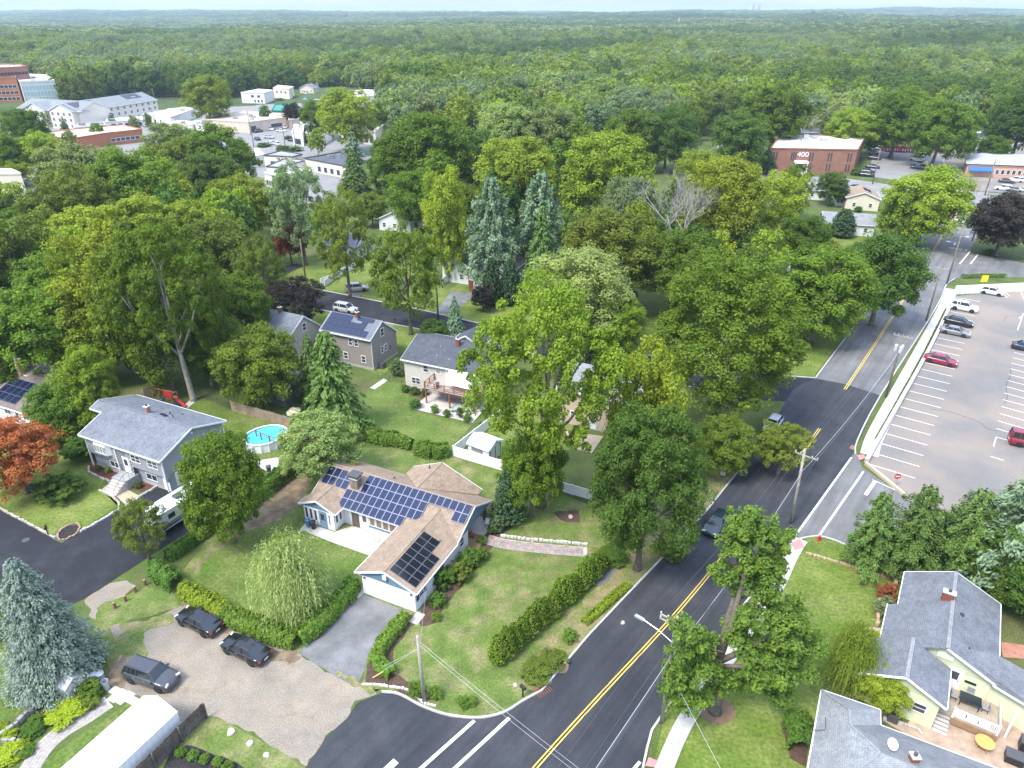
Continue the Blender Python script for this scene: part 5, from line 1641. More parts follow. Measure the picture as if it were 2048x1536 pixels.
def grey_house():
 rz = R(-25.3)
 t = thing('house', 'grey bi-level house with big grey roof and front steps beside the pool', 'house', (-52.3, 73.05), rz)
 ze, zr = 4.75, 6.5
 w = MB()
 w.box(0.35, 13.3, 0.4, 9.7, 2.3, ze + 0.02)
 w.box(-1.95, 0.35, 3.9, 9.7, 2.3, ze + 0.02)
 w.box(0.45, 13.2, 0.85, 9.6, 0, 2.35)
 w.box(-1.85, 0.45, 4.0, 9.6, 0, 2.3)
 w.face([(13.3, 0.4, ze), (13.3, 9.7, ze), (13.3, 5.1, zr - .05)]); w.face([(-1.95, 9.7, ze), (-1.95, 3.9, ze), (-1.95, 3.9, ze + 1.2), (-1.95, 5.1, zr - .05)])
 w.face([(0.35, 3.9, ze), (0.35, 0.4, ze), (0.35, 3.9, ze + 1.15)])
 w.build('wall', S_GREY, t)
 MB().box(0.4, 13.25, 0.8, 9.65, 0, 0.35).build('foundation', M_found, t)
 r = MB()
 k = (zr - ze) / 5.1
 extr(r, [(-0.1, 0, ze + .15), (13.65, 0, ze + .15), (13.65, 5.1, zr + .15), (-2.35, 5.1, zr + .15), (-2.35, 3.6, ze + .15 + 3.6 * k), (-0.1, 3.6, ze + .15 + 3.6 * k)], 0.14)
 extr(r, [(-2.35, 5.1, zr + .15), (13.65, 5.1, zr + .15), (13.65, 10.1, ze + .15), (-2.35, 10.1, ze + .15)], 0.14)
 rf = r.build('roof', R_GREY, t)
 MB().bar((-2.35, 5.1, zr + .16), (13.65, 5.1, zr + .16), 0.25, 0.05).build('ridge_cap', R_GREY, rf)
 f = MB()
 for a, b in [((-.1, -.05, ze + .05), (13.7, -.05, ze + .05)), ((-2.35, 10.15, ze + .05), (13.65, 10.15, ze + .05)), ((-2.35, 3.58, ze + .05 + 3.6 * k), (-.1, 3.58, ze + .05 + 3.6 * k)),
     ((13.68, 0, ze + .05), (13.68, 5.1, zr + .05)), ((13.68, 5.1, zr + .05), (13.68, 10.1, ze + .05)), ((-2.38, 3.6, ze + 1.25), (-2.38, 5.1, zr + .05)), ((-2.38, 5.1, zr + .05), (-2.38, 10.1, ze + .05)), ((-.12, 0, ze + .05), (-.12, 3.6, ze + .05 + 3.6 * k))]:
  f.bar(a, b, 0.07, 0.2)
 f.build('fascia', M_trim, t)
 for x, y in ((13.28, 0.42), (0.37, 0.42), (13.28, 9.68)):
  MB().box(x - .07, x + .07, y - .07, y + .07, 0.3, ze).build('corner_board', M_trim, t)
 # upper windows, bay, recess, lower windows
 bay = MB()
 bay.prism([(2.0, 0.4), (2.35, 0.0), (4.35, 0.0), (4.7, 0.4)], 3.0, 4.45)
 b = bay.build('bay_window', M_trim, t)
 for i in range(4):
  win(b, 0.46, 1.1, 2.6 + i * 0.5, -0.01, 3.15, 0, 1, 1, fw=0.05, glass=M_glass_b)
 win(t, 1.6, 1.05, 8.9, 0.395, 3.15, 0, 2, 2); win(t, 1.7, 1.05, 11.7, 0.395, 3.15, 0, 2, 2)
 win(t, 1.7, 0.95, 4.0, 0.845, 0.75, 0, 2, 1); win(t, 1.9, 0.95, 10.3, 0.845, 0.75, 0, 2, 1)
 MB().box(5.55, 5.7, 0.2, 0.4, 1.2, 4.2).build('recess_trim', M_trim, t)
 MB().box(5.7, 7.0, 0.33, 0.398, 1.2, 4.1).build('entry_recess', plain('recess_grey', (0.2, 0.21, 0.22), 0.8), t)
 door(t, 0.95, 2.05, 7.1, 0.33, 1.3, 0, plain('door_white', (0.75, 0.75, 0.75), 0.5))
 win(t, 0.35, 2.0, 7.85, 0.39, 1.3, 0, 1, 4, fw=0.05)
 MB().box(12.2, 13.22, 0.78, 0.84, 0.1, 2.2).build('panel', M_trim, t)
 MB().box(13.31, 13.5, 0.5, 0.9, 1.6, 2.3).build('meter_box', M_grey, t)
 garage_door(t, 2.6, 2.1, 13.205, 3.0, 0.05, R(90))
 win(t, 1.0, 1.1, 13.305, 7.2, 3.1, R(90), 1, 2)
 MB().lathe([(0.12, 0), (0.14, .25)], 8, (13.35, 5.1, 5.7)).build('gable_lamp', M_trim, t)
 # landing and steps
 stp = MB().box(5.9, 8.2, -1.2, 0.8, 0, 1.2).build('stoop', mat('stone_grey', (0.34, 0.34, 0.33), 0.9, var=0.2, scale=2), t)
 for i in range(5):
  MB().box(6.0, 8.1, -1.2 - 0.32 * (i + 1), -1.2 - 0.32 * i, 0, 1.0 - 0.2 * i).build('step', M_conc, stp)
 rl = MB()
 for x in (5.98, 8.12):
  rl.tube([(x, 0.3, 2.1), (x, -1.2, 2.1), (x, -2.8, 0.95)], 0.025, 6)
  for y, z0, z1 in ((0.3, 1.2, 2.1), (-.5, 1.2, 2.1), (-1.2, 1.2, 2.1), (-2.0, .6, 1.5), (-2.8, 0, .95)):
   rl.tube([(x, y, z0), (x, y, z1)], 0.02, 6)
 rl.build('railing', M_black, stp)
 c = chimney(t, 5.6, 5.7, 5.9, 7.2, 0.55, 0.55, mat('chimney_brick', (0.36, 0.2, 0.15), 0.9, var=0.2, scale=3))
 vent(t, 7.8, 7.0, 6.0); vent(t, 9.0, 6.4, 6.2, 0.06); vent(t, 8.6, 8.0, 5.6, 0.12, 0.15)
 MB().bar((7.2, 6.2, 6.35), (8.4, 6.0, 6.45), 0.35, 0.1).build('roof_vent', M_black, t)
 sheet('path', [(-48.57,68.48), (-48.07,70.25), (-43.47,67.33), (-44.3,65.66), (-45.95,67.11)], 0.05, mat('flag_tan', (0.46, 0.36, 0.25), 0.9, var=0.15, scale=2))
grey_house()

def left_house():
 t = thing('house', 'white house with brown roof and square solar array at the left edge', 'house', (-69.62, 84.16), R(-24.5))
 gable(t, -7.0, 6.2, 0.4, 10.6, [(0, 2.6), (5.2, 4.5), (10.2, 2.6)], S_WHITE, R_BROWN)
 gable(t, -13.0, -1.4, 5.6, 13.5, [(0, 4.6), (4.0, 6.2), (7.9, 4.6)], S_WHITE, R_BROWN)
 chimney(t, -2.2, 5.2, 3.5, 7.0, 0.7, 0.6, mat('chimney_brick_tan', (0.42, 0.26, 0.17), 0.9, var=0.2, scale=3))
 sl = Vector((0, 5.2, 1.9)).normalized()
 solar(t, (-2.9, 0.75, 2.92), (1, 0, 0), sl, None, [(c, r) for c in range(4) for r in range(3)], 1.25, 1.3, M_cell, M_sframe_k)
 for x in (-3.2, 0.6, 4.4):
  win(t, 1.3, 1.0, x, 0.395, 1.2, 0, 2, 1)
 win(t, 0.9, 1.0, 6.205, 3.2, 1.2, R(90), 1, 2); win(t, 0.9, 1.0, 6.205, 7.4, 1.2, R(90), 1, 2)
 door(t, 0.9, 2.05, 2.6, 0.395, 0.1)
left_house()

def cape(pos, label, wall, roof, sun):
 rz = R(-25)
 o = offset(pos, rz, -9.4, 0.35)
 t = thing('house', label, 'house', o, rz)
 gable(t, 0, 9.3, 0, 6.9, [(0, 5.45), (3.1, 7.2), (6.9, 4.1)], wall, roof, rake=0.2, found=0.4)
 win(t, 0.95, 1.35, 9.305, 3.1, 4.7, R(90), 1, 2)
 win(t, 0.7, 1.2, 9.305, 2.7, 1.9, R(90), 1, 2); win(t, 0.7, 1.2, 9.305, 3.7, 1.9, R(90), 1, 2)
 for x in (1.0, 1.9, 5.4, 6.5):
  win(t, 0.8, 1.2, x, -0.005, 3.6, 0, 1, 2)
 for x in (1.4, 4.2, 7.6):
  win(t, 0.9, 1.25, x, -0.005, 1.0, 0, 1, 2)
 chimney(t, 4.9, 3.0, 6.6, 8.0, 0.5, 0.5)
 MB().box(9.31, 9.5, 4.9, 5.2, 1.8, 2.4).build('meter_box', M_grey, t)
 MB().box(9.6, 10.4, 1.0, 1.9, 0.1, 0.9).build('air_conditioner', M_darkgrey, t)
 MB().tube([(9.34, 0.02, 5.3), (9.34, -0.04, 0.2)], 0.05, 6).build('downpipe', M_trim, t)
 if sun:
  sl = Vector((0, 3.1, 1.75)).normalized()
  solar(t, (0.1, -0.2, 5.52), (1, 0, 0), sl, None, [(c, r) for c in range(7) for r in range(3) if not (c in (4, 5) and r == 2)] + [(7, 0)], 1.05, 1.2, M_cell, M_cell)
  solar(t, (5.2, 2.35, 6.95), (1, 0, 0), sl, None, [(c, 0) for c in range(3)], 1.05, 0.75, M_cell, M_cell)
 else:
  gable(t, 2.2, 7.0, 0.3, 3.0, [(0, 5.45), (2.7, 6.6)], wall, roof, rake=0.1, over=0.2, fascia=False)
 return t
cape((-21.87,99.8), 'taupe cape house with dark solar roof beside the split level house', S_TAUPE, R_GREY, True)
cape((-34.69,101.89), 'beige cape house with plain grey roof behind the double trunk tree', S_BEIGE, R_GREY, False)
t = thing('house', 'dark grey rear addition behind the wooden fence', 'house', (-39.4,91.68), R(-25))
gable(t, 0, 8.0, 0, 5, [(0, 2.8), (2.5, 3.9), (5, 2.8)], plain('siding_charcoal', (0.14, 0.14, 0.15), 0.7), R_GREY)
win(t, 0.8, 1.1, 7.0, -0.005, 1.1, 0, 1, 2)

def split_level():
 rz = R(-23.8)
 t = thing('house', 'putty split level house with dark roof, red railed deck and white shade', 'house', (-16.4, 94.04), rz)
 gable(t, 0.35, 13.8, 0.4, 9.8, [(0, 4.95), (4.7, 6.8), (9.4, 4.95)], S_PUTTY, R_DARK, found=0.5)
 gable(t, 4.0, 8.6, 9.0, 12.0, [(0, 4.9), (2.3, 6.2), (4.6, 4.9)], S_PUTTY, R_DARK, axis='y')
 win(t, 0.95, 1.1, 4.0, 0.395, 3.4, 0, 1, 2); win(t, 0.9, 0.8, 6.1, 0.395, 3.5, 0, 1, 1, glass=M_glass_b)
 win(t, 1.5, 1.1, 2.2, 0.395, 1.1, 0, 2, 2)
 d = door(t, 1.7, 2.0, 8.2, 0.395, 2.65)
 win(t, 1.6, 1.0, 11.4, 0.395, 3.4, 0, 2, 2); win(t, 1.4, 1.1, 9.5, 0.395, 0.9, 0, 2, 1)
 for y in (2.6, 6.8):
  win(t, 0.9, 1.1, 0.345, y, 3.4, R(-90), 1, 2)
 chimney(t, 7.4, 4.3, 6.2, 7.7, 0.55, 0.5)
 for x, y, z in ((5.0, 3.4, 6.4), (9.6, 4.0, 6.6), (7.0, 5.6, 6.5), (5.2, 1.8, 5.7), (7.3, 1.6, 5.6)):
  vent(t, x, y, z, 0.09, 0.22, M_grey)
 # deck: boards, posts, railing, all carried by the house
 red = mat('deck_redwood', (0.300, 0.120, 0.075), 0.75, var=0.2, scale=3)
 floor = MB().box(5.3, 13.4, -2.6, 0.38, 2.42, 2.52).build('deck', red, t)
 grey = mat('deck_boards', (0.42, 0.375, 0.33), 0.8, var=0.15, scale=2)
 for i in range(20):
  MB().box(5.32, 13.38, -2.58 + i * 0.147, -2.58 + i * 0.147 + 0.135, 2.52, 2.56).build('board', grey, floor)
 for x in (5.5, 9.3, 13.2):
  MB().box(x - .09, x + .09, -2.5, -2.32, 0, 2.45).build('post', red, t)
 def rail(a, b, n):
  rb = MB()
  A_, B_ = Vector(a), Vector(b)
  rb.bar(A_ + Vector((0, 0, .95)), B_ + Vector((0, 0, .95)), 0.1, 0.07); rb.bar(A_ + Vector((0, 0, .5)), B_ + Vector((0, 0, .5)), 0.05, 0.06); rb.bar(A_ + Vector((0, 0, .18)), B_ + Vector((0, 0, .18)), 0.05, 0.06)
  for i in range(n + 1):
   p = A_.lerp(B_, i / n)
   rb.box(p.x - .06, p.x + .06, p.y - .06, p.y + .06, p.z, p.z + 1.05)
  rb.build('railing', red, t)
 rail((5.4, -2.5, 2.52), (13.3, -2.5, 2.52), 5); rail((5.4, -2.5, 2.52), (5.4, 0.3, 2.52), 2); rail((13.3, -2.5, 2.52), (13.3, 0.3, 2.52), 2)
 # paved terrace under and before the deck
 sheet('terrace', [offset((-16.4, 94.04), rz, *p) for p in ((4.6, 0.4), (13.9, 0.4), (14.1, -4.8), (4.2, -4.7))], 0.03, M_conc)
 sheet('mulch_bed', [offset((-16.4, 94.04), rz, *p) for p in ((0.0, 0.4), (4.6, 0.4), (4.4, -1.6), (0.6, -0.9))], 0.02, M_mulch)
 # shade sail
 sb = MB()
 P = [Vector((8.0, 0.2, 5.0)), Vector((8.6, -2.0, 3.6)), Vector((12.6, -2.4, 3.7)), Vector((12.2, 0.2, 4.9))]
 n = 8
 for i in range(n + 1):
  for j in range(n + 1):
   u, v = i / n, j / n
   p = P[0] * (1 - u) * (1 - v) + P[1] * (1 - u) * v + P[2] * u * v + P[3] * u * (1 - v)
   sb.v.append((p.x, p.y, p.z - 0.35 * math.sin(math.pi * u) * math.sin(math.pi * v)))
 for i in range(n):
  for j in range(n):
   q = i * (n + 1) + j
   sb.f.append((q, q + 1, q + n + 2, q + n + 1)); sb.mi.append(0)
 so = sb.build('shade_sail', plain('sail_cloth', (0.8, 0.79, 0.77), 0.9), None, smooth=True, loc=(-16.4, 94.04, 0), rz=rz)
 md = so.modifiers.new('thick', 'SOLIDIFY'); md.thickness = 0.02
 tag(so, 'white shade sail stretched over the red railed deck', 'shade sail')
 # table and chairs under the deck
 gl = plain('patio_green', (0.32, 0.42, 0.38), 0.5)
 tb = thing('patio_table', 'round pale table under the red railed deck', 'table', offset((-16.4, 94.04), rz, 10.9, -2.9))
 MB().lathe([(0.6, 0), (0.6, 0.04)], 16, (0, 0, .7)).build('tabletop', gl, tb); MB().lathe([(.25, 0), (.04, .1), (.04, .7)], 10).build('leg', M_black, tb)
 for k in range(4):
  a = k * 1.57 + .4
  patio_chair((*offset((-16.4, 94.04), rz, 10.9 + math.cos(a) * .95, -2.9 + math.sin(a) * .95), 0), rz + a + R(90), 'metal chair drawn up to the round table under the deck', 'chairs under the red railed deck', gl)
def patio_chair(loc, rz, label, group, m):
 c = thing('patio_chair', label, 'chair', loc, rz, group)
 MB().box(-.24, .24, -.24, .24, .4, .45).build('seat', m, c)
 MB().box(-.24, .24, .2, .25, .45, .9).build('backrest', m, c)
 for x in (-.2, .2):
  for y in (-.2, .2):
   MB().box(x - .02, x + .02, y - .02, y + .02, 0, .4).build('leg', M_black, c)
 return c
split_level()

def beige_house():
 t = thing('house', 'tan two storey house mostly hidden behind the huge sweetgum', 'house', (7.19,84.1), R(-26))
 gable(t, -1.0, 10.5, 0, 8, [(0, 5.3), (4, 7.3), (8, 5.3)], S_TAN, R_PALE, found=0.2)
 win(t, 0.8, 1.2, 2.6, -0.005, 3.4, 0, 1, 2); win(t, 0.7, 1.1, 1.2, -0.005, 1.1, 0, 1, 2); win(t, 0.7, 1.1, 2.2, -0.005, 1.1, 0, 1, 2)
 door(t, 0.9, 2.05, 4.1, -0.005, 0.1); win(t, 1.0, 1.2, 6.6, -0.005, 3.4, 0, 1, 2)
 sheet('terrace', [(7.04,81.85), (12.19,80.55), (10.19,76.41), (8.5,77.21)], 0.03, mat('flag_tan', (0.46, 0.36, 0.25), 0.9))
beige_house()

def green_house():
 e = R(57.8)
 t = thing('house', 'pale green house with slate roof and rear deck at the lower right', 'house', (31.72, 42.66), e)
 # local x runs away from the viewer along the eave, y to the left
 w = MB()
 def prism_wall(pts, z0, z1):
  w.prism(pts, z0, z1)
 prism_wall([(0.2, 0.3), (5.0, 0.3), (5.0, -0.5), (9.9, -0.5), (9.9, -7.4), (0.2, -7.4)], 0, 2.72)
 prism_wall([(-4.2, 1.4), (0.2, 1.4), (0.2, -4.1), (-4.2, -4.1)], 0, 2.95)
 w.face([(0.2, -7.4, 2.72), (0.2, 0.3, 2.72), (0.2, -3.8, 4.75), (0.2, -7.4, 3.05)]); w.face([(9.9, -0.5, 2.72), (9.9, -7.4, 2.72), (9.9, -7.4, 3.05), (9.9, -3.8, 4.75)])
 w.face([(-4.2, -4.1, 2.95), (-4.2, 1.4, 2.95), (-4.2, -1.4, 4.35)])
 w.f = [f for f in w.f]
 w.build('wall', S_GREEN, t)
 r = MB()
 zr = 4.95; ze = 3.1
 k = (zr - ze) / 3.8
 extr(r, [(-0.15, 0.75, ze - .75 * k), (5.3, 0.75, ze - .75 * k), (5.3, 0, ze), (10.2, 0, ze), (10.2, -3.8, zr), (-0.15, -3.8, zr)], 0.15)
 extr(r, [(-0.15, -3.8, zr), (10.2, -3.8, zr), (10.2, -7.75, ze), (-0.15, -7.75, ze)], 0.15)
 extr(r, [(-4.55, 1.85, 3.05), (-0.35, 1.85, 3.05), (0.2, -1.4, 4.55), (-4.55, -1.4, 4.55)], 0.15)
 extr(r, [(-4.55, -1.4, 4.55), (-0.15, -1.4, 4.55), (-0.15, -4.5, 3.05), (-4.55, -4.5, 3.05)], 0.15)
 extr(r, [(0.9, -4.6, 4.1), (2.6, -7.0, 3.9), (1.2, -12.5, 3.6), (-1.6, -12.0, 2.9), (-0.2, -7.4, 3.1)], 0.15)
 rf = r.build('roof', R_SLATE, t)
 rc = MB()
 rc.bar((-.15, -3.8, zr + .01), (10.2, -3.8, zr + .01), .3, .06); rc.bar((-4.55, -1.4, 4.56), (0.1, -1.4, 4.56), .3, .06)
 rc.build('ridge_cap', R_PALE, rf)
 f = MB()
 for a, b in [((-.15, .8, ze - .42), (5.3, .8, ze - .42)), ((5.3, .04, ze - .08), (10.2, .04, ze - .08)), ((-4.55, 1.9, 2.97), (-.35, 1.9, 2.97)), ((-.2, -7.8, ze - .1), (10.2, -7.8, ze - .1)),
     ((-4.6, 1.85, 2.97), (-4.6, -1.4, 4.46)), ((-4.6, -1.4, 4.46), (-4.6, -4.5, 2.97)), ((-.2, -4.2, zr - .3), (-.2, -3.8, zr - .08)), ((-.2, -3.8, zr - .08), (-.2, -7.75, ze - .08)), ((10.24, 0, ze - .08), (10.24, -3.8, zr - .08)), ((10.24, -3.8, zr - .08), (10.24, -7.75, ze - .08)), ((-4.5, -4.54, 2.97), (-.2, -4.54, 2.97)), ((-1.62, -12, 2.82), (-.2, -7.4, 3.02))]:
  f.bar(a, b, 0.07, 0.18)
 f.build('fascia', M_trim, t)
 w2 = MB(); w2.prism([(-1.2, -12), (0.4, -7.4), (2, -7.2), (1.0, -12.4)], 0, 3.0); w2.build('wall', S_GREEN, t)
 # gable end facing the deck: attic vent, door, wall ornament
 MB().box(0.12, 0.19, -4.5, -3.3, 3.55, 4.1).build('attic_vent', plain('vent_cream', (0.62, 0.66, 0.5), 0.7), t)
 door(t, 1.0, 2.0, 0.195, -4.9, 0.9, R(-90))
 MB().box(0.13, 0.19, -6.5, -5.7, 2.0, 2.2).build('wall_ornament', M_black, t)
 win(t, 1.2, 1.0, -4.205, -0.2, 0.6, R(-90), 1, 1); win(t, 1.0, 1.0, -4.205, -2.9, 1.2, R(-90), 1, 2)
 c = chimney(t, 6.2, -3.4, 4.3, 5.5, 0.5, 0.9)
 vent(t, 1.6, -5.4, 4.1, 0.07, 0.3); MB().lathe([(0.18, 0), (0.2, .12), (.05, .2)], 12, (5.0, -4.6, 4.5)).build('roof_fan', M_black, t)
 # deck with white railings and steps
 dk = mat('deck_grey_wood', (0.36, 0.29, 0.22), 0.85, var=0.2, scale=2)
 d = MB().box(-2.9, 0.18, -8.4, -4.15, 0.75, 0.85).build('deck', dk, t)
 for i in range(20):
  MB().box(-2.88 + i * .153, -2.88 + i * .153 + .14, -8.38, -4.17, .85, .89).build('board', dk, d)
 for i in range(5):
  MB().box(-3.1 - .28 * (i + 1) + .28, -3.1 - .28 * i + .28, -5.2, -4.2, .75 - .16 * (i + 1), .80 - .16 * (i + 1) + .05).build('step', M_conc, d)
 rb = MB()
 rb.bar((-2.85, -5.3, 1.75), (-2.85, -8.3, 1.75), .09, .07); rb.bar((-2.85, -5.3, 1.0), (-2.85, -8.3, 1.0), .05, .06)
 for i in range(22):
  y = -5.35 - i * .14
  rb.box(-2.87, -2.83, y - .03, y + .03, 1.0, 1.75)
 for y in (-5.3, -8.3):
  rb.box(-2.92, -2.78, y - .07, y + .07, 0, 1.9)
 rb.bar((-2.85, -8.3, 1.75), (0.1, -8.3, 1.75), .09, .07)
 rb.build('railing', M_trim, d)
 MB().box(-3.0, -2.9, -8.4, -5.2, 0.2, 0.8).build('deck_skirt', mat('deck_wood', (0.3, 0.19, 0.11), 0.8), d)
 MB().box(-2.0, -1.85, -9.1, -8.95, 0, 3.0).build('porch_post', M_trim, t)
 base = offset((31.72, 42.66), e, 0, 0)
 L_ = lambda x, y: (*offset((31.72, 42.66), e, x, y), 0)
 sheet('terrace', [L_(*p)[:2] for p in ((-4.6, -2.5), (0, -4.2), (0, -12), (-7.5, -12), (-6.2, -4.4), (-5.4, -1.0), (-4.6, -0.6))], 0.03, mat('patio_brick', (0.4, 0.29, 0.21), 0.9, var=0.25, scale=1.5))
 # table, chairs and cushions on the deck, round table below
 o = thing('outdoor_table', 'round orange wooden table on the paved yard below the deck', 'table', L_(-3.9, -7.6))
 MB().lathe([(0.68, 0), (0.68, .05)], 20, (0, 0, .7)).build('tabletop', mat('teak', (0.62, 0.33, 0.1), 0.6, var=0.12, scale=4), o)
 for k in range(4):
  a = k * 1.57
  MB().bar((.35 * math.cos(a), .35 * math.sin(a), .7), (.5 * math.cos(a), .5 * math.sin(a), 0), .06, .06).build('leg', dk, o)
 tb = thing('dining_table', 'black glass table on the pale green house deck', 'table', (*L_(-1.0, -6.3)[:2], .89), e)
 MB().box(-.5, .5, -.75, .75, .66, .72).build('tabletop', plain('glass_black', (.02, .025, .03), .1), tb)
 for x in (-.4, .4):
  for y in (-.65, .65):
   MB().box(x - .03, x + .03, y - .03, y + .03, 0, .66).build('leg', M_black, tb)
 for i, (x, y, a) in enumerate(((-.2, -6.3, 0), (-1.0, -5.2, 1.57), (-1.0, -7.4, -1.57))):
  patio_chair((*L_(x, y)[:2], .89), e - R(90) + a, ['grey chair between the black table and the house wall', 'grey chair at the steps end of the black table', 'grey chair at the far end of the black table'][i], 'chairs on the deck of the pale green house', plain('mesh_grey', (.25, .25, .26), .7))
 for k in range(3):
  b = link('lounge_cushion', MB().box(-.28, .28, -.45, .45, 0, .14).mesh('lounge_cushion', plain('cushion_white', (.78, .77, .74), .9), uv=False), None, (*L_(-2.35, -5.8 - k * .8)[:2], .9), e)
  tag(b, ['white cushion on the deck nearest the steps', 'white cushion on the deck, middle of three', 'white cushion on the deck farthest from the steps'][k], 'cushion', 'white cushions along the deck railing')
 for k, (x, y, lab) in enumerate(((-3.9, -9.6, 'black storage box on the yard below the deck'), (-2.3, -10.5, 'black covered grill beside the white porch post'))):
  b = thing('storage_box' if k == 0 else 'covered_grill', lab, 'box' if k == 0 else 'grill', L_(x, y), e)
  MB().box(-.45, .45, -.6, .6, 0, .7 if k == 0 else .95).build('body', M_black, b); MB().box(-.48, .48, -.63, .63, .7 if k == 0 else .95, .78 if k == 0 else 1.05).build('lid', M_darkgrey, b)
 ac = thing('air_conditioner', 'dark air conditioner against the pale green wall', 'air conditioner', L_(-4.9, -1.4), e)
 MB().box(-.4, .4, -.4, .4, 0.1, .85).build('body', M_darkgrey, ac); MB().lathe([(.3, 0), (.3, .03)], 14, (0, 0, .85)).build('fan_grille', M_black, ac)
 # round front terrace and steps
 sheet('terrace', smooth_line([(31.29,46.46), (31.86,47.07), (32.78,47.37), (33.68,47.27), (34.5,46.86), (33.8,45.87), (32.77,45.97), (31.54,45.28), (31.02,45.67)], 3), 0.04, mat('flag_tan', (0.46, 0.36, 0.25), 0.9))
 b = MB().box(1.3, 2.9, 0.3, 1.6, 0, 0.35).build('step', M_conc_w, t)
 b = MB().box(1.5, 2.7, 1.6, 2.1, 0, 0.18).build('step', M_conc_w, t)
green_house()

def corner_roof_house():
 """grey hipped house cut by the bottom edge"""
 t = thing('house', 'light grey hip roofed house at the bottom edge with a satellite dish', 'house', (0, 0, 0))
 r = MB()
 rr = R_PALE
 def at(p, z):
  return (p[0], p[1], z)
 a = at((24.23,38.19), 3.0); b = at((28.03,36.38), 3.0); c = at((27.45,35.06), 3.0); d = at((31.54,32.92), 3.0); z = at((20.58,31.36), 3.0); q = at((19.69,29.42), 3.0); s = at((37.71,29.77), 3.0)
 h1 = at((24.92,35.3), 4.4); h2 = at((24.44,34.02), 4.4); h3 = at((25.34,31.53), 4.9); h4 = at((23.02,30.1), 4.9); h5 = at((31.52,28.23), 4.9); h6 = at((21.76,28.45), 4.9)
 extr(r, [a, h1, h2, h3, h4, h6, q, z], 0.15)
 extr(r, [a, b, h1], 0.15)
 extr(r, [h1, b, c, h2], 0.15)
 extr(r, [h3, h5, h6, h4], 0.15)
 r.build('roof', rr, t)
 r2 = MB(); extr(r2, [h2, c, d, s, h5, h3], 0.15); r2.build('roof', shingle('shingle_pale_shaded', (0.225, 0.232, 0.235)), t)  # back slope of the right wing: its shade is put into a darker shingle colour
 w = MB()
 ins = lambda p, k: (p[0] + k[0], p[1] + k[1])
 w.prism([ins(a, (.35, -.35)), ins(b, (-.3, -.3)), ins(c, (-.3, -.3)), ins(d, (-.3, -.4)), ins(s, (-.4, -.3)), ins(q, (.4, .3)), ins(z, (.35, 0))], 0, 2.95)
 w.build('wall', S_WHITE, t)
 f = MB()
 for p, k in ((a, b), (b, c), (c, d), (d, s), (z, a), (q, z)):
  f.bar((p[0], p[1], 2.93), (k[0], k[1], 2.93), 0.09, 0.16)
 f.build('fascia', M_trim, t)
 hp = MB()
 for p, k in ((a, h1), (h1, h2), (h2, h3), (h3, h4)):
  hp.bar((p[0], p[1], p[2] + .02), (k[0], k[1], k[2] + .02), .2, .05)
 hp.build('hip_cap', rr, t)
 chimney(t, *(27.41,31.04), 3.9, 5.2, .5, .5)
 vent(t, *(25.55,33.34), 4.0, .07, .35, M_black)
 MB().box(-.15, .15, -.15, .15, 0, .15).build('roof_vent', M_grey, t, loc=(*(24.83,31.86), 4.7))
 p = (26.16,31.73)
 m = MB().tube([(p[0], p[1], 4.2), (p[0], p[1], 5.0), (p[0], p[1] + .15, 5.3)], .03, 6).build('dish_mast', M_grey, t)
 ds = MB().lathe([(0.05, 0), (.2, .02), (.34, .07), (.42, .13), (.41, .14), (.33, .09), (.2, .05), (.02, .03)], 18).build('dish', plain('dish_grey', (.66, .66, .66), .4), m, smooth=True, loc=(p[0], p[1] + .1, 5.35))
 ds.rotation_euler = (R(38), 0, R(20))
 b2 = MB(); g = (22.58,34.34)
 b2.tube([(g[0] - .5, g[1], 3.4), (g[0] + .4, g[1], 3.45), (g[0] + .45, g[1] + .35, 3.75), (g[0] + .5, g[1] + .6, 4.0)], .03, 6)
 b2.build('snow_guard', M_darkgrey, t)
corner_roof_house()

def cottage(pos, ang, L, D, h, rise, wall, roof, label, axis='x', wins=3, storeys=1, chim=None, over=0.35):
 t = thing('house', label, 'house', pos, R(ang))
 if axis == 'x':
  gable(t, 0, L, 0, D, [(0, h), (D / 2, h + rise), (D, h)], wall, roof, over=over)
 else:
  gable(t, 0, L, 0, D, [(0, h), (L / 2, h + rise), (L, h)], wall, roof, axis='y', over=over)
 for s in range(storeys):
  z = 0.9 + s * 2.6
  for i in range(wins):
   win(t, 0.95, 1.2, L * (i + .5) / wins, -0.005, z, 0, 1, 2)
  for i in range(2):
   win(t, 0.9, 1.2, L + 0.005, D * (i + .5) / 2, z, R(90), 1, 2)
   win(t, 0.9, 1.2, -0.005, D * (i + .5) / 2, z, R(-90), 1, 2)
 if chim:
  chimney(t, chim[0], chim[1], h + rise * .4, h + rise + 0.9, .5, .5)
 return t
rr_ = cottage((-8.63,136.2), -24, 8.6, 12, 4.9, 2.0, S_WHITE, R_BROWN, 'white raised ranch house with brown roof and brick garage front', axis='y', wins=0)
win(rr_, 1.6, 1.0, 2.2, -0.005, 3.2, 0, 2, 1); win(rr_, 0.6, 1.0, 6.0, -0.005, 3.2, 0, 1, 1)
for s in (-1.0, 1.0):
 link('shutter', MB().box(-.2, .2, -.05, 0, 0, 1.0).mesh('shutter', M_darkgrey, uv=False), rr_, (2.2 + s, -0.005, 3.2))
MB().box(0, 0.9, -.06, -.004, 0, 2.3).build('brick_pier', M_brick, rr_)
garage_door(rr_, 2.6, 2.1, 2.4, -0.01, 0.03, glass=True, rows=4, cols=4)
chimney(rr_, 4.6, 4.5, 6.2, 7.4, .5, .5)
cottage((-14.53,142.4), -24, 6.0, 9, 4.0, 1.8, S_WHITE, R_DARK, 'white house with dark roof beyond the dark feathery tree', axis='y', wins=2)
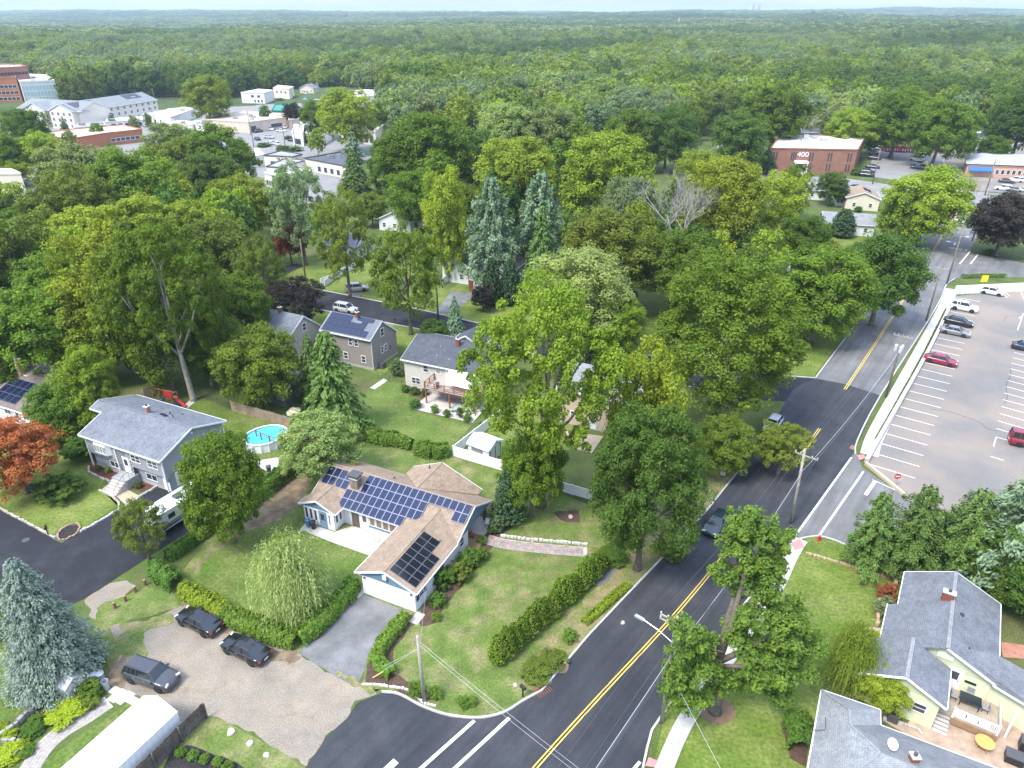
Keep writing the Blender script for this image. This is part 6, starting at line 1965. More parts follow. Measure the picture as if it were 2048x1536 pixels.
cottage((-34.36,181.9), -20, 9.0, 10, 3.0, 2.1, S_WHITE, R_GREY, 'white gabled house with grey roof behind the thin yellowish tree', axis='y', wins=3)
cottage((-42.88,159.3), -22, 8, 8, 3.0, 1.8, S_WHITE, R_GREY, 'low white house beside the red brown maple', wins=3)
cottage((45.25,138.27), -20, 10, 9, 3.0, 1.2, S_WHITE, R_PALE, 'white house with pale roof behind the massive maple', wins=3, chim=(3, 4))
cottage((46.71,131.12), -20, 6, 7, 2.6, 1.2, S_WHITE, R_GREY, 'grey roofed wing near the road bend', wins=2)
cottage((79.14,178.54), -15, 12, 8, 2.9, 1.7, S_WHITE, R_PALE, 'low white house with pale grey roof at the bend of the old road', wins=3)
ch_ = cottage((95.47,203.8), -18, 8.6, 10, 3.4, 1.6, S_CREAM, R_TAN, 'cream house with tan roof in front of the brick offices', axis='y', wins=2)
solar(ch_, (6.6, 3.2, 4.35), (0, 1, 0), Vector((-4.3, 0, 1.6)), None, [(r, c) for r in range(3) for c in range(2)], 1.1, 1.2)
sr_ = cottage((94.35,207.92), -18, 3.2, 4.5, 2.6, .5, S_WHITE, R_PALE, 'white sunroom beside the cream house', wins=0)
for i in range(3):
 win(sr_, .8, 1.4, .6 + i, -0.005, .8, 0, 1, 1)
cottage((85.89,216.64), -15, 9, 8, 2.8, 1.4, S_WHITE, R_PALE, 'pale roofed cottage left of the cream house', wins=3)
cottage((134.71,347.33), -12, 9, 9, 5.4, 2.4, S_BEIGE, R_BROWN, 'beige two storey house behind the brick offices', axis='y', wins=2, storeys=2)
cottage((130.23,334.92), -12, 7, 5, 2.6, 1.4, S_BEIGE, R_DARK, 'garage wing with dark roof behind the brick offices', wins=2)
cottage((119.15,432.58), -12, 12, 9, 3.2, 1.8, S_WHITE, R_PALE, 'white house among the trees left of the lane', wins=3)
cottage((101.55,395.98), -12, 9, 8, 3.0, 1.8, S_WHITE, R_PALE, 'second white house nearer the lane', wins=3)
cottage((259.26,409.9), -5, 14, 9, 3.2, 1.4, S_PUTTY, R_BROWN, 'pale house hidden behind the far parking lot trees', wins=3)
cottage((-92.31,136.2), -24, 10, 9, 3.2, 2.0, S_TAN, shingle('shingle_rust', (0.33, 0.22, 0.16)), 'tan roofed house half hidden in the left grove', wins=2)
cottage((-73.05,127.7), -24, 7, 7, 3.0, 1.5, siding('siding_light_blue', (0.36, 0.44, 0.52)), R_GREY, 'light blue house deep behind the pale trunks', wins=2)
cottage((-147.78,533.34), -10, 10, 9, 3.4, 2.4, S_CREAM, R_GREY, 'cream house with grey gables beyond the beige store', axis='y', wins=3, storeys=1)
cottage((-157.26,589.1), -10, 9, 9, 6.0, 2.6, S_WHITE, R_PALE, 'tall white house beyond the beige store', wins=2, storeys=2)
cottage((-184.25,589.1), -10, 14, 12, 5.0, 2.6, S_WHITE, R_GREY, 'grey roofed house behind the white shops', wins=2)
cottage((-83.39,102.58), -24, 8, 7, 3.2, 1.4, S_WHITE, R_PALE, 'white house corner at the left edge behind the solar house', wins=2)

# shed and white fences
def shed():
 t = thing('shed', 'small white garden shed with grey side window inside the white fence', 'shed', (-5.67, 75.79), R(-33.9))
 gable(t, 0.1, 3.3, 0.1, 2.9, [(0, 1.95), (1.4, 2.65), (2.8, 1.95)], S_WHITE, plain('shed_roof_white', (.74, .74, .74), .6), over=.15, rake=.12)
 win(t, 1.7, .6, 1.5, .095, 1.15, 0, 1, 1, glass=plain('shed_grey', (.22, .22, .22), .6), frame=M_grey)
 for y in (.9, 2.0):
  MB().box(3.3, 3.34, y - .5, y + .5, .05, 1.85).build('door', plain('shed_door', (.60, .60, .58), .6), t)
 for y in (.36, 1.45, 2.54):
  MB().box(3.34, 3.37, y - .05, y + .05, .05, 1.9).build('door_frame', M_darkgrey, t)
shed()

def panel_fence(pts, h, label, m, pitch=2.4, name='white_fence', cat='fence'):
 L = length2(pts)
 n = max(1, round(L / pitch))
 p0, _ = along(pts, 0)
 t = thing(name, label, cat, (p0.x, p0.y, 0))
 for i in range(n):
  a, _ = along(pts, L * i / n); b, _ = along(pts, L * (i + 1) / n - 0.001)
  A_ = Vector((a.x - p0.x, a.y - p0.y, 0)); B_ = Vector((b.x - p0.x, b.y - p0.y, 0))
  pb = MB(); pb.bar(A_ + Vector((0, 0, h / 2)), B_ + Vector((0, 0, h / 2)), 0.05, h - 0.12); pb.build('panel', m, t)
  rb = MB(); rb.bar(A_ + Vector((0, 0, h - .06)), B_ + Vector((0, 0, h - .06)), .09, .1); rb.bar(A_ + Vector((0, 0, .12)), B_ + Vector((0, 0, .12)), .09, .1); rb.build('rail', m, t)
 for i in range(n + 1):
  a, _ = along(pts, min(L * i / n, L - .001))
  MB().box(a.x - p0.x - .07, a.x - p0.x + .07, a.y - p0.y - .07, a.y - p0.y + .07, 0, h + .08).build('post', m, t)
 return t
panel_fence([(0.01,87.63), (-7.46,75.71), (-1.25,72.52)], 1.55, 'white vinyl fence around the shed corner', M_trim)
panel_fence([(4.87,68.69), (9.2,66.53)], 1.4, 'short white vinyl fence behind the roadside linden', M_trim)
panel_fence([(-14.31,139.76), (-12.13,144.03), (-9.08,141.34)], 1.6, 'white vinyl fence beside the white raised ranch', M_trim)
panel_fence([(-39.5,139.76), (-36.64,144.58)], 1.4, 'white vinyl fence across the middle street', M_trim)
panel_fence([(-38.48,138.73), (-36.81,145.69), (-34.4,150.27)], 1.4, 'white vinyl fence behind the grey parked suv', M_trim)

def board_fence(pts, h, label, m, name='wooden_fence'):
 L = length2(pts)
 p0, _ = along(pts, 0)
 t = thing(name, label, 'fence', (p0.x, p0.y, 0))
 rnd = random.Random(int(L * 10))
 mb = MB()
 n = int(L / 0.155)
 for i in range(n):
  a, d = along(pts, i * .155 + .005); b, _ = along(pts, i * .155 + .145)
  hh = h + rnd.uniform(-.05, .05)
  s = rnd.uniform(-.008, .008)
  A_ = Vector((a.x - p0.x - d.y * s, a.y - p0.y + d.x * s, hh / 2)); B_ = Vector((b.x - p0.x - d.y * s, b.y - p0.y + d.x * s, hh / 2))
  mb.bar(A_, B_, 0.022, hh)
 bo = mb.build('boards', m, t); bo['kind'] = 'stuff'
 for i in range(int(L / 2.4) + 2):
  a, d = along(pts, min(i * 2.4, L - .01))
  MB().box(a.x - p0.x - .06 - d.y * .1, a.x - p0.x + .06 - d.y * .1, a.y - p0.y - .06 + d.x * .1, a.y - p0.y + .06 + d.x * .1, 0, h).build('post', m, t)
 for z in (.35, h - .3):
  rb = MB()
  for q in range(len(pts) - 1):
   a, b = Vector(pts[q]), Vector(pts[q + 1])
   d = (b - a).normalized(); o = Vector((-d.y, d.x)) * .04
   rb.bar((a.x - p0.x + o.x, a.y - p0.y + o.y, z), (b.x - p0.x + o.x, b.y - p0.y + o.y, z), .04, .09)
  rb.build('rail', m, t)
 return t
M_fw = mat('fence_wood', (0.330, 0.255, 0.180), 0.9, var=0.3, scale=1.2, fine=.25, fine_scale=6)
M_fwd = mat('fence_wood_weathered', (0.125, 0.105, 0.088), 0.9, var=0.35, scale=1.2, fine=.3, fine_scale=6)
board_fence([(-39.72,87.43), (-29.58,82.58)], 1.6, 'wooden board fence behind the pool', M_fw)
board_fence([(-29.54,82.76), (-27.42,86.28)], 1.5, 'wooden fence return beside the feathery hemlock', M_fw)
board_fence([(-53.39,90.51), (-50.01,93.03)], 1.9, 'tall wooden fence behind the playset', M_fw)
board_fence([(-56.1,96.83), (-50.52,93.4)], 1.5, 'wooden fence running back into the trees behind the playset', M_fw)
board_fence([(-24.47,37.99), (-25.67,35.59), (-26.24,34.32), (-27.37,32.31)], 1.7, 'dark weathered board fence along the white tent', M_fwd)
board_fence([(149.4,302.2), (174.86,293.2)], 1.8, 'wooden fence behind the car park of the brick offices', M_fw)

# chain link fence behind the grey house yard
def link_fence(pts, h, label):
 p0 = pts[0]
 t = thing('chain_fence', label, 'fence', (p0[0], p0[1], 0))
 L = length2(pts)
 w = MB()
 for i in range(int(L / .12)):
  a, _ = along(pts, i * .12)
  w.bar((a.x - p0[0], a.y - p0[1], .05), (a.x - p0[0], a.y - p0[1], h), .006, .006)
 for z in (.05, h / 3, 2 * h / 3):
  for q in range(len(pts) - 1):
   w.bar((pts[q][0] - p0[0], pts[q][1] - p0[1], z), (pts[q + 1][0] - p0[0], pts[q + 1][1] - p0[1], z), .008, .008)
 o = w.build('mesh_wire', M_darkgrey, t); o['kind'] = 'stuff'
 for i in range(int(L / 2.5) + 1):
  a, _ = along(pts, i * 2.5)
  MB().lathe([(.03, 0), (.03, h)], 6, (a.x - p0[0], a.y - p0[1], 0)).build('post', M_darkgrey, t)
 MB().bar((0, 0, h), (pts[-1][0] - p0[0], pts[-1][1] - p0[1], h), .04, .04).build('rail', M_darkgrey, t)
link_fence([(-46.45,91.94), (-39.69,87.42)], 1.2, 'black chain link fence joining the wooden board fence')
link_fence([(-20.65,97.41), (-16.22,94.26)], 1.2, 'black wire fence beside the split level house')

# ================================================================== offices, shops and halls
W_BRICK = mat('wall_brick_brown', (0.330, 0.165, 0.115), 0.9, var=0.12, scale=0.6, pattern=('brick', 0.6, 0.2, 0.02, (0.8, 0.78, 0.75), 0.82))
W_BRICK_O = mat('wall_brick_orange', (0.470, 0.190, 0.105), 0.9, var=0.12, scale=0.4, pattern=('brick', 0.6, 0.2, 0.02, (0.85, 0.8, 0.75), 0.85))
W_BEIGE = mat('wall_beige', (0.62, 0.52, 0.41), 0.9, var=0.08, scale=0.3)
W_WHITE = mat('wall_white', (0.76, 0.74, 0.7), 0.85, var=0.06, scale=0.3)
W_CREAM = mat('wall_cream', (0.72, 0.65, 0.53), 0.85, var=0.06, scale=0.3)
W_PEACH = mat('wall_peach', (0.58, 0.36, 0.25), 0.85, var=0.1, scale=0.4)
F_WHITE = mat('roof_membrane_white', (0.72, 0.68, 0.62), 0.9, var=0.12, scale=0.15, col2=(0.56, 0.52, 0.47), mix_scale=0.2)
F_GREY = mat('roof_membrane_grey', (0.28, 0.29, 0.31), 0.9, var=0.12, scale=0.15, col2=(0.36, 0.36, 0.37), mix_scale=0.2)
F_TAN = mat('roof_gravel_tan', (0.6, 0.48, 0.36), 0.9, var=0.12, scale=0.15, col2=(0.5, 0.42, 0.33), mix_scale=0.2)
F_BLACK = mat('roof_tar', (0.1, 0.105, 0.12), 0.9, var=0.15, scale=0.2)
M_cyan = plain('glass_cyan', (0.42, 0.58, 0.6), 0.12, spec=0.8)

def flat(name, label, cat, h, pts, wall, roof, wins=(), parapet=0.5, units=0, seed=1, zb=0.0, cap=None):
 """flat-roofed building on a quad; wins: (edge, t0, t1, count, sill, width, height)"""
 P = [Vector((p[0], p[1])) for p in pts]
 a = sum(P[i].x * P[(i + 1) % len(P)].y - P[(i + 1) % len(P)].x * P[i].y for i in range(len(P)))
 c = sum(P, Vector((0, 0))) / len(P)
 t = thing(name, label, cat, (c.x, c.y, zb))
 Q = [p - c for p in P]
 ccw = Q if a > 0 else Q[::-1]
 MB().prism([q[:] for q in ccw], 0, h).build('wall', wall, t)
 pb = MB()
 n = len(Q)
 ins = [q * (1 - 0.35 / max(q.length, 1)) for q in Q]
 for i in range(n):
  p, q = Q[i], Q[(i + 1) % n]
  pb.bar((p.x, p.y, h + parapet / 2), (q.x, q.y, h + parapet / 2), 0.34, parapet)
 pb.build('parapet', cap or wall, t)
 MB().prism([q[:] for q in [x * 0.995 for x in ccw]], h + 0.01, h + 0.06).build('roof', roof, t)
 for e, t0, t1, k, z, w, hh in wins:
  p, q = Q[e], Q[(e + 1) % n]
  d = (q - p).normalized()
  nn = Vector((-d.y, d.x))
  mid = (p + q) / 2
  if nn.dot(mid) < 0:
   nn = -nn
  # facing -Y at rz 0 -> outward normal nn
  rz = math.atan2(nn.y, nn.x) + R(90)
  for i in range(k):
   s = t0 + (t1 - t0) * ((i + .5) / k)
   o = p + (q - p) * s + nn * 0.02
   win(t, w, hh, o.x, o.y, z, rz, 1, 1, frame=M_darkgrey if wall in (W_BRICK,) else M_trim, fw=0.12)
 rnd = random.Random(seed)
 for i in range(units):
  u, v = rnd.uniform(.15, .85), rnd.uniform(.2, .8)
  p = (Q[0] * (1 - u) + Q[1] * u) * (1 - v) + (Q[3 % n] * (1 - u) + Q[2] * u) * v
  s = rnd.uniform(.6, 1.4)
  MB().box(p.x - s, p.x + s, p.y - s * .7, p.y + s * .7, h + .06, h + .06 + rnd.uniform(.7, 1.3)).build('roof_unit', rnd.choice((M_grey, M_trim, M_steel)), t)
 return t, Q

# brick offices with the house number
t400, Q = flat('office_building', 'brown brick office block numbered 400 with white roof', 'building', 8.0, [(89.98,256.65), (118.72,253.29), (134.24,282.68), (104.95,289.97)], W_BRICK, F_WHITE, (), 0.45, 4, 3, cap=W_BRICK)
p, q = Q[0], Q[1]
d = (q - p).normalized(); nn = Vector((d.y, -d.x)); rzf = math.atan2(d.y, d.x); LL = (q - p).length
for s in (.065, .275, .485, .70, .925):
 for k in (-.55, .15, .85) if s in (.275,) else (-.45, .45):
  for z, hh in ((.9, 2.5), (4.2, 2.8)):
   o = p + d * (LL * s + k) + nn * .02
   win(t400, .42, hh, o.x, o.y, z, rzf, 1, 1, frame=M_darkgrey, fw=.05)
for e in (1,):
 a_, b_ = Q[1], Q[2]
 dd = (b_ - a_); n2 = Vector((dd.y, -dd.x)).normalized(); r2 = math.atan2(dd.y, dd.x)
 for s in (.2, .5, .8):
  for z, hh in ((.9, 2.5), (4.2, 2.8)):
   o = a_ + dd * s + n2 * .02
   win(t400, .5, hh, o.x, o.y, z, r2, 1, 1, frame=M_darkgrey, fw=.05)
cu = bpy.data.curves.new('building_number', 'FONT'); cu.body = '400'; cu.size = 2.3; cu.extrude = 0.06; cu.align_x = 'CENTER'
_o = bpy.data.objects.new('building_number', cu); COL.objects.link(_o)
_me = bpy.data.meshes.new_from_object(_o.evaluated_get(bpy.context.evaluated_depsgraph_get())); bpy.data.objects.remove(_o)
_me.materials.clear(); _me.materials.append(plain('sign_white', (.85, .84, .82), .6))
o = p + d * (LL * .385) + nn * .1
num = link('building_number', _me, t400, (o.x, o.y, 5.6)); num.rotation_euler = (R(90), 0, rzf); num.scale = (1.15, 1, 1)
o = p + d * (LL * .37) + nn * 1.2
ent = MB().box(-2.2, 2.2, -1.2, 1.2, 3.6, 4.3).build('canopy', M_trim, t400, loc=(o.x, o.y, 0), rz=rzf)
MB().box(-1.9, 1.9, 1.0, 1.15, 1.0, 3.6).build('entrance', M_glass, ent)
for x in (-2, 2):
 MB().box(x - .15, x + .15, -1.1, -.8, 0, 3.6).build('column', M_trim, ent)
for i in range(5):
 MB().box(-2.2, 2.2, -1.2 - .35 * (i + 1), -1.2 - .35 * i, 0, 1.0 - .2 * i).build('step', M_conc_w, ent)
# restaurant with the blue awning
tb, Q = flat('restaurant', 'peach brick restaurant with grey roof and blue awning', 'building', 3.6, [(155.91,250.06), (179.24,245.17), (189.36,260.38), (164.37,265.84)], W_PEACH, F_GREY, ((0, .3, .95, 9, 1.0, 1.2, 1.6),), .3, 0)
r_ = MB(); B = [Vector((q.x, q.y, 0)) for q in Q]
C_ = sum(B, Vector()) / 4
hi = [b.lerp(C_, .35) for b in B]
for i in range(4):
 j = (i + 1) % 4
 e0, e1 = C_ + (B[i] - C_) * 1.05, C_ + (B[j] - C_) * 1.05
 extr(r_, [(e0.x, e0.y, 4.3), (e1.x, e1.y, 4.3), (hi[j].x, hi[j].y, 5.8), (hi[i].x, hi[i].y, 5.8)], .15)
extr(r_, [(h.x, h.y, 5.8) for h in hi], .15)
r_.build('roof', shingle('shingle_silver', (.42, .43, .44)), tb)
d0 = (Q[1] - Q[0]).normalized(); n0 = Vector((d0.y, -d0.x))
aw = MB()
a, b = Q[0] + d0 * .5, Q[0] + d0 * 8
for s in range(5):
 u0, u1 = a + (b - a) * s / 5, a + (b - a) * (s + 1) / 5
 aw.face([(u0.x, u0.y, 3.2), (u1.x, u1.y, 3.2), (u1.x + n0.x * 1.6, u1.y + n0.y * 1.6, 2.4), (u0.x + n0.x * 1.6, u0.y + n0.y * 1.6, 2.4)])
 aw.face([(u0.x + n0.x * 1.6, u0.y + n0.y * 1.6, 2.4), (u1.x + n0.x * 1.6, u1.y + n0.y * 1.6, 2.4), (u1.x + n0.x * 1.6, u1.y + n0.y * 1.6, 2.0), (u0.x + n0.x * 1.6, u0.y + n0.y * 1.6, 2.0)])
aw.build('awning', plain('awning_blue', (.035, .16, .50), .6), tb)
# white apartments
S_APT = siding('siding_apartment', (0.74, 0.69, 0.6))
def apartments():
 a = Vector((-206.78,361.33)); b = Vector((-193.05,412.98))
 rz = math.atan2((b - a).y, (b - a).x); L = (b - a).length
 t = thing('apartment_building', 'long white apartment building with grey green roof', 'building', (a.x, a.y, 0), rz)
 roof = shingle('shingle_grey_green', (.255, .275, .275))
 gable(t, 0, L, 0, 17, [(0, 8.2), (8.5, 11.6), (17, 8.2)], S_APT, roof, over=.8)
 n = int(L / 4.2)
 for i in range(n):
  for z in (.8, 3.5, 6.1):
   win(t, 1.5, 1.5, L * (i + .5) / n, -.02, z, 0, 2, 1, fw=.1)
 g = Vector((-245.18,375.89))
 Lw = (a - g).length
 rz2 = math.atan2((a - g).y, (a - g).x) - rz
 w = MB()
 wing = bpy.data.objects.new('wing', None)
 wl = math.cos(rz) * (g.x - a.x) + math.sin(rz) * (g.y - a.y), -math.sin(rz) * (g.x - a.x) + math.cos(rz) * (g.y - a.y)
 ca, sa = math.cos(rz2), math.sin(rz2)
 bpy.data.objects.remove(wing)
 sub = thing('apartment_building', 'left wing of the white apartments with two front gables', 'building', (g.x, g.y, 0), rz + rz2)
 gable(sub, 0, Lw, 0, 17, [(0, 8.2), (8.5, 11.6), (17, 8.2)], S_APT, roof, over=.8)
 for x0, x1 in ((Lw * .18, Lw * .52), (Lw * .6, Lw * .96)):
  gable(sub, x0, x1, -3.0, 6, [(0, 8.2), ((x1 - x0) / 2, 11.2), (x1 - x0, 8.2)], S_APT, roof, axis='y', over=.5)
  for i in range(4):
   for z in (.8, 3.5, 6.1):
    win(sub, 1.5, 1.5, x0 + (x1 - x0) * (i + .5) / 4, -3.02, z, 0, 2, 1, fw=.1)
 for i in range(4):
  MB().box(Lw * .53 + .2, Lw * .59, -2.2, -.1, 2.6 * i + .0, 2.6 * i + .25).build('balcony', plain('balcony_grey', (.38, .38, .37), .8), sub)
 solar(t, (L * .02, 3.0, 9.6), (1, 0, 0), Vector((0, 8.5, 3.4)), None, [(c, r) for c in range(9) for r in range(4) if not (c in (4, 5, 6, 7) and r == 1)], 1.6, 1.2, M_cell_k, M_cell_k)
 solar(t, (L * .68, 3.6, 9.8), (1, 0, 0), Vector((0, 8.5, 3.4)), None, [(c, r) for c in range(7) for r in range(4) if not (c in (3, 4) and r == 1)], 1.6, 1.2, M_cell_k, M_cell_k)
apartments()
flat('hall', 'orange brick hall with pale flat roof behind feathery trees', 'building', 5.0, [(-195.73,300.71), (-175.57,300.71), (-170.48,312.48), (-160.5,323.68), (-175.55,337.21), (-191.44,322.24), (-195.84,313.84)], W_BRICK_O, F_TAN, ((0, .05, .95, 6, 1.2, 2.0, 1.6), (2, .1, .9, 6, 1.4, 2.2, 1.5)), .4, 0)
flat('store', 'large beige store with tan flat roof', 'building', 4.6, [(-148.23,359.3), (-122.35,348.45), (-108.76,366.41), (-113.88,379.51), (-139.62,390.23)], W_BEIGE, F_TAN, ((1, .55, .8, 1, 1.0, 7, 2.0), (1, .05, .15, 1, 0, 3, 3.2)), .5, 5, 4)
flat('shop', 'beige end block of the large beige store', 'building', 4.2, [(-106.75,358.98), (-103.01,362.47), (-106.94,380.91), (-111.91,382.85)], W_BEIGE, F_WHITE, (), .5, 0)
ts, Qs = flat('shop_row', 'white shop row with dark lettering and flat grey roof', 'building', 4.2, [(-89.54,265.04), (-78.18,262.12), (-76.15,267.03), (-86.02,274.19)], W_CREAM, F_GREY, ((0, .2, .95, 2, .4, 4.5, 2.2),), .4, 0, cap=M_darkgrey)
def wall_letters(par, txt, p, q, z, size, m):
 cu = bpy.data.curves.new('shop_lettering', 'FONT'); cu.body = txt; cu.size = size; cu.extrude = .04; cu.align_x = 'CENTER'
 o_ = bpy.data.objects.new('shop_lettering', cu); COL.objects.link(o_)
 me = bpy.data.meshes.new_from_object(o_.evaluated_get(bpy.context.evaluated_depsgraph_get())); bpy.data.objects.remove(o_)
 me.materials.clear(); me.materials.append(m)
 d = (q - p).normalized(); n = Vector((d.y, -d.x)); c = (p + q) / 2 + n * .08
 k = link('shop_lettering', me, par, (c.x, c.y, z)); k.rotation_euler = (R(90), 0, math.atan2(d.y, d.x))
wall_letters(ts, 'OIL LUBE', Qs[0].lerp(Qs[1], .25), Qs[1], 3.1, 1.1, plain('letter_dark', (.12, .10, .10), .6))
flat('shop', 'low white shop left of the lettered row', 'building', 3.8, [(-95.62,262.48), (-90.63,268.36), (-96.9,281.96), (-102.18,273.44)], W_WHITE, F_WHITE, ((0, .1, .9, 5, .8, 1.6, 1.6),), .4, 4, 7)
flat('shop', 'grey canopy roofed annex in front of the lettered row', 'building', 3.2, [(-84.01,249.37), (-79.66,248.17), (-73.45,260.16), (-81.57,266.86)], W_WHITE, F_GREY, (), .35, 0, cap=M_darkgrey)
flat('shop', 'black roofed shops beside the tall dark evergreen', 'building', 4.0, [(-74.09,260.39), (-56.18,245.96), (-60.04,266.2), (-63.68,273.29), (-70.18,264.24)], W_CREAM, F_BLACK, ((0, .3, .9, 4, .5, 2, 2),), .4, 3, 9, cap=M_darkgrey)
flat('office_building', 'white flat roofed office with roof fans right of the car lot', 'building', 5.2, [(-74.5,324.44), (-57.55,314.53), (-57.1,334.96), (-67.44,341.26)], W_CREAM, F_GREY, ((0, .05, .95, 6, .5, 2.4, 3.2),), .8, 4, 5)
flat('shop', 'small white bank with slanted entrance and dark roof', 'building', 3.6, [(-89.59,322.93), (-80.34,313.38), (-79.46,334.53), (-90.68,350.16)], W_WHITE, F_BLACK, ((0, .1, .9, 3, .4, 2, 2),), .5, 0, cap=W_WHITE)
flat('shop', 'white entrance tower of the small bank', 'building', 5.0, [(-93.18,315.93), (-87.76,311.83), (-93.33,336.46), (-98.57,339.59)], W_WHITE, F_WHITE, ((0, .1, .9, 1, .3, 4, 2.6),), .3, 0)
flat('shop', 'grey roofed middle part of the small bank', 'building', 4.2, [(-92.59,333.18), (-86.93,333.18), (-92.02,352.19), (-99.35,352.19)], W_WHITE, F_GREY, (), .4, 0)
flat('shop', 'white two storey shop by the green awning', 'building', 6.0, [(-167.66,472.33), (-152.55,469.34), (-151.99,486.58), (-163.76,494.35)], W_WHITE, F_WHITE, ((0, .35, .9, 2, 3.4, 2.2, 1.6), (0, .5, .95, 3, .6, 1.2, 1.8)), .4, 0)
flat('shop', 'pale two storey shop block with brown end', 'building', 6.0, [(-156.29,501.0), (-144.22,494.35), (-145.69,511.31), (-159.24,522.03)], W_CREAM, F_TAN, ((0, .1, .9, 3, 3.4, 1.6, 1.4),), .4, 0)
gs_, Qg = flat('canopy', 'green roofed drive-through canopy in the shopping strip', 'canopy', 3.8, [(-127.42,400.45), (-118.29,398.36), (-127.2,432.15), (-133.56,427.34)], plain('canopy_green', (.02, .16, .11), .6), plain('canopy_green_roof', (.03, .24, .16), .6), (), .4, 0)
flat('hospital', 'tall orange brick medical block at the left edge', 'building', 14.0, [(-325.12,471.3), (-306.47,476.4), (-336.35,523.09), (-359.47,523.09)], W_BRICK_O, F_TAN, ((0, .1, .95, 7, 1.5, 2.4, 1.8), (0, .1, .95, 7, 5.0, 2.4, 1.8), (0, .1, .95, 7, 8.5, 2.4, 1.8)), .8, 0)
flat('hospital', 'brown upper medical block with pale top', 'building', 19.0, [(-325.41,474.36), (-309.96,496.25), (-329.66,520.19), (-352.52,515.23)], W_BRICK, F_TAN, ((0, .3, .98, 9, 15, 1.8, 1.6),), .8, 3, 2)
tg, Qg = flat('hospital', 'glass fronted white medical block', 'building', 12.0, [(-300.0,468.75), (-284.79,479.14), (-315.48,521.36), (-344.54,534.14)], W_WHITE, F_WHITE, (), 1.0, 6, 3)
a_, b_ = Qg[0], Qg[1]; dd = (b_ - a_).normalized(); nn = Vector((dd.y, -dd.x)); rzf = math.atan2(dd.y, dd.x); LL = (b_ - a_).length
for i in range(10):
 for k, z in enumerate((.8, 4.2, 7.6)):
  o = a_ + dd * (LL * (i + .5) / 10) + nn * .03
  win(tg, LL / 10 - .2, 2.6, o.x, o.y, z, rzf, 1, 1, glass=M_cyan, fw=.1)
flat('hospital', 'long low white medical annex', 'building', 8.0, [(-335.08,554.09), (-323.3,567.17), (-348.49,610.27), (-358.25,595.22)], W_WHITE, F_TAN, ((0, .05, .95, 8, 4.5, 2, 1.6),), .5, 2, 8)
flat('hall', 'beige windowless hall at the left edge', 'building', 7.0, [(-160.08,216.64), (-147.24,217.8), (-153.92,224.04), (-166.07,225.58)], W_CREAM, F_GREY, (), .5, 0)
flat('hall', 'grey roofed annex of the beige hall', 'building', 3.6, [(-137.55,197.77), (-126.28,193.27), (-127.31,203.66), (-138.04,204.87)], W_CREAM, F_GREY, (), .5, 1)
flat('hall', 'small beige tower behind the lime tree', 'building', 6.5, [(-153.2,236.27), (-152.14,238.8), (-155.62,243.11), (-157.18,241.37)], W_CREAM, F_GREY, (), .4, 0)
flat('shop', 'white tented market stalls row before the apartments', 'building', 3.2, [(-195.41,360.7), (-180.51,371.25), (-186.59,382.39), (-200.72,373.06)], W_WHITE, F_WHITE, ((0, .1, .9, 5, .4, 2, 2),), .3, 0)
flat('shop', 'white and brown flat shop right of the apartments', 'building', 4.2, [(-186.59,381.84), (-167.92,370.52), (-169.81,404.38), (-179.17,413.21)], W_WHITE, F_WHITE, ((0, .1, .9, 4, .6, 1.5, 2),), .4, 2, 6)
flat('hall', 'long white roofed building behind the domed maple', 'building', 4.5, [(-94.33,470.81), (-81.67,470.81), (-87.04,503.29), (-100.5,509.13)], W_WHITE, F_WHITE, (), .3, 0)
flat('hall', 'white low building glimpsed in the central wood', 'building', 4.0, [(-55.07,370.6), (-32.35,370.6), (-34.59,397.97), (-58.89,397.97)], W_WHITE, F_WHITE, (), .3, 0)
for i, (a, lab) in enumerate((((-7091.49,-30172.28), 'left of two pale towers on the skyline'), ((-7241.97,-30172.28), 'right of two pale towers on the skyline'))):
 d_ = 6200.0
 u = (1401 if i == 0 else 1410)
 x = (u - 1024) / 1420 * d_ / math.cos(R(27.62))
 tt = thing('tower_block', lab, 'tower', (x, d_, 25), 0)
 MB().box(-15, 15, -15, 15, 0, 82).build('wall', W_WHITE, tt)
 MB().box(-16, 16, -16, 16, 82, 86).build('roof', F_TAN, tt)
 for k in range(10):
  MB().box(-13, 13, -15.4, -15.05, 6 + k * 7.5, 9 + k * 7.5).build('window', M_glass, tt)
for i, (x, y) in enumerate(((535.29,2557.79), (561.08,2557.79))):
 mt = thing('chimney_stack', ['taller white stack rising from the far forest', 'shorter white stack rising from the far forest'][i], 'chimney', (x, y, 0))
 MB().lathe([(1.6, 0), (1.2, 34 - 6 * i), (1.0, 34 - 6 * i)], 10).build('shaft', W_WHITE, mt)
 MB().lathe([(1.3, 0), (1.3, .6)], 10, (0, 0, 34 - 6 * i)).build('rim', M_grey, mt)
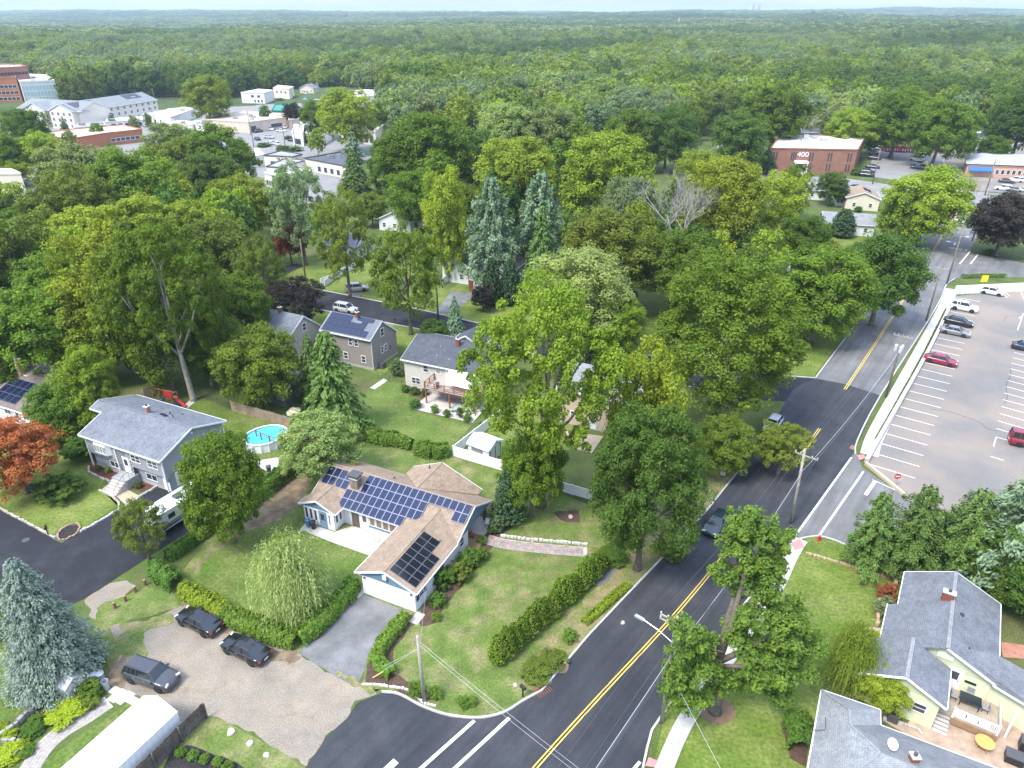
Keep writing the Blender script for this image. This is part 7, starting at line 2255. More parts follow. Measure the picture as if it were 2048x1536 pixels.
for i, (h, q, m, r, lab) in enumerate([
 (4.2, [(-233.25,336.95), (-221.12,330.91), (-231.9,349.67), (-243.61,352.99)], W_WHITE, F_WHITE, 'long white roof left of the orange brick hall'),
 (4.0, [(-196.37,335.36), (-187.09,344.7), (-193.0,354.53), (-202.34,346.3)], W_CREAM, F_GREY, 'grey roofed shop behind the orange brick hall'),
 (4.4, [(-149.17,347.36), (-136.24,334.75), (-137.86,347.36), (-149.75,355.7)], W_WHITE, F_GREY, 'pale shop left of the beige store'),
 (4.0, [(-104.97,266.2), (-98.65,263.26), (-98.85,272.26), (-105.0,275.38)], W_WHITE, F_WHITE, 'white roofed shop behind the low white shop'),
 (4.2, [(-79.6,233.47), (-73.87,228.87), (-65.34,236.63), (-71.09,241.53)], W_WHITE, F_WHITE, 'long white roof below the lettered row'),
 (5.0, [(-97.01,456.79), (-80.97,462.39), (-86.52,495.69), (-101.45,497.64)], W_WHITE, F_WHITE, 'white hall right of the green canopy'),
 (4.5, [(-162.98,347.38), (-145.93,340.95), (-146.17,350.68), (-163.69,357.45)], W_CREAM, F_WHITE, 'pale roofed shop before the brown shop')]):
 flat('shop', lab, 'building', h, q, m, r, ((0, .1, .9, 5, .6, 1.6, 1.8),), .4, 2, i + 20)
# red containers
rd = plain('container_red', (.42, .05, .04), .6)
for i in range(3):
 c = Vector((153.81,298.93)).lerp(Vector((159.21,297.32)), i / 2)
 t = thing('container', ['leftmost red container beside the wooden fence', 'middle red container beside the wooden fence', 'rightmost red container beside the wooden fence'][i], 'container', c[:], R(-4), 'red containers behind the brick offices')
 MB().box(-2.6, 2.6, -1.1, 1.1, 0, 2.2).build('body', rd, t)
 for k in range(5):
  MB().box(-2.3 + k * 1.0, -1.9 + k * 1.0, -1.14, -1.1, .6, 1.5).build('panel', M_trim, t)

# ================================================================== VEHICLES
M_tyre = plain('tyre', (.018, .018, .019), .85)
M_rim = plain('rim', (.42, .43, .44), .3, metal=.8)
M_carglass = plain('car_glass', (.02, .026, .03), .05, spec=.8)
M_lamp = plain('headlamp', (.75, .77, .78), .15, spec=.8)
M_tail = plain('tail_lamp', (.35, .02, .02), .2)
M_plate = plain('number_plate', (.7, .7, .66), .5)
def paint(name, c):
 return plain('paint_' + name, c, .28, spec=.5, coat=.7)
PAINT = {'black': paint('black', (.008, .008, .010)), 'charcoal': paint('charcoal', (.045, .047, .055)), 'silver': paint('silver', (.42, .43, .44)), 'white': paint('white', (.74, .74, .73)),
   'red': paint('red', (.24, .012, .035)), 'blue': paint('blue', (.03, .07, .20)), 'teal': paint('teal', (.012, .030, .034)), 'grey': paint('grey', (.20, .205, .21)), 'tan': paint('tan', (.34, .32, .28)), 'darkblue': paint('darkblue', (.02, .03, .07))}
CAR_SPEC = {
 # length, width, height, belt, hood z, trunk z, windscreen base, roof front, roof rear, rear glass base, wheel r, wheelbase front/rear
 'sedan': dict(L=4.85, W=1.84, H=1.46, belt=.93, hood=.84, deck=.98, ws=1.25, rf=.45, rr=-1.05, rb=-1.75, wr=.335, wf=1.42, wb=-1.42),
 'suv': dict(L=4.8, W=1.9, H=1.76, belt=1.1, hood=1.02, deck=1.12, ws=1.2, rf=.55, rr=-1.95, rb=-2.25, wr=.37, wf=1.42, wb=-1.42),
 'hatch': dict(L=4.35, W=1.8, H=1.52, belt=.95, hood=.88, deck=1.0, ws=1.15, rf=.4, rr=-1.45, rb=-2.0, wr=.33, wf=1.3, wb=-1.3),
 'van': dict(L=5.4, W=1.98, H=2.05, belt=1.15, hood=1.05, deck=1.2, ws=1.95, rf=1.35, rr=-2.5, rb=-2.62, wr=.36, wf=1.65, wb=-1.6),
}
_CAR = {}
def car_meshes(kind):
 if kind in _CAR:
  return _CAR[kind]
 s = CAR_SPEC[kind]
 L, W, H, bz = s['L'], s['W'], s['H'], s['belt']
 f, r = L / 2, -L / 2
 # body shell: stations along the length
 st = [(f, .62, .42, .60), (f - .05, .80, .26, .68), (f - .35, .94, .20, s['hood'] - .10), (f - .75, .98, .18, s['hood'] - .03), (s['ws'] + .05, 1.0, .18, s['hood'] + .02), (s['ws'] - .35, 1.0, .18, bz), (0, 1.0, .18, bz), (s['rr'], 1.0, .18, bz + .02),
    (s['rb'] - .02, .985, .19, s['deck'] - .01), (r + .28, .95, .22, s['deck'] - .03), (r + .06, .84, .28, s['deck'] - .14), (r, .70, .40, .70)]
 mb = MB()
 n = 9
 for x, wk, z0, z1 in st:
  w = W / 2 * wk
  zm = z0 + (z1 - z0) * .55
  ring = [(x, -w * .90, z0), (x, -w * .99, z0 + .10), (x, -w, zm), (x, -w * .965, z1 - .05), (x, -w * .86, z1)]
  ring += [(x, 0, z1 + .025)] + [(p[0], -p[1], p[2]) for p in reversed(ring)]
  mb.v += ring
 m = 11
 for i in range(len(st) - 1):
  for k in range(m - 1):
   a = i * m + k
   mb.f.append((a, a + m, a + m + 1, a + 1)); mb.mi.append(0)
  mb.f.append((i * m + m - 1, (i + 1) * m + m - 1, (i + 1) * m, i * m)); mb.mi.append(0)
 mb.f.append(tuple(range(m))); mb.mi.append(0)
 mb.f.append(tuple(range(len(st) * m - 1, (len(st) - 1) * m - 1, -1))); mb.mi.append(0)
 body = mb
 # glasshouse: glass body below, painted roof and pillars over it
 wb_, wt = W / 2 * .86, W / 2 * .68
 base = [(s['ws'], bz - .06), (s['rb'], s['deck'] - .06)]
 g = MB()
 zt = H - .06
 lo = [(s['ws'], -wb_, s['hood'] - .02), (s['ws'], wb_, s['hood'] - .02), (s['rb'], wb_, s['deck'] - .04), (s['rb'], -wb_, s['deck'] - .04)]
 hi = [(s['rf'], -wt, zt), (s['rf'], wt, zt), (s['rr'], wt, zt), (s['rr'], -wt, zt)]
 g.raw(lo + hi, [(0, 1, 5, 4), (1, 2, 6, 5), (2, 3, 7, 6), (3, 0, 4, 7), (4, 5, 6, 7)])
 roof = MB()
 xs = [s['rf'] + .03, s['rf'] - .25, (s['rf'] + s['rr']) / 2, s['rr'] + .25, s['rr'] - .05]
 zs = [zt, H - .015, H, H - .015, zt - .01]
 for x, z in zip(xs, zs):
  roof.v += [(x, -wt - .015, z - .05), (x, -wt * .8, z), (x, 0, z + .015), (x, wt * .8, z), (x, wt + .015, z - .05)]
 for i in range(4):
  for k in range(4):
   a = i * 5 + k
   roof.f.append((a, a + 5, a + 6, a + 1)); roof.mi.append(0)
 for sg in (-1, 1):
  roof.bar((s['ws'], sg * wb_, s['hood']), (s['rf'], sg * wt, zt), .09, .06)
  roof.bar((s['rb'], sg * wb_, s['deck'] - .03), (s['rr'], sg * wt, zt), .16, .07)
  xm = (s['rf'] + s['rr']) / 2 - .05
  roof.bar((xm, sg * (wb_ + .012), bz), (xm, sg * (wt + .012), zt), .09, .04)
  if kind in ('suv', 'van'):
   xm2 = s['rr'] + .75
   roof.bar((xm2, sg * (wb_ + .012), bz), (xm2, sg * (wt + .012), zt), .10, .04)
 ty = MB().lathe([(s['wr'] * .62, -.11), (s['wr'] * .96, -.11), (s['wr'], -.07), (s['wr'], .07), (s['wr'] * .96, .11), (s['wr'] * .62, .11)], 18)
 rim = MB()
 rim.lathe([(s['wr'] * .64, -.075), (s['wr'] * .64, .10), (s['wr'] * .5, .085), (s['wr'] * .12, .11)], 14)
 arch = MB()
 for x in (s['wf'], s['wb']):
  for sg in (-1, 1):
   arch.v_ = None
   c = []
   for k in range(13):
    a = math.pi * k / 12
    c.append((x + math.cos(a) * s['wr'] * 1.16, sg * (W / 2 * .985), s['wr'] + math.sin(a) * s['wr'] * 1.16 if True else 0))
   d = [(p[0], sg * (W / 2 + .006), p[2]) for p in c]
   arch.face((d + [(x - s['wr'] * 1.16, sg * (W / 2 + .006), .2), (x + s['wr'] * 1.16, sg * (W / 2 + .006), .2)])[::(1 if sg < 0 else -1)])
 lamp = MB().box(-.09, .05, -.17, .17, -.07, .06)
 mirror = MB().box(-.09, .09, -.09, .09, -.06, .07)
 plate = MB().box(-.012, .012, -.22, .22, -.06, .06)
 hnd = MB().box(-.1, .1, -.015, .015, -.015, .015)
 _CAR[kind] = dict(body=body.mesh('body', M_black, smooth=False, uv=False), glass=g.mesh('windows', M_carglass, uv=False), roof=roof.mesh('roof', M_black, uv=False), tyre=ty.mesh('tyre', M_tyre, uv=False),
       rim=rim.mesh('rim', M_rim, uv=False), arch=arch.mesh('wheel_arch', M_tyre, uv=False), head=lamp.mesh('headlight', M_lamp, uv=False), tail=lamp.mesh('tail_light', M_tail, uv=False), mirror=mirror.mesh('mirror', M_black, uv=False), plate=plate.mesh('plate', M_plate, uv=False), handle=hnd.mesh('door_handle', M_rim, uv=False))
 me = _CAR[kind]['body']
 me.polygons.foreach_set('use_smooth', [True] * len(me.polygons))
 return _CAR[kind]

def car(kind, col, c, heading, label, group=None, near=True, name='car', cat='car'):
 """c: ground point under the middle of the car; heading: unit vector or angle the nose points to"""
 s = CAR_SPEC[kind]; M = car_meshes(kind)
 rz = heading if not hasattr(heading, '__len__') else math.atan2(heading[1], heading[0])
 t = thing(name, label, cat, (c[0], c[1], .02), rz, group)
 pm = PAINT[col]
 def part(nm, me, loc=(0, 0, 0), rot=None, par=None, m=None):
  o = link(nm, me, par or t, loc)
  if rot:
   o.rotation_euler = rot
  if m:
   o.material_slots[0].link = 'OBJECT'; o.material_slots[0].material = m
  return o
 b = part('body', M['body'], m=pm)
 part('windows', M['glass'])
 part('roof', M['roof'], m=pm)
 W, L = s['W'], s['L']
 if near:
  part('wheel_arch', M['arch'])
 for x in (s['wf'], s['wb']):
  for sg in (-1, 1):
   w = part('wheel', M['tyre'], (x, sg * (W / 2 - .085), s['wr']), (R(-90 * sg), 0, 0))
   if near:
    part('rim', M['rim'], par=w)
 if near:
  zh = s['hood'] - .16
  for sg in (-1, 1):
   part('headlight', M['head'], (L / 2 - .16, sg * W * .33, zh), (0, 0, R(-18 * sg)))
   part('tail_light', M['tail'], (-L / 2 + .10, sg * W * .34, s['deck'] - .22), (0, 0, R(14 * sg)))
   part('mirror', M['mirror'], (s['ws'] - .28, sg * (W / 2 + .06), s['belt'] + .04), m=pm)
   for x in (.15, -.95):
    part('door_handle', M['handle'], (x, sg * (W / 2 + .005), s['belt'] - .13))
  part('number_plate', M['plate'], (-L / 2 - .005, 0, .62))
 return t

def by_wheels(fw, rw, side, W=1.84):
 """centre and heading from the ground contacts of front and rear wheel on one side (side=+1: the left wheels)"""
 f, r = Vector(fw), Vector(rw)
 d = (f - r).normalized()
 right = Vector((d.y, -d.x))
 return ((f + r) / 2 + right * (side * W * .45))[:], math.atan2(d.y, d.x)
c, a = by_wheels((-30.29,47.52), (-27.84,46.22), 1)
car('sedan', 'black', c, a, 'black sedan on the gravel nearest the yellow green hedge')
c, a = by_wheels((-24.96,44.29), (-22.52,43.04), 1)
car('sedan', 'black', c, a, 'black fastback sedan on the gravel nearest the grey driveway')
c, a = by_wheels((-29.25,40.34), (-31.9,41.24), -1)
car('suv', 'charcoal', c, a, 'charcoal suv parked on the gravel beside the white tent', name='suv', cat='suv')
c, a = (22.43,61.78), math.atan2(-0.78, -0.62)
_d = Vector((21.44,60.28)) - Vector((24.28,64.27))
car('sedan', 'teal', c, math.atan2(_d.y, _d.x), 'dark green sedan driving down the main road')
_s = Vector((-28.5,124.41)) - Vector((-33.92,126.85))
car('suv', 'silver', (-31.31,124.96), math.atan2(_s.y, _s.x), 'silver suv parked on the middle street', name='suv', cat='suv')
car('suv', 'tan', (-31.43,136.24), math.atan2(_s.y, _s.x) + R(38), 'grey beige suv on the driveway across the middle street', name='suv', cat='suv')
_st = Vector((48.84,70.92)) - Vector((44.82,73.78)); ST = math.atan2(_st.y, _st.x)
for kind, col, p, rv, lab in [
 ('hatch', 'white', (95.99,134.42), 1, 'white hatchback at the top wall of the parking lot'),
 ('suv', 'white', (85.53,125.76), 1, 'white suv in the row along the sidewalk'),
 ('sedan', 'black', (80.56,118.69), 1, 'black sedan in the row, between the white suv and the grey sedan'),
 ('sedan', 'grey', (77.57,114.38), 1, 'dark grey sedan in the row next to the black one'),
 ('sedan', 'red', (68.87,102.81), 1, 'dark red sedan alone in the parking row'),
 ('sedan', 'darkblue', (86.05,107.63), 1, 'dark sedan at the right edge of the lot')]:
 car(kind, col, p, ST + (0 if rv > 0 else math.pi), lab, 'cars in the big parking lot')
_r = Vector((62.84,111.67)) - Vector((87.68,146.59)); RD = math.atan2(_r.y, _r.x)
car('sedan', 'blue', (71.74,128.15), RD, 'blue car on the older road half under the tree')
car('van', 'red', (67.54,78.03), ST + .2, 'red van at the right edge beside the pine', name='van', cat='van')
car('hatch', 'silver', (35.37,82.74), RD, 'pale car at the kerb under the massive maple')
# cars by the brick offices, far lots and shops
fa = ST + R(3)
for kind, col, p, lab in [
 ('suv', 'white', (148.73,302.86), 'white suv topmost in the row right of the brick offices'), ('hatch', 'silver', (144.03,293.2), 'silver car under the white suv, right of the brick offices'), ('suv', 'charcoal', (138.92,281.16), 'dark suv in the middle of the row right of the brick offices'),
 ('sedan', 'darkblue', (130.6,264.2), 'dark blue sedan in the row right of the brick offices'), ('sedan', 'black', (125.03,256.15), 'black sedan in the row right of the brick offices'), ('suv', 'black', (121.92,249.47), 'black suv lowest in the row right of the brick offices'),
 ('van', 'white', (157.71,284.97), 'white van topmost by the yellow kerb'), ('van', 'white', (153.96,279.15), 'second white van by the yellow kerb'), ('suv', 'silver', (150.1,269.46), 'silver suv below the white vans'), ('sedan', 'charcoal', (146.17,262.91), 'dark sedan below the silver suv'),
 ('sedan', 'darkblue', (109.72,229.58), 'dark blue car on the cross street behind the cream house'), ('sedan', 'silver', (112.37,209.62), 'white car half hidden behind the junction tree'),
 ('hatch', 'white', (217.43,347.33), 'white car leftmost along the far lot wall'), ('hatch', 'red', (223.05,347.33), 'dark red car along the far lot wall'), ('hatch', 'charcoal', (225.32,345.2), 'dark car along the far lot wall'), ('hatch', 'red', (227.62,343.1), 'bright red car along the far lot wall'),
 ('sedan', 'darkblue', (210.99,335.72), 'dark car behind the far lot trees'), ('sedan', 'silver', (208.35,329.41), 'silver car behind the far lot trees'), ('sedan', 'grey', (215.41,327.87), 'grey car right of the far lot trees'), ('suv', 'white', (211.16,319.61), 'white suv right of the far lot trees'),
 ('sedan', 'silver', (206.88,310.68), 'silver car behind the restaurant roof'), ('sedan', 'white', (203.88,304.87), 'white car behind the restaurant roof'),
 ('sedan', 'charcoal', (163.77,239.37), 'dark car before the restaurant'), ('suv', 'white', (167.71,240.89), 'white suv before the restaurant'), ('suv', 'white', (155.81,228.39), 'white suv nearest the cross street'), ('sedan', 'grey', (158.32,226.42), 'grey car nearest the cross street'), ('sedan', 'white', (161.04,226.03), 'white car at the right edge before the restaurant')]:
 car(kind, col, p, fa + (0 if col not in ('white',) else math.pi), lab, 'cars round the brick offices and restaurant', near=False)
for i, (col, p, k) in enumerate([('white', (-116.0,357.28), 'hatch'), ('silver', (-113.9,360.48), 'sedan'), ('white', (-111.25,364.39), 'suv'), ('white', (-109.03,352.58), 'sedan'), ('charcoal', (-119.39,351.03), 'suv'), ('darkblue', (-112.69,328.5), 'sedan'), ('silver', (-108.84,332.9), 'sedan'), ('white', (-102.44,316.17), 'hatch'), ('white', (-99.92,314.41), 'suv'), ('black', (-95.76,324.74), 'sedan'), ('white', (-82.08,316.17), 'van'), ('white', (-142.31,527.98), 'van'), ('red', (-146.16,506.32), 'sedan'), ('charcoal', (-147.84,486.28), 'suv'), ('silver', (-133.42,489.71), 'sedan'), ('white', (-124.15,485.15), 'sedan'), ('charcoal', (-53.31,229.3), 'sedan'), ('charcoal', (-118.08,298.19), 'sedan'),
  ('white', (-207.21,368.52), 'suv'), ('white', (-204.18,372.95), 'suv'), ('silver', (-180.98,369.53), 'sedan'), ('charcoal', (-177.94,371.92), 'suv'), ('blue', (-153.28,362.89), 'suv'), ('white', (-155.98,251.91), 'sedan'), ('silver', (-193.66,379.95), 'sedan')]):
 LAB = ['white hatchback before the beige store', 'silver sedan before the beige store', 'white suv before the beige store corner', 'white sedan in the second row by the beige store', 'dark suv by the beige store door', 'dark blue sedan by the lot pole', 'silver sedan in the middle of the store lot', 'white hatchback at the store lot edge', 'white suv at the store lot edge', 'black sedan before the bank', 'white van below the bank', 'white van before the cream gabled house', 'red car by the pale shop block', 'dark suv by the white two storey shop', 'silver car on the drive behind the green canopy', 'white car on the drive behind the green canopy', 'dark sedan before the black roofed shops', 'dark car left of the white shop',
     'left white suv before the apartments', 'right white suv before the apartments', 'silver car right of the market stalls', 'dark suv right of the market stalls', 'blue suv at the brick hall corner', 'white car on the street below the brick hall', 'silver car before the market stalls']
 car(k, col, p, R(-12) + (i % 3) * 1.2, LAB[i], 'cars of the shopping strip', near=False)

# white camper trailer
def camper():
 c = (-36.71,63.35)
 rz = R(60)
 t = thing('camper_trailer', 'white camper trailer with black swooshes on the black driveway', 'trailer', (c[0], c[1], 0.02), rz)
 wh = plain('camper_white', (.76, .76, .75), .35)
 b = MB()
 prof = [(-3.6, .75), (-3.75, 1.3), (-3.6, 2.7), (-3.3, 2.92), (3.2, 2.92), (3.7, 2.3), (3.75, 1.6), (3.5, .75)]
 n = len(prof)
 v = [(x, -1.22, z) for x, z in prof] + [(x, 1.22, z) for x, z in prof]
 b.raw(v, [tuple(range(n)), tuple(range(2 * n - 1, n - 1, -1))] + [((i + 1) % n, i, n + i, n + (i + 1) % n) for i in range(n)])
 b.build('body', wh, t)
 for sg in (-1, 1):
  st = MB()
  for k, (z0, z1) in enumerate(((1.0, 1.35), (1.2, 1.62), (.85, 1.1))):
   y = sg * (1.226 + k * .001)
   pts = [(-3.2, y, z0), (2.8, y, z1), (2.8, y, z1 + .12), (-3.2, y, z0 + .14)]
   st.face(pts if sg < 0 else pts[::-1])
  st.build('stripe', M_black, t)
  for x in (-1.9, .4, 2.2):
   win(t, .8, .55, x, sg * 1.225, 1.85, 0 if sg < 0 else math.pi, 1, 1, frame=M_black, fw=.05)
  for x in (-.45, .35):
   w = MB().lathe([(.2, -.1), (.33, -.1), (.33, .1), (.2, .1)], 16).build('wheel', M_tyre, t, loc=(x, sg * 1.08, .34)); w.rotation_euler = (R(90), 0, 0)
 door(t, .65, 1.8, 1.4, -1.225, .85, 0, wh)
 MB().box(-.45, .45, -.4, .4, 2.92, 3.18).build('air_conditioner', M_darkgrey, t)
 for x, y in ((2.2, .4), (-2.3, -.3), (-1.6, .6)):
  MB().box(x - .22, x + .22, y - .22, y + .22, 2.92, 3.04).build('roof_hatch', M_trim, t)
 MB().bar((3.5, .5, .55), (4.8, 0, .5), .1, .1).build('drawbar', M_black, t); MB().bar((3.5, -.5, .55), (4.8, 0, .5), .1, .1).build('drawbar', M_black, t)
 MB().lathe([(.16, 0), (.18, .3), (.1, .5)], 10, (4.1, 0, .6)).build('gas_bottle', M_trim, t)
 MB().box(-3.5, 3.4, -1.0, 1.0, .5, .76).build('chassis', M_black, t)
camper()

# ================================================================== HEDGES, SHRUBS, GARDEN
hedge('hedge_y', [(-31.74,51.6), (-29.23,50.25), (-26.49,48.52)], 1.7, 1.5, 'yellow green end of the hedge beside the black sedan', seed=2)
hedge('hedge', [(-26.65,48.52), (-24.2,47.37), (-21.48,46.16), (-19.11,45.38)], 1.9, 1.5, 'clipped hedge between the gravel lot and the willow', seed=3)
hedge('hedge', [(-19.03,45.38), (-17.52,47.68), (-16.1,50.69), (-15.5,52.52)], 1.9, 1.5, 'clipped hedge along the grey driveway beside the willow', seed=4)
hedge('shrub', [(-35.91,54.44), (-34.55,53.47), (-32.69,52.29)], 1.8, 1.9, 'dark hedge end by the dead-end street', seed=5)
hedge('olive' if False else 'shrub', [(-35.38,56.2), (-34.37,58.04), (-33.31,59.96), (-32.58,61.98)], 1.3, 1.3, 'low loose hedge along the camper driveway', seed=6)
hedge('shrub', [(-31.33,62.07), (-30.02,65.65), (-27.86,70.05), (-25.96,74.33)], 1.9, 1.8, 'dark tall hedge between the pool yard and the corner house', seed=7)
hedge('hedge', [(-9.9,48.31), (-10.77,46.66), (-11.54,44.71), (-11.81,43.59)], 1.3, 1.1, 'rounded hedge right of the grey driveway', seed=8)
hedge('hedge', [(-11.97,43.68), (-11.06,42.68), (-10.19,41.79)], 1.2, .9, 'bent end of the rounded hedge by the leaning yellow guy', seed=9)
hedge('hedge_y', [(6.59,47.68), (8.2,49.37), (9.88,51.14), (11.42,52.64)], .9, .6, 'low hedge on the verge beside the main road', seed=10)
hedge('hedge', [(-19.21,80.13), (-17.03,78.95), (-14.63,78.45)], 2.0, 1.7, 'backyard hedge behind the feathery hemlock, long part', seed=11)
hedge('hedge', [(-14.63,78.45), (-12.9,77.47)], 1.6, 1.5, 'backyard hedge joining the two long parts', seed=12)
hedge('hedge', [(-12.27,76.66), (-10.07,75.71), (-8.01,76.03)], 2.0, 1.8, 'bright backyard hedge beside the white fence', seed=13)
hedge('shrub', [(22.35,37.38), (22.35,35.88), (21.76,34.6)], 2.2, 1.9, 'dense round hedge beside the grey hip roofed house', seed=14)
hedge('hedge', [(95.38,144.03), (100.06,144.58), (105.15,144.58)], .9, .8, 'row of round shrubs at the second lot entrance', seed=15, dens=60)
hedge('shrub', [(-165.28,265.94), (-153.13,260.52)], 2, 1.6, 'dark hedge below the pale feathery trees', seed=16, dens=14, size=.5)
_a, _b = Vector((-1.22,43.31)), Vector((8.76,54.57))
for i in range(15):
 p_ = _a.lerp(_b, i / 14)
 b = bush('arb', p_.x + .15 * math.sin(i * 3.1), p_.y + .15 * math.cos(i * 2.3), 2.9 + .4 * math.sin(i * 1.7), 1.85, 'arborvitae in the dense row on the corner lawn, counting %s from the lower end' % ['first', 'second', 'third', 'fourth', 'fifth', 'sixth', 'seventh', 'eighth', 'ninth', 'tenth', 'eleventh', 'twelfth', 'thirteenth', 'fourteenth', 'fifteenth'][i], 'arborvitae row on the corner lawn', 'arborvitae', kind='arb')
for lf, p, h, w, lab in [
 ('shrub', (-6.78,52.76), 1.9, 2.2, 'large green shrub against the garage wall'), ('olive', (-5.41,53.71), 1.7, 2.4, 'brownish shrub in the middle of the garage bed'), ('shrub', (-4.23,55.69), 1.7, 2.2, 'green shrub at the far end of the garage bed'),
 ('shrub', (-7.04,50.14), 1.2, 1.5, 'dark small shrub near the garage corner'), ('hedge', (-7.01,48.35), .8, 1.0, 'small leafy plant on the mulch near the garage corner'), ('hedge', (-3.14,56.72), 1.1, 1.4, 'bright leafy plant below the rear terrace'), ('hedge', (-3.22,58.99), .9, .9, 'small plant by the terrace step'),
 ('silver', (-1.53,61.1), 1.9, 1.7, 'grey green shrub beside the white plastic chair'), ('shrub', (-2.17,60.67), 1.0, 1.1, 'low dark shrub left of the grey green one'), ('hedge', (-7.91,40.25), 1.0, 1.3, 'round shrub left of the wooden guyed pole'), ('hedge', (-6.31,39.92), .9, 1.2, 'round shrub right of the wooden guyed pole'),
 ('hedge', (-4.0,39.1), .9, 1.1, 'round shrub left of the small white post'), ('hedge', (-3.27,39.18), .7, .8, 'round shrub right of the small white post'), ('hedge', (5.12,45.87), 1.1, 1.4, 'small round shrub on the verge'), ('olive', (2.16,42.14), .9, 2.6, 'dry grassy clump by the storm drain'), ('olive', (3.54,43.4), .8, 2.2, 'second dry grassy clump by the kerb'),
 ('dark', (-52.63,67.33), 2.3, 5.0, 'wide dark bush on the bright front lawn'), ('hedge', (-51.04,72.72), .6, .7, 'small bush in the red mulch bed'), ('shrub_y', (-49.55,72.22), .7, .7, 'yellow bush in the red mulch bed'), ('shrub', (-44.34,69.06), .7, .9, 'bush beside the front steps'), ('shrub', (-54.38,75.19), 2.6, 4.0, 'dark shrub at the left corner of the grey house'), ('maple', (-59.07,78.77), 3.2, 5.0, 'leafy shrub mass between the two left houses'), ('maple', (-57.85,79.35), 3, 4.0, 'second leafy shrub mass between the two left houses'),
 ('shrub', (-13.84,88.22), 1.3, 1.7, 'round shrub at the terrace corner'), ('hedge', (-10.88,86.85), 1.1, 1.1, 'first round shrub along the terrace edge'), ('hedge', (-9.06,85.7), 1.1, 1.1, 'second round shrub along the terrace edge'), ('olive', (-7.22,85.33), 1.7, .9, 'slim shrub along the terrace edge'), ('hedge', (-6.12,84.4), 1.1, 1.1, 'third round shrub along the terrace edge'), ('shrub', (-15.87,93.17), 1.0, 1.4, 'shrub at the split level house corner'), ('shrub', (-14.37,92.53), 1.0, 1.5, 'second shrub at the split level house wall'), ('shrub', (-12.78,91.89), 1.2, .9, 'slim shrub by the deck post'), ('silver', (-17.83,98.34), 2.6, 2.2, 'grey green shrub at the wire fence'),
 ('white', (-30.44,86.08), 1.0, 1.8, 'white flowering hydrangea behind the wooden fence'), ('hedge', (-28.79,82.76), 1.8, 2.4, 'bright bush at the fence corner by the pool'), ('russet', (35.9,50.69), 1.8, 2.0, 'red barberry beside the pale green house'), ('silver', (34.84,48.94), 1.8, 1.9, 'weeping grey shrub beside the pale green house'), ('shrub_y', (36.65,50.03), 1.5, 1.2, 'yellow shrub against the slate roof eave'), ('shrub_y', (32.64,45.67), .8, 1.6, 'yellow low plant by the round terrace'),
 ('shrub_y', (-35.88,38.4), .7, 3.2, 'yellow green ground shrub in the garden bed'), ('hedge', (-34.73,40.14), 1.2, 1.8, 'green shrub beside the grey barrels'), ('olive', (-34.25,39.07), .8, 1.5, 'reddish green shrub by the paver path'), ('silver', (-38.18,39.95), 1.4, 2.6, 'blue green shrub at the foot of the blue spruce'), ('shrub', (-37.53,36.74), .6, 1.7, 'green plant in the lower garden bed'), ('hedge', (-37.61,37.28), .8, 1.2, 'light green plant in the lower garden bed'), ('shrub_y', (-39.08,36.38), .6, 1.1, 'lime cushion plant beside the stone edge'), ('shrub_y', (-38.34,34.57), .5, 2.2, 'bright lime ground cover in the corner bed'), ('shrub_y', (-37.54,35.42), .5, 1.0, 'lime cushion plant at the pond stones'), ('hedge', (-36.83,34.91), .5, 1.1, 'green cushion plant at the pond stones'), ('shrub_y', (-40.14,36.92), .5, 1.0, 'lime plant at the left edge'),
 ('shrub', (-46.45,47.27), 2.4, 3.6, 'green shrub left of the blue spruce'), ('hedge', (-25.12,34.74), .6, .8, 'first small bush in the black mulch bed'), ('hedge', (-24.11,34.49), .6, .8, 'second small bush in the black mulch bed'), ('hedge', (-23.11,34.25), .6, .8, 'third small bush in the black mulch bed'), ('hedge', (-22.08,33.98), .6, .8, 'fourth small bush in the black mulch bed'), ('hedge', (-21.15,33.64), .6, .8, 'fifth small bush in the black mulch bed'),
 ('hedge', (111.44,160.61), 1.2, 3.2, 'rounded grass clump on the traffic island'), ('hedge', (146.62,231.54), .9, 2.6, 'small planting at the restaurant corner'), ('shrub', (34.37,76.61), 2.0, 4, 'green shrub at the road edge under the yellowing tree'), ('shrub', (25.54,77.2), 2.5, 5, 'dark shrub under the yellowing tree'), ('dark', (16.44,57.19), 1.4, 3, 'shrub at the foot of the roadside linden'), ('dark', (10.36,56.43), 1.2, 3, 'low shrub left of the roadside linden'), ('shrub', (-99.47,330.68), 1.4, 4, 'shrub beside the bank entrance'), ('shrub', (-104.31,311.19), 1.4, 6, 'reddish shrub at the store lot edge'), ('shrub', (-93.24,300.48), 2, 5.5, 'round shrub above the lettered shop row'), ('shrub', (-88.46,300.48), 1.6, 6, 'second round shrub above the lettered shop row'), ('shrub', (-87.45,322.62), 2.4, 8, 'leafy shrub below the bank'), ('shrub', (-82.08,330.68), 2.4, 6, 'round shrub right of the bank'),
 ('shrub', (119.02,251.82), 2.2, 3.5, 'dark shrub at the brick offices car park corner'), ('lime', (102.71,250.64), 1, 3, 'shrubs at the brick offices entrance'), ('gold', (84.43,207.92), 1.4, 4, 'yellow garden bush by the pale cottage'), ('shrub', (97.87,200.6), 1.5, 2.5, 'bush at the cream house gable'), ('shrub', (95.83,169.92), 2, 3.5, 'bush on the junction lawn'), ('hedge', (100.02,176.0), 1.8, 3, 'bright bush on the junction lawn'), ('russet', (75.24,164.2), 2.2, 5, 'reddish bush above the older road trees')]:
 bush(lf, p[0], p[1], h, w, lab, 'garden shrubs')

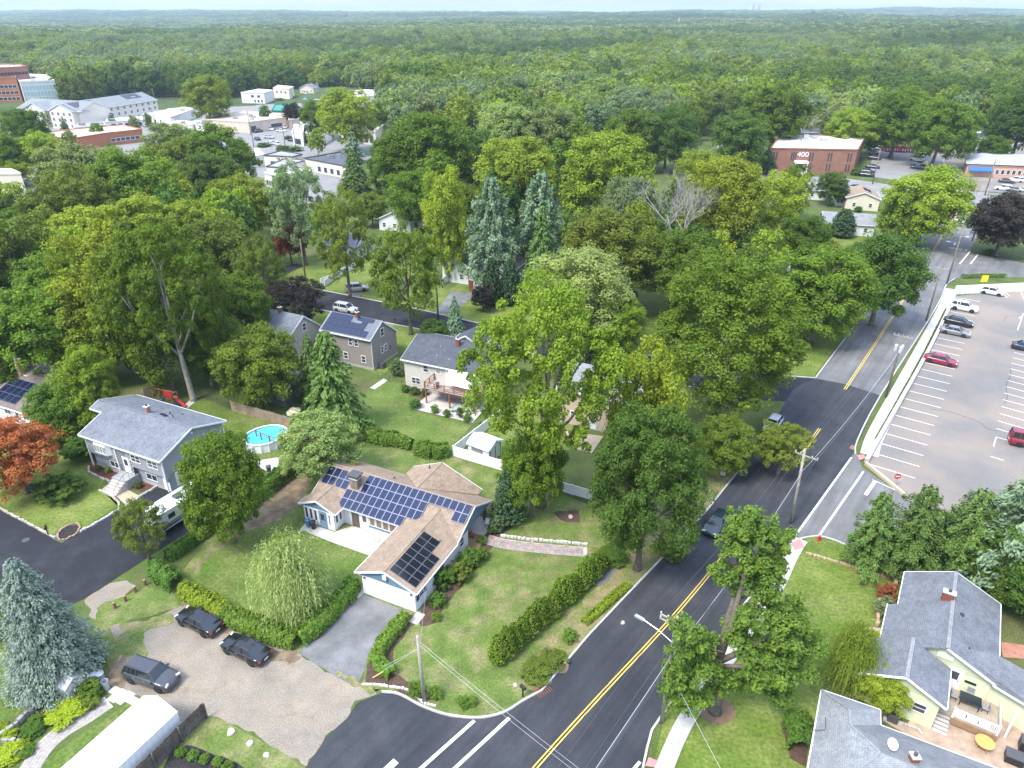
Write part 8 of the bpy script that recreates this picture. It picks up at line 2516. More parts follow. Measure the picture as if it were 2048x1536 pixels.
# the storm-bent tree at the lower right, limb by limb
def bent_tree():
 bx, by = 16.37, 38.67
 t = thing('tree', 'storm bent old tree with long bare limbs on the round mulch bed', 'tree', (bx, by, 0))
 L = lambda p: (p[0] - bx, p[1] - by, p[2])
 tb = MB()
 tb.tube([L(p) for p in ((16.4, 38.6, 0), (16.4, 38.65, .4), (16.35, 38.7, 3.2), (15.9, 38.7, 6.0))], [.6, .46, .38, .33], 12)
 for pts, r in [([(15.9, 38.7, 5.7), (16.2, 39.1, 8.6), (16.6, 39.7, 10.9), (16.6, 40.2, 13.2), (16.7, 40.7, 15.4)], [.34, .27, .2, .13, .06]), ([(15.95, 38.7, 5.8), (16.5, 38.9, 9.2), (16.9, 39.5, 12.0), (17.2, 39.9, 14.8), (17.9, 40.6, 16.4)], [.32, .26, .19, .12, .05]),
       ([(15.9, 38.6, 5.6), (14.8, 38.0, 7.3), (14.1, 37.7, 8.2), (13.0, 37.2, 9.9), (12.1, 36.7, 11.1)], [.26, .2, .16, .11, .04]), ([(16.0, 38.6, 5.2), (14.6, 38.0, 5.6), (13.3, 37.7, 4.9), (12.4, 37.2, 5.6)], [.24, .2, .2, .08]),
       ([(16.1, 38.7, 5.6), (17.6, 38.3, 7.2), (19.2, 38.4, 8.6), (21.6, 39.3, 8.6)], [.26, .2, .14, .05]), ([(16.2, 38.7, 5.0), (17.8, 38.0, 5.8), (19.6, 37.8, 5.4), (21.0, 38.0, 3.6)], [.2, .16, .1, .04]), ([(16.6, 39.7, 10.9), (18.2, 39.7, 11.6), (19.6, 39.7, 11.4)], [.14, .09, .04])]:
  tb.tube([L(p) for p in pts], r, 8)
  rnd = random.Random(len(pts) + int(pts[-1][0] * 10))
  for k in range(7):
   q = Vector(pts[rnd.randrange(1, len(pts))]); e = q + Vector((rnd.uniform(-1.3, 1.3), rnd.uniform(-1.3, 1.3), rnd.uniform(-.3, 1.3)))
   tb.tube([L(q), L(q.lerp(e, .5) + Vector((0, 0, .2))), L(e)], [.06, .04, .015], 5)
 tb.build('trunk', M_bark, t, smooth=True)
 rng = np.random.default_rng(8)
 P, N_, S, T = [], [], [], []
 for (x, y, z, rad) in [(16.5, 40.7, 17.6, 1.2), (18.0, 40.7, 16.8, 1.4), (16.3, 40.7, 15.6, 1.1), (19.3, 40.7, 15.6, 1.3), (17.6, 40, 14.6, 1.2), (18.6, 39.7, 12.4, 1.3), (19, 39.7, 10.1, 1.4), (20.9, 39.7, 10.2, 1.5), (19.7, 38.7, 8.9, 1.5), (22, 39.7, 8.3, 1.5), (18, 37.9, 7.8, 1.2), (19.9, 37.7, 5.9, 1.5), (22, 38.7, 4.6, 1.4), (18.3, 37.4, 5.6, 1.1), (20.9, 37.7, 3.2, 1.2), (12.6, 36.7, 11.0, 1.0), (12.2, 36.7, 8.9, 1.2), (12.1, 36.7, 6.3, 1.3), (13.2, 36.7, 4.0, 1.2), (14.4, 38.4, 7.9, .9), (16.3, 37.9, 4.2, .9), (21.3, 39.2, 6.3, 1.4), (17.4, 38.2, 10.6, 1.0), (23.2, 39.4, 6.4, 1.1), (14.9, 37.6, 3.2, .8), (17.2, 39, 8.6, 1.0), (15.0, 38, 5.9, .9), (17.6, 38.4, 3.4, 1.0), (15.7, 40, 13.2, 1.0), (18.9, 40.2, 14.0, 1.2), (13.4, 37.3, 7.3, 1.1), (17.4, 40.2, 12.6, 1.0), (16.9, 40.9, 16.6, 1.2), (20.4, 38.6, 7.2, 1.3), (13.0, 37.0, 9.9, 1.0), (12.9, 36.9, 5.0, 1.1)]:
  for q in sph(rng, 17):
   c = np.array(L((x, y, z))) + q * rad * rng.uniform(.35, 1.25) * np.array([1, 1, .8])
   n = int(rng.uniform(60, 110))
   e = sph(rng, n)
   P.append(c + e * rng.uniform(.25, .6) * rng.uniform(.5, 1.1, size=(n, 1))); N_.append(e * .6 + np.array([0, 0, .6]) + rng.normal(size=(n, 3)) * .4)
   S.append(.19 * rng.uniform(.6, 1.3, size=n)); T.append(np.clip(.5 + rng.normal() * .12 + rng.normal(size=n) * .17, 0, 1))
 me = leaf_mesh('crown', *[np.concatenate(a) for a in (P, N_, S, T)])
 me.materials[0] = LEAF['lime2']
 link('crown', me, t)
LEAF['lime2'] = leaf_mat('leaf_fresh', (0.098, 0.152, 0.026))
bent_tree()

# ================================================================== POLES AND WIRES
M_pole = mat('pole_wood', (0.215, 0.175, 0.130), 0.95, var=.3, scale=1.5, fine=.3, fine_scale=8)
M_pole_g = mat('pole_wood_grey', (0.36, 0.33, 0.27), 0.95, var=.2, scale=1.5, fine=.2, fine_scale=8)
M_ins = plain('insulator', (.60, .60, .58), .3)
M_wire = plain('wire', (.10, .10, .11), .5)
M_wire_l = plain('wire_bright', (.55, .56, .58), .4)
HEADS = {}
def pole(key, p, h, label, m, arms=(), az=0.0, lamp=None, cans=0, lean=(0, 0)):
 t = thing('utility_pole', label, 'utility pole', p)
 top = Vector((lean[0], lean[1], h))
 MB().tube([(0, 0, 0), (lean[0] * .5, lean[1] * .5, h * .5), top], [.17, .15, .12], 9).build('post', m, t, smooth=True)
 c, s = math.cos(az), math.sin(az)
 HEADS[key] = []
 for z, half in arms:
  a = MB().bar((-c * half, -s * half, z), (c * half, s * half, z), .10, .12)
  arm = a.build('crossarm', M_pole_g, t)
  br = MB(); br.bar((-c * half * .55, -s * half * .55, z), (0, 0, z - .55), .03, .03); br.bar((c * half * .55, s * half * .55, z), (0, 0, z - .55), .03, .03); br.build('brace', M_grey, t)
  for k in (-.95, -.5, .5, .95):
   q = (c * half * k, s * half * k, z + .06)
   MB().lathe([(.03, 0), (.07, .06), (.05, .12), (.07, .17), (.02, .22)], 8, q).build('insulator', M_ins, arm)
   HEADS[key].append(Vector((p[0] + q[0], p[1] + q[1], z + .25)))
 for i in range(cans):
  a = az + i * 2.1
  q = (math.cos(a) * .45, math.sin(a) * .45, h - 2.6)
  MB().lathe([(.22, 0), (.24, .1), (.24, .85), (.2, .95), (.06, 1.0)], 12, q).build('transformer', plain('transformer_grey', (.55, .57, .58), .4), t)
 if lamp:
  d, z, L_ = lamp
  am = MB().tube([(0, 0, z), (math.cos(d) * L_ * .5, math.sin(d) * L_ * .5, z + .45), (math.cos(d) * L_, math.sin(d) * L_, z + .65)], .04, 7).build('lamp_arm', M_steel, t)
  e = (math.cos(d) * (L_ + .3), math.sin(d) * (L_ + .3), z + .62)
  MB().bar((e[0] - math.cos(d) * .35, e[1] - math.sin(d) * .35, e[2]), (e[0] + math.cos(d) * .4, e[1] + math.sin(d) * .4, e[2]), .28, .14).build('lamp_head', M_steel, am)
 return t
_q = Vector(ROAD_R[-1]) - Vector(ROAD_R[2]); RDA = math.atan2(_q.y, _q.x); CROSSA = RDA + R(90)
P1, P2, P3, P4, P5, P6 = (-7.18,39.43), (11.88,37.53), (30.84,62.42), (54.83,91.35), (75.76,120.46), (90.26,140.28)
pole('a', P1, 7.5, 'grey wooden pole with guy wires on the corner lawn', M_pole_g, az=CROSSA, lean=(-.1, 0))
pole('b', P2, 11.5, 'wooden pole with streetlight and double crossarm at the lower road', M_pole_g, ((10.9, 1.3), (10.5, 1.3)), CROSSA, lamp=(CROSSA, 8.8, 2.6))
pole('c', P3, 9.6, 'wooden pole with single crossarm at the lot entrance', M_pole_g, ((8.8, 1.2),), CROSSA, lean=(-.2, .2))
pole('d', P4, 10.0, 'dark pole with transformers on the sidewalk', M_pole, ((9.7, 1.2),), CROSSA, cans=3)
pole('e', P5, 10.2, 'dark pole further along the sidewalk', M_pole, ((9.9, 1.1),), CROSSA)
pole('f', P6, 12.0, 'dark pole at the far end of the sidewalk', M_pole, ((11.5, 1.1),), CROSSA)
pole('g', (113.68,171.78), 13.0, 'pale pole beside the purple maple', M_pole_g, ((12.5, 1.1),), CROSSA)
pole('h', (145.73,220.72), 11.0, 'dark pole on the cross street by the restaurant', M_pole, ((10.5, 1.1),), R(60))
pole('i', (118.47,237.23), 11.0, 'dark pole before the brick offices car park', M_pole, ((10.4, 1.2),), R(60))
pole('j', (145.95,221.24), 10.0, 'dark pole before the restaurant', M_pole, ((9.5, 1.1),), R(60))
pole('k', (82.67,256.64), 11.0, 'thin pole left of the brick offices', M_pole_g, (), 0)
pole('l', (-13.55,121.06), 8.5, 'dark pole beside the dark feathery street tree', M_pole, (), 0)
pole('m', (-43.36,142.4), 9.0, 'dark pole on the middle street verge', M_pole, (), 0)
for i, (p, lab) in enumerate([((-119.91,342.03), 'pole by the beige store door'), ((-107.84,308.75), 'pole at the store lot corner'), ((-95.82,312.42), 'thin pole in the store lot'), ((-91.49,312.42), 'dark pole before the bank'), ((-81.61,299.33), 'pole right of the dark lot pole'), ((-209.72,446.24), 'pole at the right end of the apartments'), ((-169.17,354.88), 'pole right of the brick hall')]):
 pole('s%d' % i, p, 10.5, lab, M_pole, ((10, 1.2),) if i in (0, 4) else (), R(70))
def wire(a, b, sag, label, r=.012, m=None, n=12):
 a, b = Vector(a), Vector(b)
 pts = [a.lerp(b, i / n) - Vector((0, 0, sag * 4 * (i / n) * (1 - i / n))) - a for i in range(n + 1)]
 o = MB().tube(pts, r, 4, cap=False).build('power_line', m or M_wire, None, loc=a)
 tag(o, label, 'wire', 'overhead lines')
ORD = ['outer road side', 'inner road side', 'inner walk side', 'outer walk side']
off = Vector((-(Vector(P3) - Vector(P2)).normalized().x * 45, -(Vector(P3) - Vector(P2)).normalized().y * 45, 0))
for i in range(4):
 wire(HEADS['b'][i] + off, HEADS['b'][i], .6, 'lower span of the %s power line beside the main road' % ORD[i])
 for u, v, nm in (('b', 'c', 'streetlight pole to the lot entrance pole'), ('c', 'd', 'lot entrance pole to the transformer pole'), ('d', 'e', 'transformer pole to the next dark pole'), ('e', 'f', 'middle dark pole to the far sidewalk pole')):
  wire(HEADS[u][i], HEADS[v][i], .8, '%s power line from the %s' % (ORD[i], nm))
W3 = lambda p, z: Vector((p[0], p[1], z))
_e = W3((4.52,29.11), 6.8); _f = W3(P1, 6.9) + (_e - W3(P1, 6.9)) * 1.6
wire(W3(P1, 6.9), _f, .3, 'upper line from the corner lawn pole over the crosswalk', .009, M_wire_l); wire(W3(P1, 6.5), _f - Vector((0, 0, .4)), .5, 'lower line from the corner lawn pole over the crosswalk', .009, M_wire_l)
wire(W3(P1, 6.4), W3((-8.08,50.69), 2.4), .3, 'service line from the corner lawn pole to the garage', .01, M_wire_l)
for k, z in enumerate((7.4, 7.0, 6.6)):
 wire(W3(P2, z) + off, W3(P2, z), .7, ['top', 'middle', 'bottom'][k] + ' cable along the lower road below the power lines', .02, M_wire_l if k == 0 else M_wire)
 wire(W3(P2, z), W3(P3, z - .4), .9, ['top', 'middle', 'bottom'][k] + ' cable between streetlight pole and lot entrance pole', .02, M_wire_l if k == 0 else M_wire)
 wire(W3(P3, z - .4), W3(P4, z - .2), .9, ['top', 'middle', 'bottom'][k] + ' cable between lot entrance pole and transformer pole', .02, M_wire_l if k == 0 else M_wire)
wire(W3(P2, 6.0), W3((13.43,36.55), 3.0) + Vector((3, -12, 0)), .2, 'service drop from the streetlight pole over the sidewalk', .012, M_wire_l)
for k, (q, lab) in enumerate((((-11.79,41.79), 'left guy wire of the corner lawn pole'), ((-11.36,42.68), 'second guy wire of the corner lawn pole'))):
 wire(W3(P1, 6.2), W3(q, .1), 0, lab, .012, M_wire_l)
g = thing('guy_guard', 'yellow plastic guard on the guy wire by the hedge', 'guard', (-11.79,41.79))
_v = (W3(P1, 6.2) - W3((-11.79,41.79), .1)).normalized()
MB().tube([_v * .05, _v * 1.8], .045, 8).build('sleeve', plain('guard_yellow', (.70, .50, .05), .5), g); MB().lathe([(.05, 0), (.05, .1)], 8).build('anchor', M_grey, g)

# ================================================================== POOL, TENT, YARD THINGS
def pool():
 a, b = Vector((-34.16, 77.22)), Vector((-30.08, 80.43))
 c = (a + b) / 2; rz = math.atan2((b - a).y, (b - a).x)
 t = thing('pool', 'round above ground pool with white rim and turquoise water', 'pool', c[:], rz)
 A_, B_ = (b - a).length / 2 + .25, 2.35
 n = 18
 def ell(k, s=1.0):
  x = 2 * math.pi * k / n
  return (A_ * s * math.cos(x), B_ * s * math.sin(x))
 w = MB(); r = MB()
 for k in range(n):
  p, q = ell(k), ell(k + 1)
  w.face([(*p, 0), (*q, 0), (*q, 1.25), (*p, 1.25)])
  i0, i1 = ell(k, .965), ell(k + 1, .965)
  w.face([(*i1, .2), (*i0, .2), (*i0, 1.25), (*i1, 1.25)])
  o0, o1, j0, j1 = ell(k, 1.03), ell(k + 1, 1.03), ell(k, .93), ell(k + 1, .93)
  r.face([(*o0, 1.32), (*o1, 1.32), (*j1, 1.32), (*j0, 1.32)]); r.face([(*o0, 1.22), (*o1, 1.22), (*o1, 1.32), (*o0, 1.32)]); r.face([(*j1, 1.22), (*j0, 1.22), (*j0, 1.32), (*j1, 1.32)])
 w.build('pool_wall', M_trim, t); r.build('rim', plain('pool_rim', (.66, .68, .70), .5), t)
 MB().face([(*ell(k, .965), 1.12) for k in range(n)]).build('water', plain('pool_water', (.10, .52, .60), .06, spec=.5), t)
 for k in range(n):
  MB().box(-.06, .06, -.05, .05, 0, 1.24).build('upright', M_trim, t, loc=(*ell(k, 1.015), 0), rz=2 * math.pi * k / n)
 d = thing('pool_deck', 'brown wooden pool deck with posts and railing', 'deck', (-29.39,77.63), R(-25))
 br = mat('deck_brown', (.24, .125, .085), .8, var=.2, scale=2)
 MB().box(.3, 4.6, -.6, 3.4, 1.1, 1.2).build('platform', br, d)
 for i in range(18):
  MB().box(.3 + i * .238, .3 + i * .238 + .22, -.62, 3.42, 1.2, 1.23).build('board', br, d)
 for x, y in ((.35, -.55), (2.4, -.55), (4.5, -.55), (4.5, 3.3), (.35, 3.3), (-1.4, -1.0), (-2.8, -1.0), (-4.0, -.6)):
  MB().box(x - .06, x + .06, y - .06, y + .06, 0, 2.1 if y < 0 else 1.2).build('post', br, d)
 rb = MB(); rb.bar((-4, -.6, 2.0), (-1.4, -1.0, 2.0), .08, .08); rb.bar((-1.4, -1, 2.0), (4.5, -.55, 2.0), .08, .08); rb.bar((-1.4, -1, 1.4), (4.5, -.55, 1.4), .06, .06); rb.build('railing', br, d)
 MB().box(-3.9, -1.2, -.95, -.9, .1, 1.1).build('skirt', M_trim, d)
 sheet('path', [(-33.13,74.47), (-28.84,75.71), (-26.78,74.47), (-28.23,71.79), (-30.08,72.37)], .02, M_conc)
 h = thing('hot_tub', 'white covered hot tub half hidden by the viburnum', 'tub', (-27.81,72.67), R(-25))
 MB().prism([(-1, -1), (1, -1), (1, 1), (-1, 1)], 0, .8).build('body', M_trim, h); MB().prism([(-1.05, -1.05), (1.05, -1.05), (1.05, 1.05), (-1.05, 1.05)], .8, .92).build('cover', plain('cover_pale', (.55, .57, .58), .5), h)
pool()
def tent():
 a = Vector((-29.0,38.16)); b = Vector((-25.79,36.77))
 e = (b - a).normalized(); rz = math.atan2(e.y, e.x); W_ = (b - a).length
 t = thing('tent', 'long white party tent at the bottom edge beside the board fence', 'tent', a[:], rz)
 L_ = 13.0
 sk = 0.0
 cl = plain('tent_cloth', (.82, .82, .82), .7, var=.04)
 r = MB(); h = W_ / 2
 dx = -.9
 d = Vector((-32.09,32.14)) - a
 ux, uy = d.dot(e), d.dot(Vector((-e.y, e.x)))
 k = L_ / abs(uy)
 fx, fy = ux * k, uy * k
 extr(r, [(-.05, 0, 2.3), (h, 0, 3.2), (h + fx, fy, 3.2), (-.05 + fx, fy, 2.3)], .03); extr(r, [(h, 0, 3.2), (W_ + .05, 0, 2.3), (W_ + .05 + fx, fy, 2.3), (h + fx, fy, 3.2)], .03)
 rf = r.build('roof', cl, t)
 sm = MB()
 for i in range(1, 6):
  q = (fx * i / 6, fy * i / 6)
  sm.bar((q[0], q[1], 2.31), (h + q[0], q[1], 3.21), .04, .03); sm.bar((h + q[0], q[1], 3.21), (W_ + q[0], q[1], 2.31), .04, .03)
 sm.build('seam', plain('tent_seam', (.66, .67, .69), .7), rf)
 w = MB(); n = 56
 for s in (0, W_):
  for i in range(n):
   o0, o1 = .05 * (i % 2), .05 * ((i + 1) % 2)
   p, q = (s + fx * i / n + o0, fy * i / n), (s + fx * (i + 1) / n + o1, fy * (i + 1) / n)
   f = [(*p, .02), (*q, .02), (q[0], q[1], 2.3), (p[0], p[1], 2.3)]
   w.face(f if s else f[::-1])
 w.face([(0, 0, .02), (0, 0, 2.3), (h, 0, 3.2), (W_, 0, 2.3), (W_, 0, .02)])
 w.build('side_curtain', cl, t)
 for i in range(6):
  for s in (.06, W_ - .06):
   MB().lathe([(.03, 0), (.03, 2.3)], 6, (s + fx * i / 5, fy * i / 5, 0)).build('pole', M_steel, t)
tent()
# paver path with real pavers, garden steps of slabs
M_paver = mat('paver', (.36, .325, .285), .9, var=.2, scale=3, fine=.15)
PATH = [(-35.98,32.87), (-35.94,35.25), (-35.25,36.83), (-34.08,38.11), (-33.02,39.45)]
base = ribbon(MB(), smooth_line(PATH, 5), 1.55, .012).build('path', M_kerb); base['kind'] = 'structure'
pv = MB(); _pl = smooth_line(PATH, 5); _L = length2(_pl); rnd = random.Random(4)
for i in range(int(_L / .24)):
 for j in range(6):
  q, d = along(_pl, i * .24 + (.12 if j % 2 else 0)); nrm = Vector((-d.y, d.x)); c = q + nrm * (-.62 + j * .248)
  z = .03 + rnd.uniform(0, .008)
  pv.prism([(c + d * .11 + nrm * .115)[:], (c + d * .11 - nrm * .115)[:], (c - d * .11 - nrm * .115)[:], (c - d * .11 + nrm * .115)[:]], .012, z)
o = pv.build('paver_bed', M_paver, base); o['kind'] = 'stuff'
for i, p in enumerate([(-33.04,40.5), (-32.32,40.24), (-31.63,40.04), (-32.75,39.75), (-32.06,39.55), (-31.14,39.55)]):
 MB().prism([(-.42, -.34), (.42, -.34), (.42, .34), (-.42, .34)], .01, .05 + .004 * i).build('paving_slab', M_conc, base, loc=(p[0], p[1], 0), rz=R(-25))
def rock(name, p, s, label, m, group, seed):
 rnd = random.Random(seed)
 bm = bmesh.new(); bmesh.ops.create_icosphere(bm, subdivisions=2, radius=1)
 for v in bm.verts:
  k = 1 + .28 * mnoise.noise(v.co * 1.7 + Vector((seed * 3.1, 0, 0)))
  v.co = Vector((v.co.x * k * s, v.co.y * k * s * .8, max(v.co.z * k * s * .6, -.1)))
 me = bpy.data.meshes.new(name); bm.to_mesh(me); bm.free(); me.materials.append(m)
 o = link(name, me, None, (p[0], p[1], s * .15), rnd.uniform(0, 6))
 return tag(o, label, 'boulder', group)
M_rock = mat('boulder_pale', (.50, .44, .37), .9, var=.25, scale=2)
M_rock_g = mat('boulder_grey', (.30, .28, .25), .9, var=.3, scale=2)
for i, (p, s, lab) in enumerate([((-22.0,36.62), .38, 'largest pale boulder on the lawn by the board fence'), ((-20.22,35.67), .32, 'middle pale boulder on the lawn below the gravel'), ((-18.63,34.71), .3, 'lowest pale boulder on the lawn below the gravel'), ((23.04,68.35), .42, 'pale boulder on the verge beside the sign post'), ((26.8,73.33), .32, 'small pale boulder on the verge behind the sign post'), ((17.84,61.05), .4, 'grey boulder at the foot of the linden'), ((6.57,63.47), .35, 'boulder in the mulch behind the stone path'), ((0.29,41.06), .22, 'small white stone on the corner lawn'), ((10.25,47.89), .25, 'small stone at the kerb')]):
 rock('boulder', p, s, lab, M_rock if i != 5 else M_rock_g, 'boulders on the lawns', i)
# dry-stone borders: every stone a piece
def stone_row(pts, label, size, m, name='stone_border', rows=1):
 L = length2(pts); p0 = pts[0]
 t = thing(name, label, 'stone border', p0)
 rnd = random.Random(int(L * 7)); s = 0
 while s < L:
  w = size * rnd.uniform(.7, 1.5)
  q, d = along(pts, min(s + w / 2, L))
  for r in range(rows):
   hh = size * rnd.uniform(.5, .9); dp = size * rnd.uniform(.5, .9)
   x, y = q.x - p0[0], q.y - p0[1]
   MB().prism([(-w * .47, -dp * .5), (w * .4, -dp * .55), (w * .48, dp * .4), (-w * .42, dp * .5)], r * size * .6, r * size * .6 + hh).build('stone', m, t, loc=(x + rnd.uniform(-.03, .03), y + rnd.uniform(-.03, .03), 0), rz=math.atan2(d.y, d.x) + rnd.uniform(-.15, .15))
  s += w * 1.03
M_slate = mat('flagstone', (.31, .285, .275), .9, var=.3, scale=1.5, col2=(.38, .26, .22), mix_scale=1.2)
stone_row([(30.63,57.38), (32.59,56.46), (34.75,55.31), (36.56,54.32), (37.94,53.59)], 'low tan stone border curving over the lower right lawn', .3, mat('stone_tan', (.46, .33, .21), .9, var=.25, scale=3))
stone_row([(38.08,53.71), (37.68,52.52), (34.88,50.25), (33.63,47.68)], 'tan stone border beside the pale green house', .35, mat('stone_tan', (.46, .33, .21), .9), rows=2)
stone_row([(-58.22,64.96), (-53.81,62.51), (-49.06,59.82)], 'pale cobble edging along the dead-end street', .3, M_rock)
stone_row([(-12.61,41.1), (-11.53,41.1), (-10.35,40.93), (-8.73,40.59), (-7.16,39.27), (-6.16,39.02)], 'white stones edging the mulch at the driveway mouth', .22, mat('stone_white', (.62, .58, .54), .9, var=.2, scale=3))
stone_row([(-39.85,36.21), (-39.2,36.83), (-38.82,37.93), (-38.34,39.36)], 'dark stone retaining edge in the lower left garden', .4, M_rock_g, rows=2)
stone_row([(-38.2,33.75), (-37.93,34.66), (-37.56,35.08), (-38.12,35.85), (-39.15,35.85)], 'grey pond stones in the lower left corner', .45, M_rock_g)
stone_row([(-48.65,68.36), (-46.56,67.22), (-45.2,65.99), (-44.76,65.23)], 'stone edging along the tan front path', .3, M_rock)
stone_row([(-52.6,73.49), (-51.93,72.22), (-49.65,70.86), (-48.49,70.25)], 'tan edging round the red mulch bed', .28, M_rock)
stone_row(smooth_line([(-48.79,59.82), (-49.16,60.82), (-48.75,61.92), (-47.93,62.21), (-47.19,61.39), (-47.24,60.19), (-48.05,59.49), (-48.79,59.82)], 3), 'brick ring round the oval flower bed', .25, mat('edging_brick', (.40, .24, .18), .9, var=.2, scale=3))
stone_row([(-46.84,60.82), (-45.88,62.23), (-43.56,66.37), (-42.25,69.06)], 'pale block edging along the black driveway', .35, M_kerb)
stone_row([(29.56,37.84), (30.77,37.38), (31.9,36.92), (31.94,36.47)], 'pale edging beside the hip roofed house', .3, M_kerb)
# flagstone walk of separate slabs with a pale stone edge
fp = smooth_line([(-2.7,59.68), (-0.95,58.99), (1.05,58.58), (3.39,58.18), (5.53,57.91), (7.84,57.64)], 5)
bs = ribbon(MB(), fp, 1.5, .02).build('path', M_kerb); bs['kind'] = 'structure'
rnd = random.Random(9); s = 0.0
while s < length2(fp) - .4:
 w = rnd.uniform(.45, .8); q, d = along(fp, s + w / 2); nrm = Vector((-d.y, d.x)); y = -.72
 while y < .6:
  hh = rnd.uniform(.35, .6); c = q + nrm * (y + hh / 2)
  MB().box(-w / 2 + .02, w / 2 - .02, -hh / 2 + .02, hh / 2 - .02, .0, .05 + rnd.uniform(0, .02)).build('flagstone', M_slate, bs, loc=(c.x, c.y, 0), rz=math.atan2(d.y, d.x))
  y += hh
 s += w
stone_row([(p[0] - .1, p[1] + .95) for p in smooth_line([(-1.13,59.27), (1.05,58.8), (3.4,58.45), (5.55,58.18), (8.04,57.83)], 2)], 'pale stone edge along the flagstone walk', .32, mat('stone_white', (.62, .58, .54), .9))
sheet('path', [(9.58,55.69), (10.98,55.69), (9.47,53.23), (8.06,52.76)], .02, M_asph_o, jit=.15)
# lot wall
def wall_run(pts, w, h, label, m):
 p0 = pts[0]
 o = ribbon(MB(), [(p[0] - p0[0], p[1] - p0[1]) for p in pts], w, 0, h).build('low_wall', m, None, loc=(p0[0], p0[1], 0))
 return tag(o, label, 'wall')
wall_run(smooth_line([(44.4,74.27), (49.11,80.55), (56.63,90.42), (69.49,107.5), (83.45,126.81), (88.41,134.04)], 3), .5, .6, 'long white kerb wall between sidewalk and parking lot', M_conc_w)
wall_run([(88.63,134.42), (103.73,136.2), (113.29,137.4)], .4, 1.7, 'white wall at the top of the parking lot', W_WHITE)
wall_run([(44.12,73.89), (44.94,70.6), (45.73,67.35)], .35, .4, 'beige kerb wall at the lot entrance', mat('wall_sand', (.52, .45, .33), .9, var=.1))
hedge('dark', [(48.04,79.69), (55.4,89.4), (67.95,106.16), (82.32,125.93)], .25, .3, 'dark leafy strip between sidewalk and kerb wall', seed=21, dens=60, size=.16)  # low band of dark leaves filling the gap by the wall

# ================================================================== SMALL STREET THINGS
def post_sign(p, h, label, shape, col, face, name='street_sign', s=.38, rz=0.0):
 t = thing(name, label, 'sign', p, rz)
 MB().lathe([(.03, 0), (.03, h)], 7).build('post', M_steel if col != 'dark' else M_darkgrey, t)
 b = MB()
 if shape == 'round':
  n = 20
 else:
  n = 4
 pts = [(s * math.cos(2 * math.pi * (k + .5) / n) * (1.3 if n == 4 else 1), s * math.sin(2 * math.pi * (k + .5) / n) * (1.3 if n == 4 else 1)) for k in range(n)]
 b.raw([(x, -.045, h - s + z) for x, z in pts] + [(x, -.03, h - s + z) for x, z in pts], [tuple(range(n))[::-1][::-1], tuple(range(2 * n - 1, n - 1, -1))] + [((i + 1) % n, i, n + i, n + (i + 1) % n) for i in range(n)])
 pl = b.build('plate', face, t)
 return t, pl
red_ = plain('sign_red', (.55, .03, .05), .4); yel = plain('sign_yellow', (.80, .58, .02), .5)
t, pl = post_sign((45.51,69.2), 1.9, 'red no entry sign at the lot entrance', 'round', 'x', red_)
MB().box(-.25, .25, -.052, -.046, 1.9 - .38 - .07, 1.9 - .38 + .07).build('bar', M_trim, pl)
for p, lab, h in (((24.77,69.03), 'dark sign post seen from behind on the verge', 2.3), ((19.69,62.36), 'small sign on thin post beside the linden', 1.9)):
 post_sign(p, h, lab, 'sq', 'dark', M_steel, s=.3, rz=R(150))
t, pl = post_sign((94.97,136.2), 3.4, 'tall yellow lot sign at the top wall', 'sq', 'x', yel, s=.75)
MB().box(-.35, .35, -.3, .3, 0, .6).build('base', yel, t)
post_sign((144.39,224.09), 2.6, 'red and white sign at the restaurant corner', 'sq', 'x', plain('sign_orange', (.7, .3, .12), .5), s=.5)
t = thing('info_sign', 'white sign board on posts by the far hedge', 'sign', (-163.62,268.73))
MB().box(-1.6, 1.6, -.1, .1, 1.2, 2.4).build('board', M_trim, t); MB().box(-1.5, -1.3, -.08, .08, 0, 1.2).build('post', M_grey, t); MB().box(1.3, 1.5, -.08, .08, 0, 1.2).build('post', M_grey, t)
def hydrant(p):
 t = thing('fire_hydrant', 'red fire hydrant on the grass at the lot entrance', 'hydrant', p)
 rd_ = plain('hydrant_red', (.55, .02, .02), .4)
 MB().lathe([(.17, 0), (.17, .06), (.12, .08), (.12, .5), (.16, .52), (.16, .56), (.11, .66), (.04, .74), (.04, .78)], 12).build('barrel', rd_, t)
 for a in (0, math.pi):
  MB().tube([(0, 0, .42), (math.cos(a) * .2, math.sin(a) * .2, .42)], .06, 8).build('outlet', rd_, t)
hydrant((32.76,59.44))
def mailbox(p, label, rz):
 t = thing('mailbox', label, 'mailbox', p, rz)
 MB().box(-.05, .05, -.05, .05, 0, 1.05).build('post', M_black, t)
 b = MB(); n = 8
 prof = [(-.13, 0), (.13, 0)] + [(.13 * math.cos(math.pi * k / n), .14 + .13 * math.sin(math.pi * k / n)) for k in range(n + 1)]
 m = len(prof)
 b.raw([(x, -.28, 1.05 + z) for x, z in prof] + [(x, .28, 1.05 + z) for x, z in prof], [tuple(range(m)), tuple(range(2 * m - 1, m - 1, -1))] + [((i + 1) % m, i, m + i, m + (i + 1) % m) for i in range(m)])
 b.build('box', M_black, t); MB().box(.13, .16, -.1, .1, 1.2, 1.24).build('flag', red_, t)
mailbox((0.89,39.92), 'black mailbox beside the storm drain', R(40)); mailbox((-49.95,60.25), 'dark mailbox beside the oval flower bed', R(30)); mailbox((-21.13,118.8), 'black mailbox on the middle street verge', R(20)); mailbox((59.27,116.5), 'mailbox on the verge of the older road', R(40)); mailbox((-29.03,122.92), 'white mailbox by the silver suv', R(20))
t = thing('storm_drain', 'rusty kerb storm drain with grate', 'drain', (2.68,40.45), R(36))
MB().box(-.75, .75, .35, .6, 0, .16).build('hood', mat('rust', (.22, .09, .05), .9, var=.3, scale=5), t)
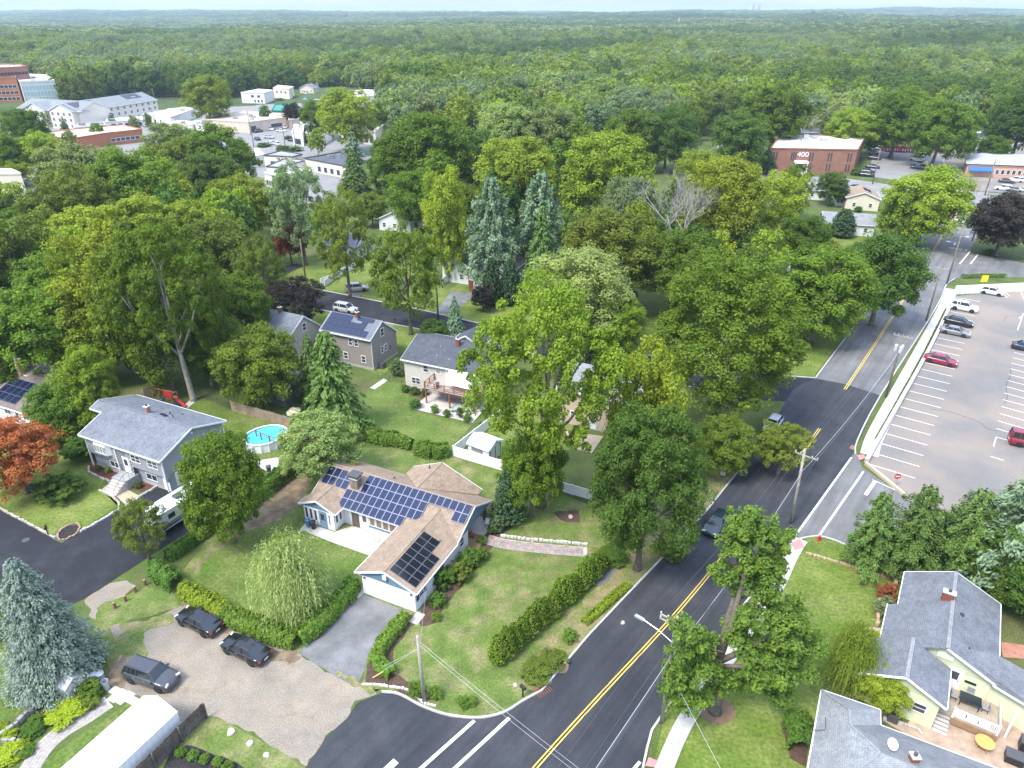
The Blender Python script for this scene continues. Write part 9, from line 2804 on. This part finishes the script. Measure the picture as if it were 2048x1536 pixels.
for k in range(7):
 MB().box(-.7 + k * .21, -.7 + k * .21 + .06, -.35, .3, .016, .05).build('bar', mat('rust', (.22, .09, .05), .9), t)
for p in ((20.87,55.67), (-52.01,59.54)):
 o = MB().lathe([(.38, .018), (.38, .028), (.30, .030)], 18, (p[0], p[1], 0)).build('manhole_cover', M_darkgrey)
 tag(o, 'round manhole cover on the double yellow line' if p[0] > 0 else 'round manhole cover on the dead-end street', 'manhole')
sheet('drain_grate', [(43.67,77.62), (44.31,78.36), (44.79,78.03), (44.12,77.13)], .02, mat('rust_pale', (.30, .16, .11), .9))
brn = mat('bollard_wood', (.20, .12, .075), .9, var=.25, scale=4)
for i, p in enumerate(((-36.11,52.8), (-36.65,51.87), (-37.01,50.65), (-37.58,49.76))):
 o = thing('bollard', ['short wooden post of four nearest the hedge', 'second wooden post of four from the hedge', 'third wooden post of four from the hedge', 'wooden post of four nearest the blue spruce'][i], 'bollard', p, 0, 'wooden posts at the end of the street')
 MB().lathe([(.14, 0), (.13, .62), (.10, .68)], 9).build('post', brn, o); MB().lathe([(.105, .68), (.10, .69)], 9).build('top', plain('cut_wood', (.42, .27, .15), .9), o)
def bin_(p, label, m, h=.95, r=.3, lid=True):
 t = thing('trash_can', label, 'trash can', p)
 MB().lathe([(r * .8, 0), (r, h), (r * .9, h), (r * .75, .1)], 12).build('body', m, t)
 if lid:
  MB().lathe([(r * 1.08, h), (r * 1.08, h + .05), (r * .5, h + .12)], 12).build('lid', m, t)
bin_((-22.29,61.75), 'blue bin before the porch windows', plain('bin_blue', (.06, .14, .30), .5)); bin_((-21.67,61.46), 'black bin beside the blue one', M_black)
bin_((-35.07,41.36), 'left grey barrel beside the blue spruce', plain('barrel_grey', (.34, .38, .44), .5)); bin_((-34.53,41.41), 'right grey barrel beside the blue spruce', plain('barrel_grey', (.34, .38, .44), .5)); bin_((-33.78,40.7), 'open grey barrel nearest the paver path', plain('barrel_grey2', (.36, .38, .40), .5), lid=False)
bin_((-37.48,80.22), 'black bin left of the pool', M_black); bin_((-29.74,72.08), 'dark bin beside the white hot tub', M_darkgrey); bin_((-10.61,89.43) + (2.56,), 'dark kettle grill on the red railed deck', M_darkgrey, .8)
t = thing('shed', 'small grey roofed garden shed under the blue spruce', 'shed', (-36.54,40.34), R(-25))
gable(t, -1.0, .9, -.7, .8, [(0, 1.5), (.75, 2.0), (1.5, 1.5)], plain('shed_grey_wall', (.50, .50, .49), .7), plain('shed_roof_grey', (.40, .40, .42), .7), over=.12, rake=.1, fascia=False)
door(t, .6, 1.3, 0, -.705, .02, 0, plain('shed_grey_wall', (.50, .50, .49), .7), glass=False)
t = thing('bird_bath', 'pale bird bath in the garden bed', 'bird bath', (-39.16,39.26))
MB().lathe([(.2, 0), (.08, .1), (.07, .6)], 10).build('pedestal', M_conc, t); MB().lathe([(.1, .6), (.34, .72), (.34, .76), (.28, .72)], 14).build('bowl', M_conc, t)
wc = plain('plastic_white', (.75, .75, .74), .5)
patio_chair((*(-2.69,61.84), .06), R(-10), 'white plastic chair on the rear terrace', 'terrace chair', wc)
patio_chair((*(-4.22,59.71), .06), R(60), 'brown chair on the rear terrace beside the door', 'terrace chair', mat('rust', (.22, .09, .05), .9))
# playset behind the grey house
t = thing('playset', 'red and brown climbing frame with slide behind the grey house', 'playset', (-49.87,89.46), R(-20))
rw = mat('play_wood', (.34, .15, .09), .8, var=.2, scale=3)
for x in (-1.6, -.4, .8, 2.0):
 for y in (-.6, .6):
  MB().bar((x, y * 1.3, 0), (x, y * .6, 2.2), .1, .1).build('post', rw, t)
MB().bar((-1.7, 0, 2.2), (2.1, 0, 2.2), .12, .12).build('beam', rw, t); MB().box(.8, 2.0, -.6, .6, 1.2, 1.3).build('platform', rw, t)
MB().bar((2.0, 0, 1.25), (3.6, 0, .2), .5, .06).build('slide', plain('slide_red', (.60, .05, .05), .4), t); MB().bar((.7, -.7, 2.3), (2.1, -.7, 1.9), .05, .9).build('canopy', plain('slide_red', (.60, .05, .05), .4), t)
MB().box(-1.3, -.7, -.2, .2, .45, .5).build('swing_seat', plain('swing_blue', (.05, .2, .5), .5), t)
t = thing('sandbox', 'blue and pink toys beside the climbing frame', 'toy', (-48.32,88.6), 0)
MB().lathe([(.7, 0), (.7, .25), (.6, .25), (.55, .08)], 8).build('tub', plain('swing_blue', (.05, .2, .5), .5), t); MB().lathe([(.3, .1), (.25, .35), (.1, .5)], 8, (-1.2, .2, 0)).build('toy', plain('toy_pink', (.6, .3, .28), .6), t)
t = thing('hot_tub', 'orange wooden hot tub with brown cover behind the fence', 'tub', (-32.49,92.53), R(-25))
MB().box(-1.3, 1.3, -.9, .9, 0, .8).build('body', mat('cedar', (.48, .21, .08), .7, var=.15, scale=3), t); MB().box(-1.35, 1.35, -.95, .95, .8, .92).build('cover', mat('cover_brown', (.20, .085, .06), .7), t); MB().box(1.3, 2.1, -.7, .3, 0, .3).build('step', mat('cedar', (.48, .21, .08), .7), t)
# driveways in the middle distance
sheet('driveway', [(-55.21,144.58), (-54.04,150.27), (-48.23,153.87), (-46.22,152.05), (-50.35,142.94)], .02, M_asph_b); sheet('driveway', [(-14.57,124.2), (-12.27,136.2), (-7.35,134.72), (-9.66,127.7), (-12.89,123.35)], .02, M_asph_d); sheet('driveway', [(-33.03,133.88), (-30.42,133.11), (-29.44,138.26), (-32.89,138.67)], .02, M_asph_d)
sheet('path', [(-21.36,94.26), (-19.81,97.41), (-19.07,96.72), (-20.56,93.82)], .02, M_conc); sheet('path', [(-47.15,88.6), (-46.85,91.22), (-45.78,90.69), (-46.27,88.09)], .02, M_conc); sheet('road', [(42.64,197.14), (75.62,293.88), (84.84,305.92), (91.92,305.92), (93.05,323.47), (96.12,337.91), (82.72,305.92), (71.84,286.32)], .03, M_asph_c)
sheet('terrace', [(43.77,45.67), (45.71,45.28), (47.01,43.77), (44.74,43.77), (42.94,43.96)], .04, mat('brick_paving', (.42, .20, .14), .9, var=.2, scale=2))
sheet('road', [(162.68,291.95), (172.85,291.95), (140.05,226.62), (135.41,229.06), (147.83,259.35)], .045, M_asph_o); sheet('sidewalk', [(164.87,280.88), (168.15,280.88), (144.06,224.23), (139.51,226.62)], .05, M_conc_w)
sheet('kerb_line', [(156.66,277.72), (157.72,277.72), (150.95,264.2), (149.94,264.2)], .06, M_yellow)

# ================================================================== haze over the far country
def make_haze():
 m = bpy.data.materials.new('haze_air')
 m.use_nodes = True
 t = m.node_tree
 t.nodes.clear()
 out = t.nodes.new('ShaderNodeOutputMaterial')
 v = t.nodes.new('ShaderNodeVolumePrincipled')
 v.inputs['Color'].default_value = (0.7, 0.84, 1.0, 1)
 v.inputs['Density'].default_value = 0.00012
 v.inputs['Anisotropy'].default_value = 0.2
 t.links.new(v.outputs[0], out.inputs['Volume'])
 MATS['haze_air'] = m
 mb = MB().box(-11000, 11000, -600, 14000, -12, 110)
 o = mb.build('haze', m)
 o['kind'] = 'stuff'
 o['label'] = 'thin summer haze over the far woods'
make_haze()
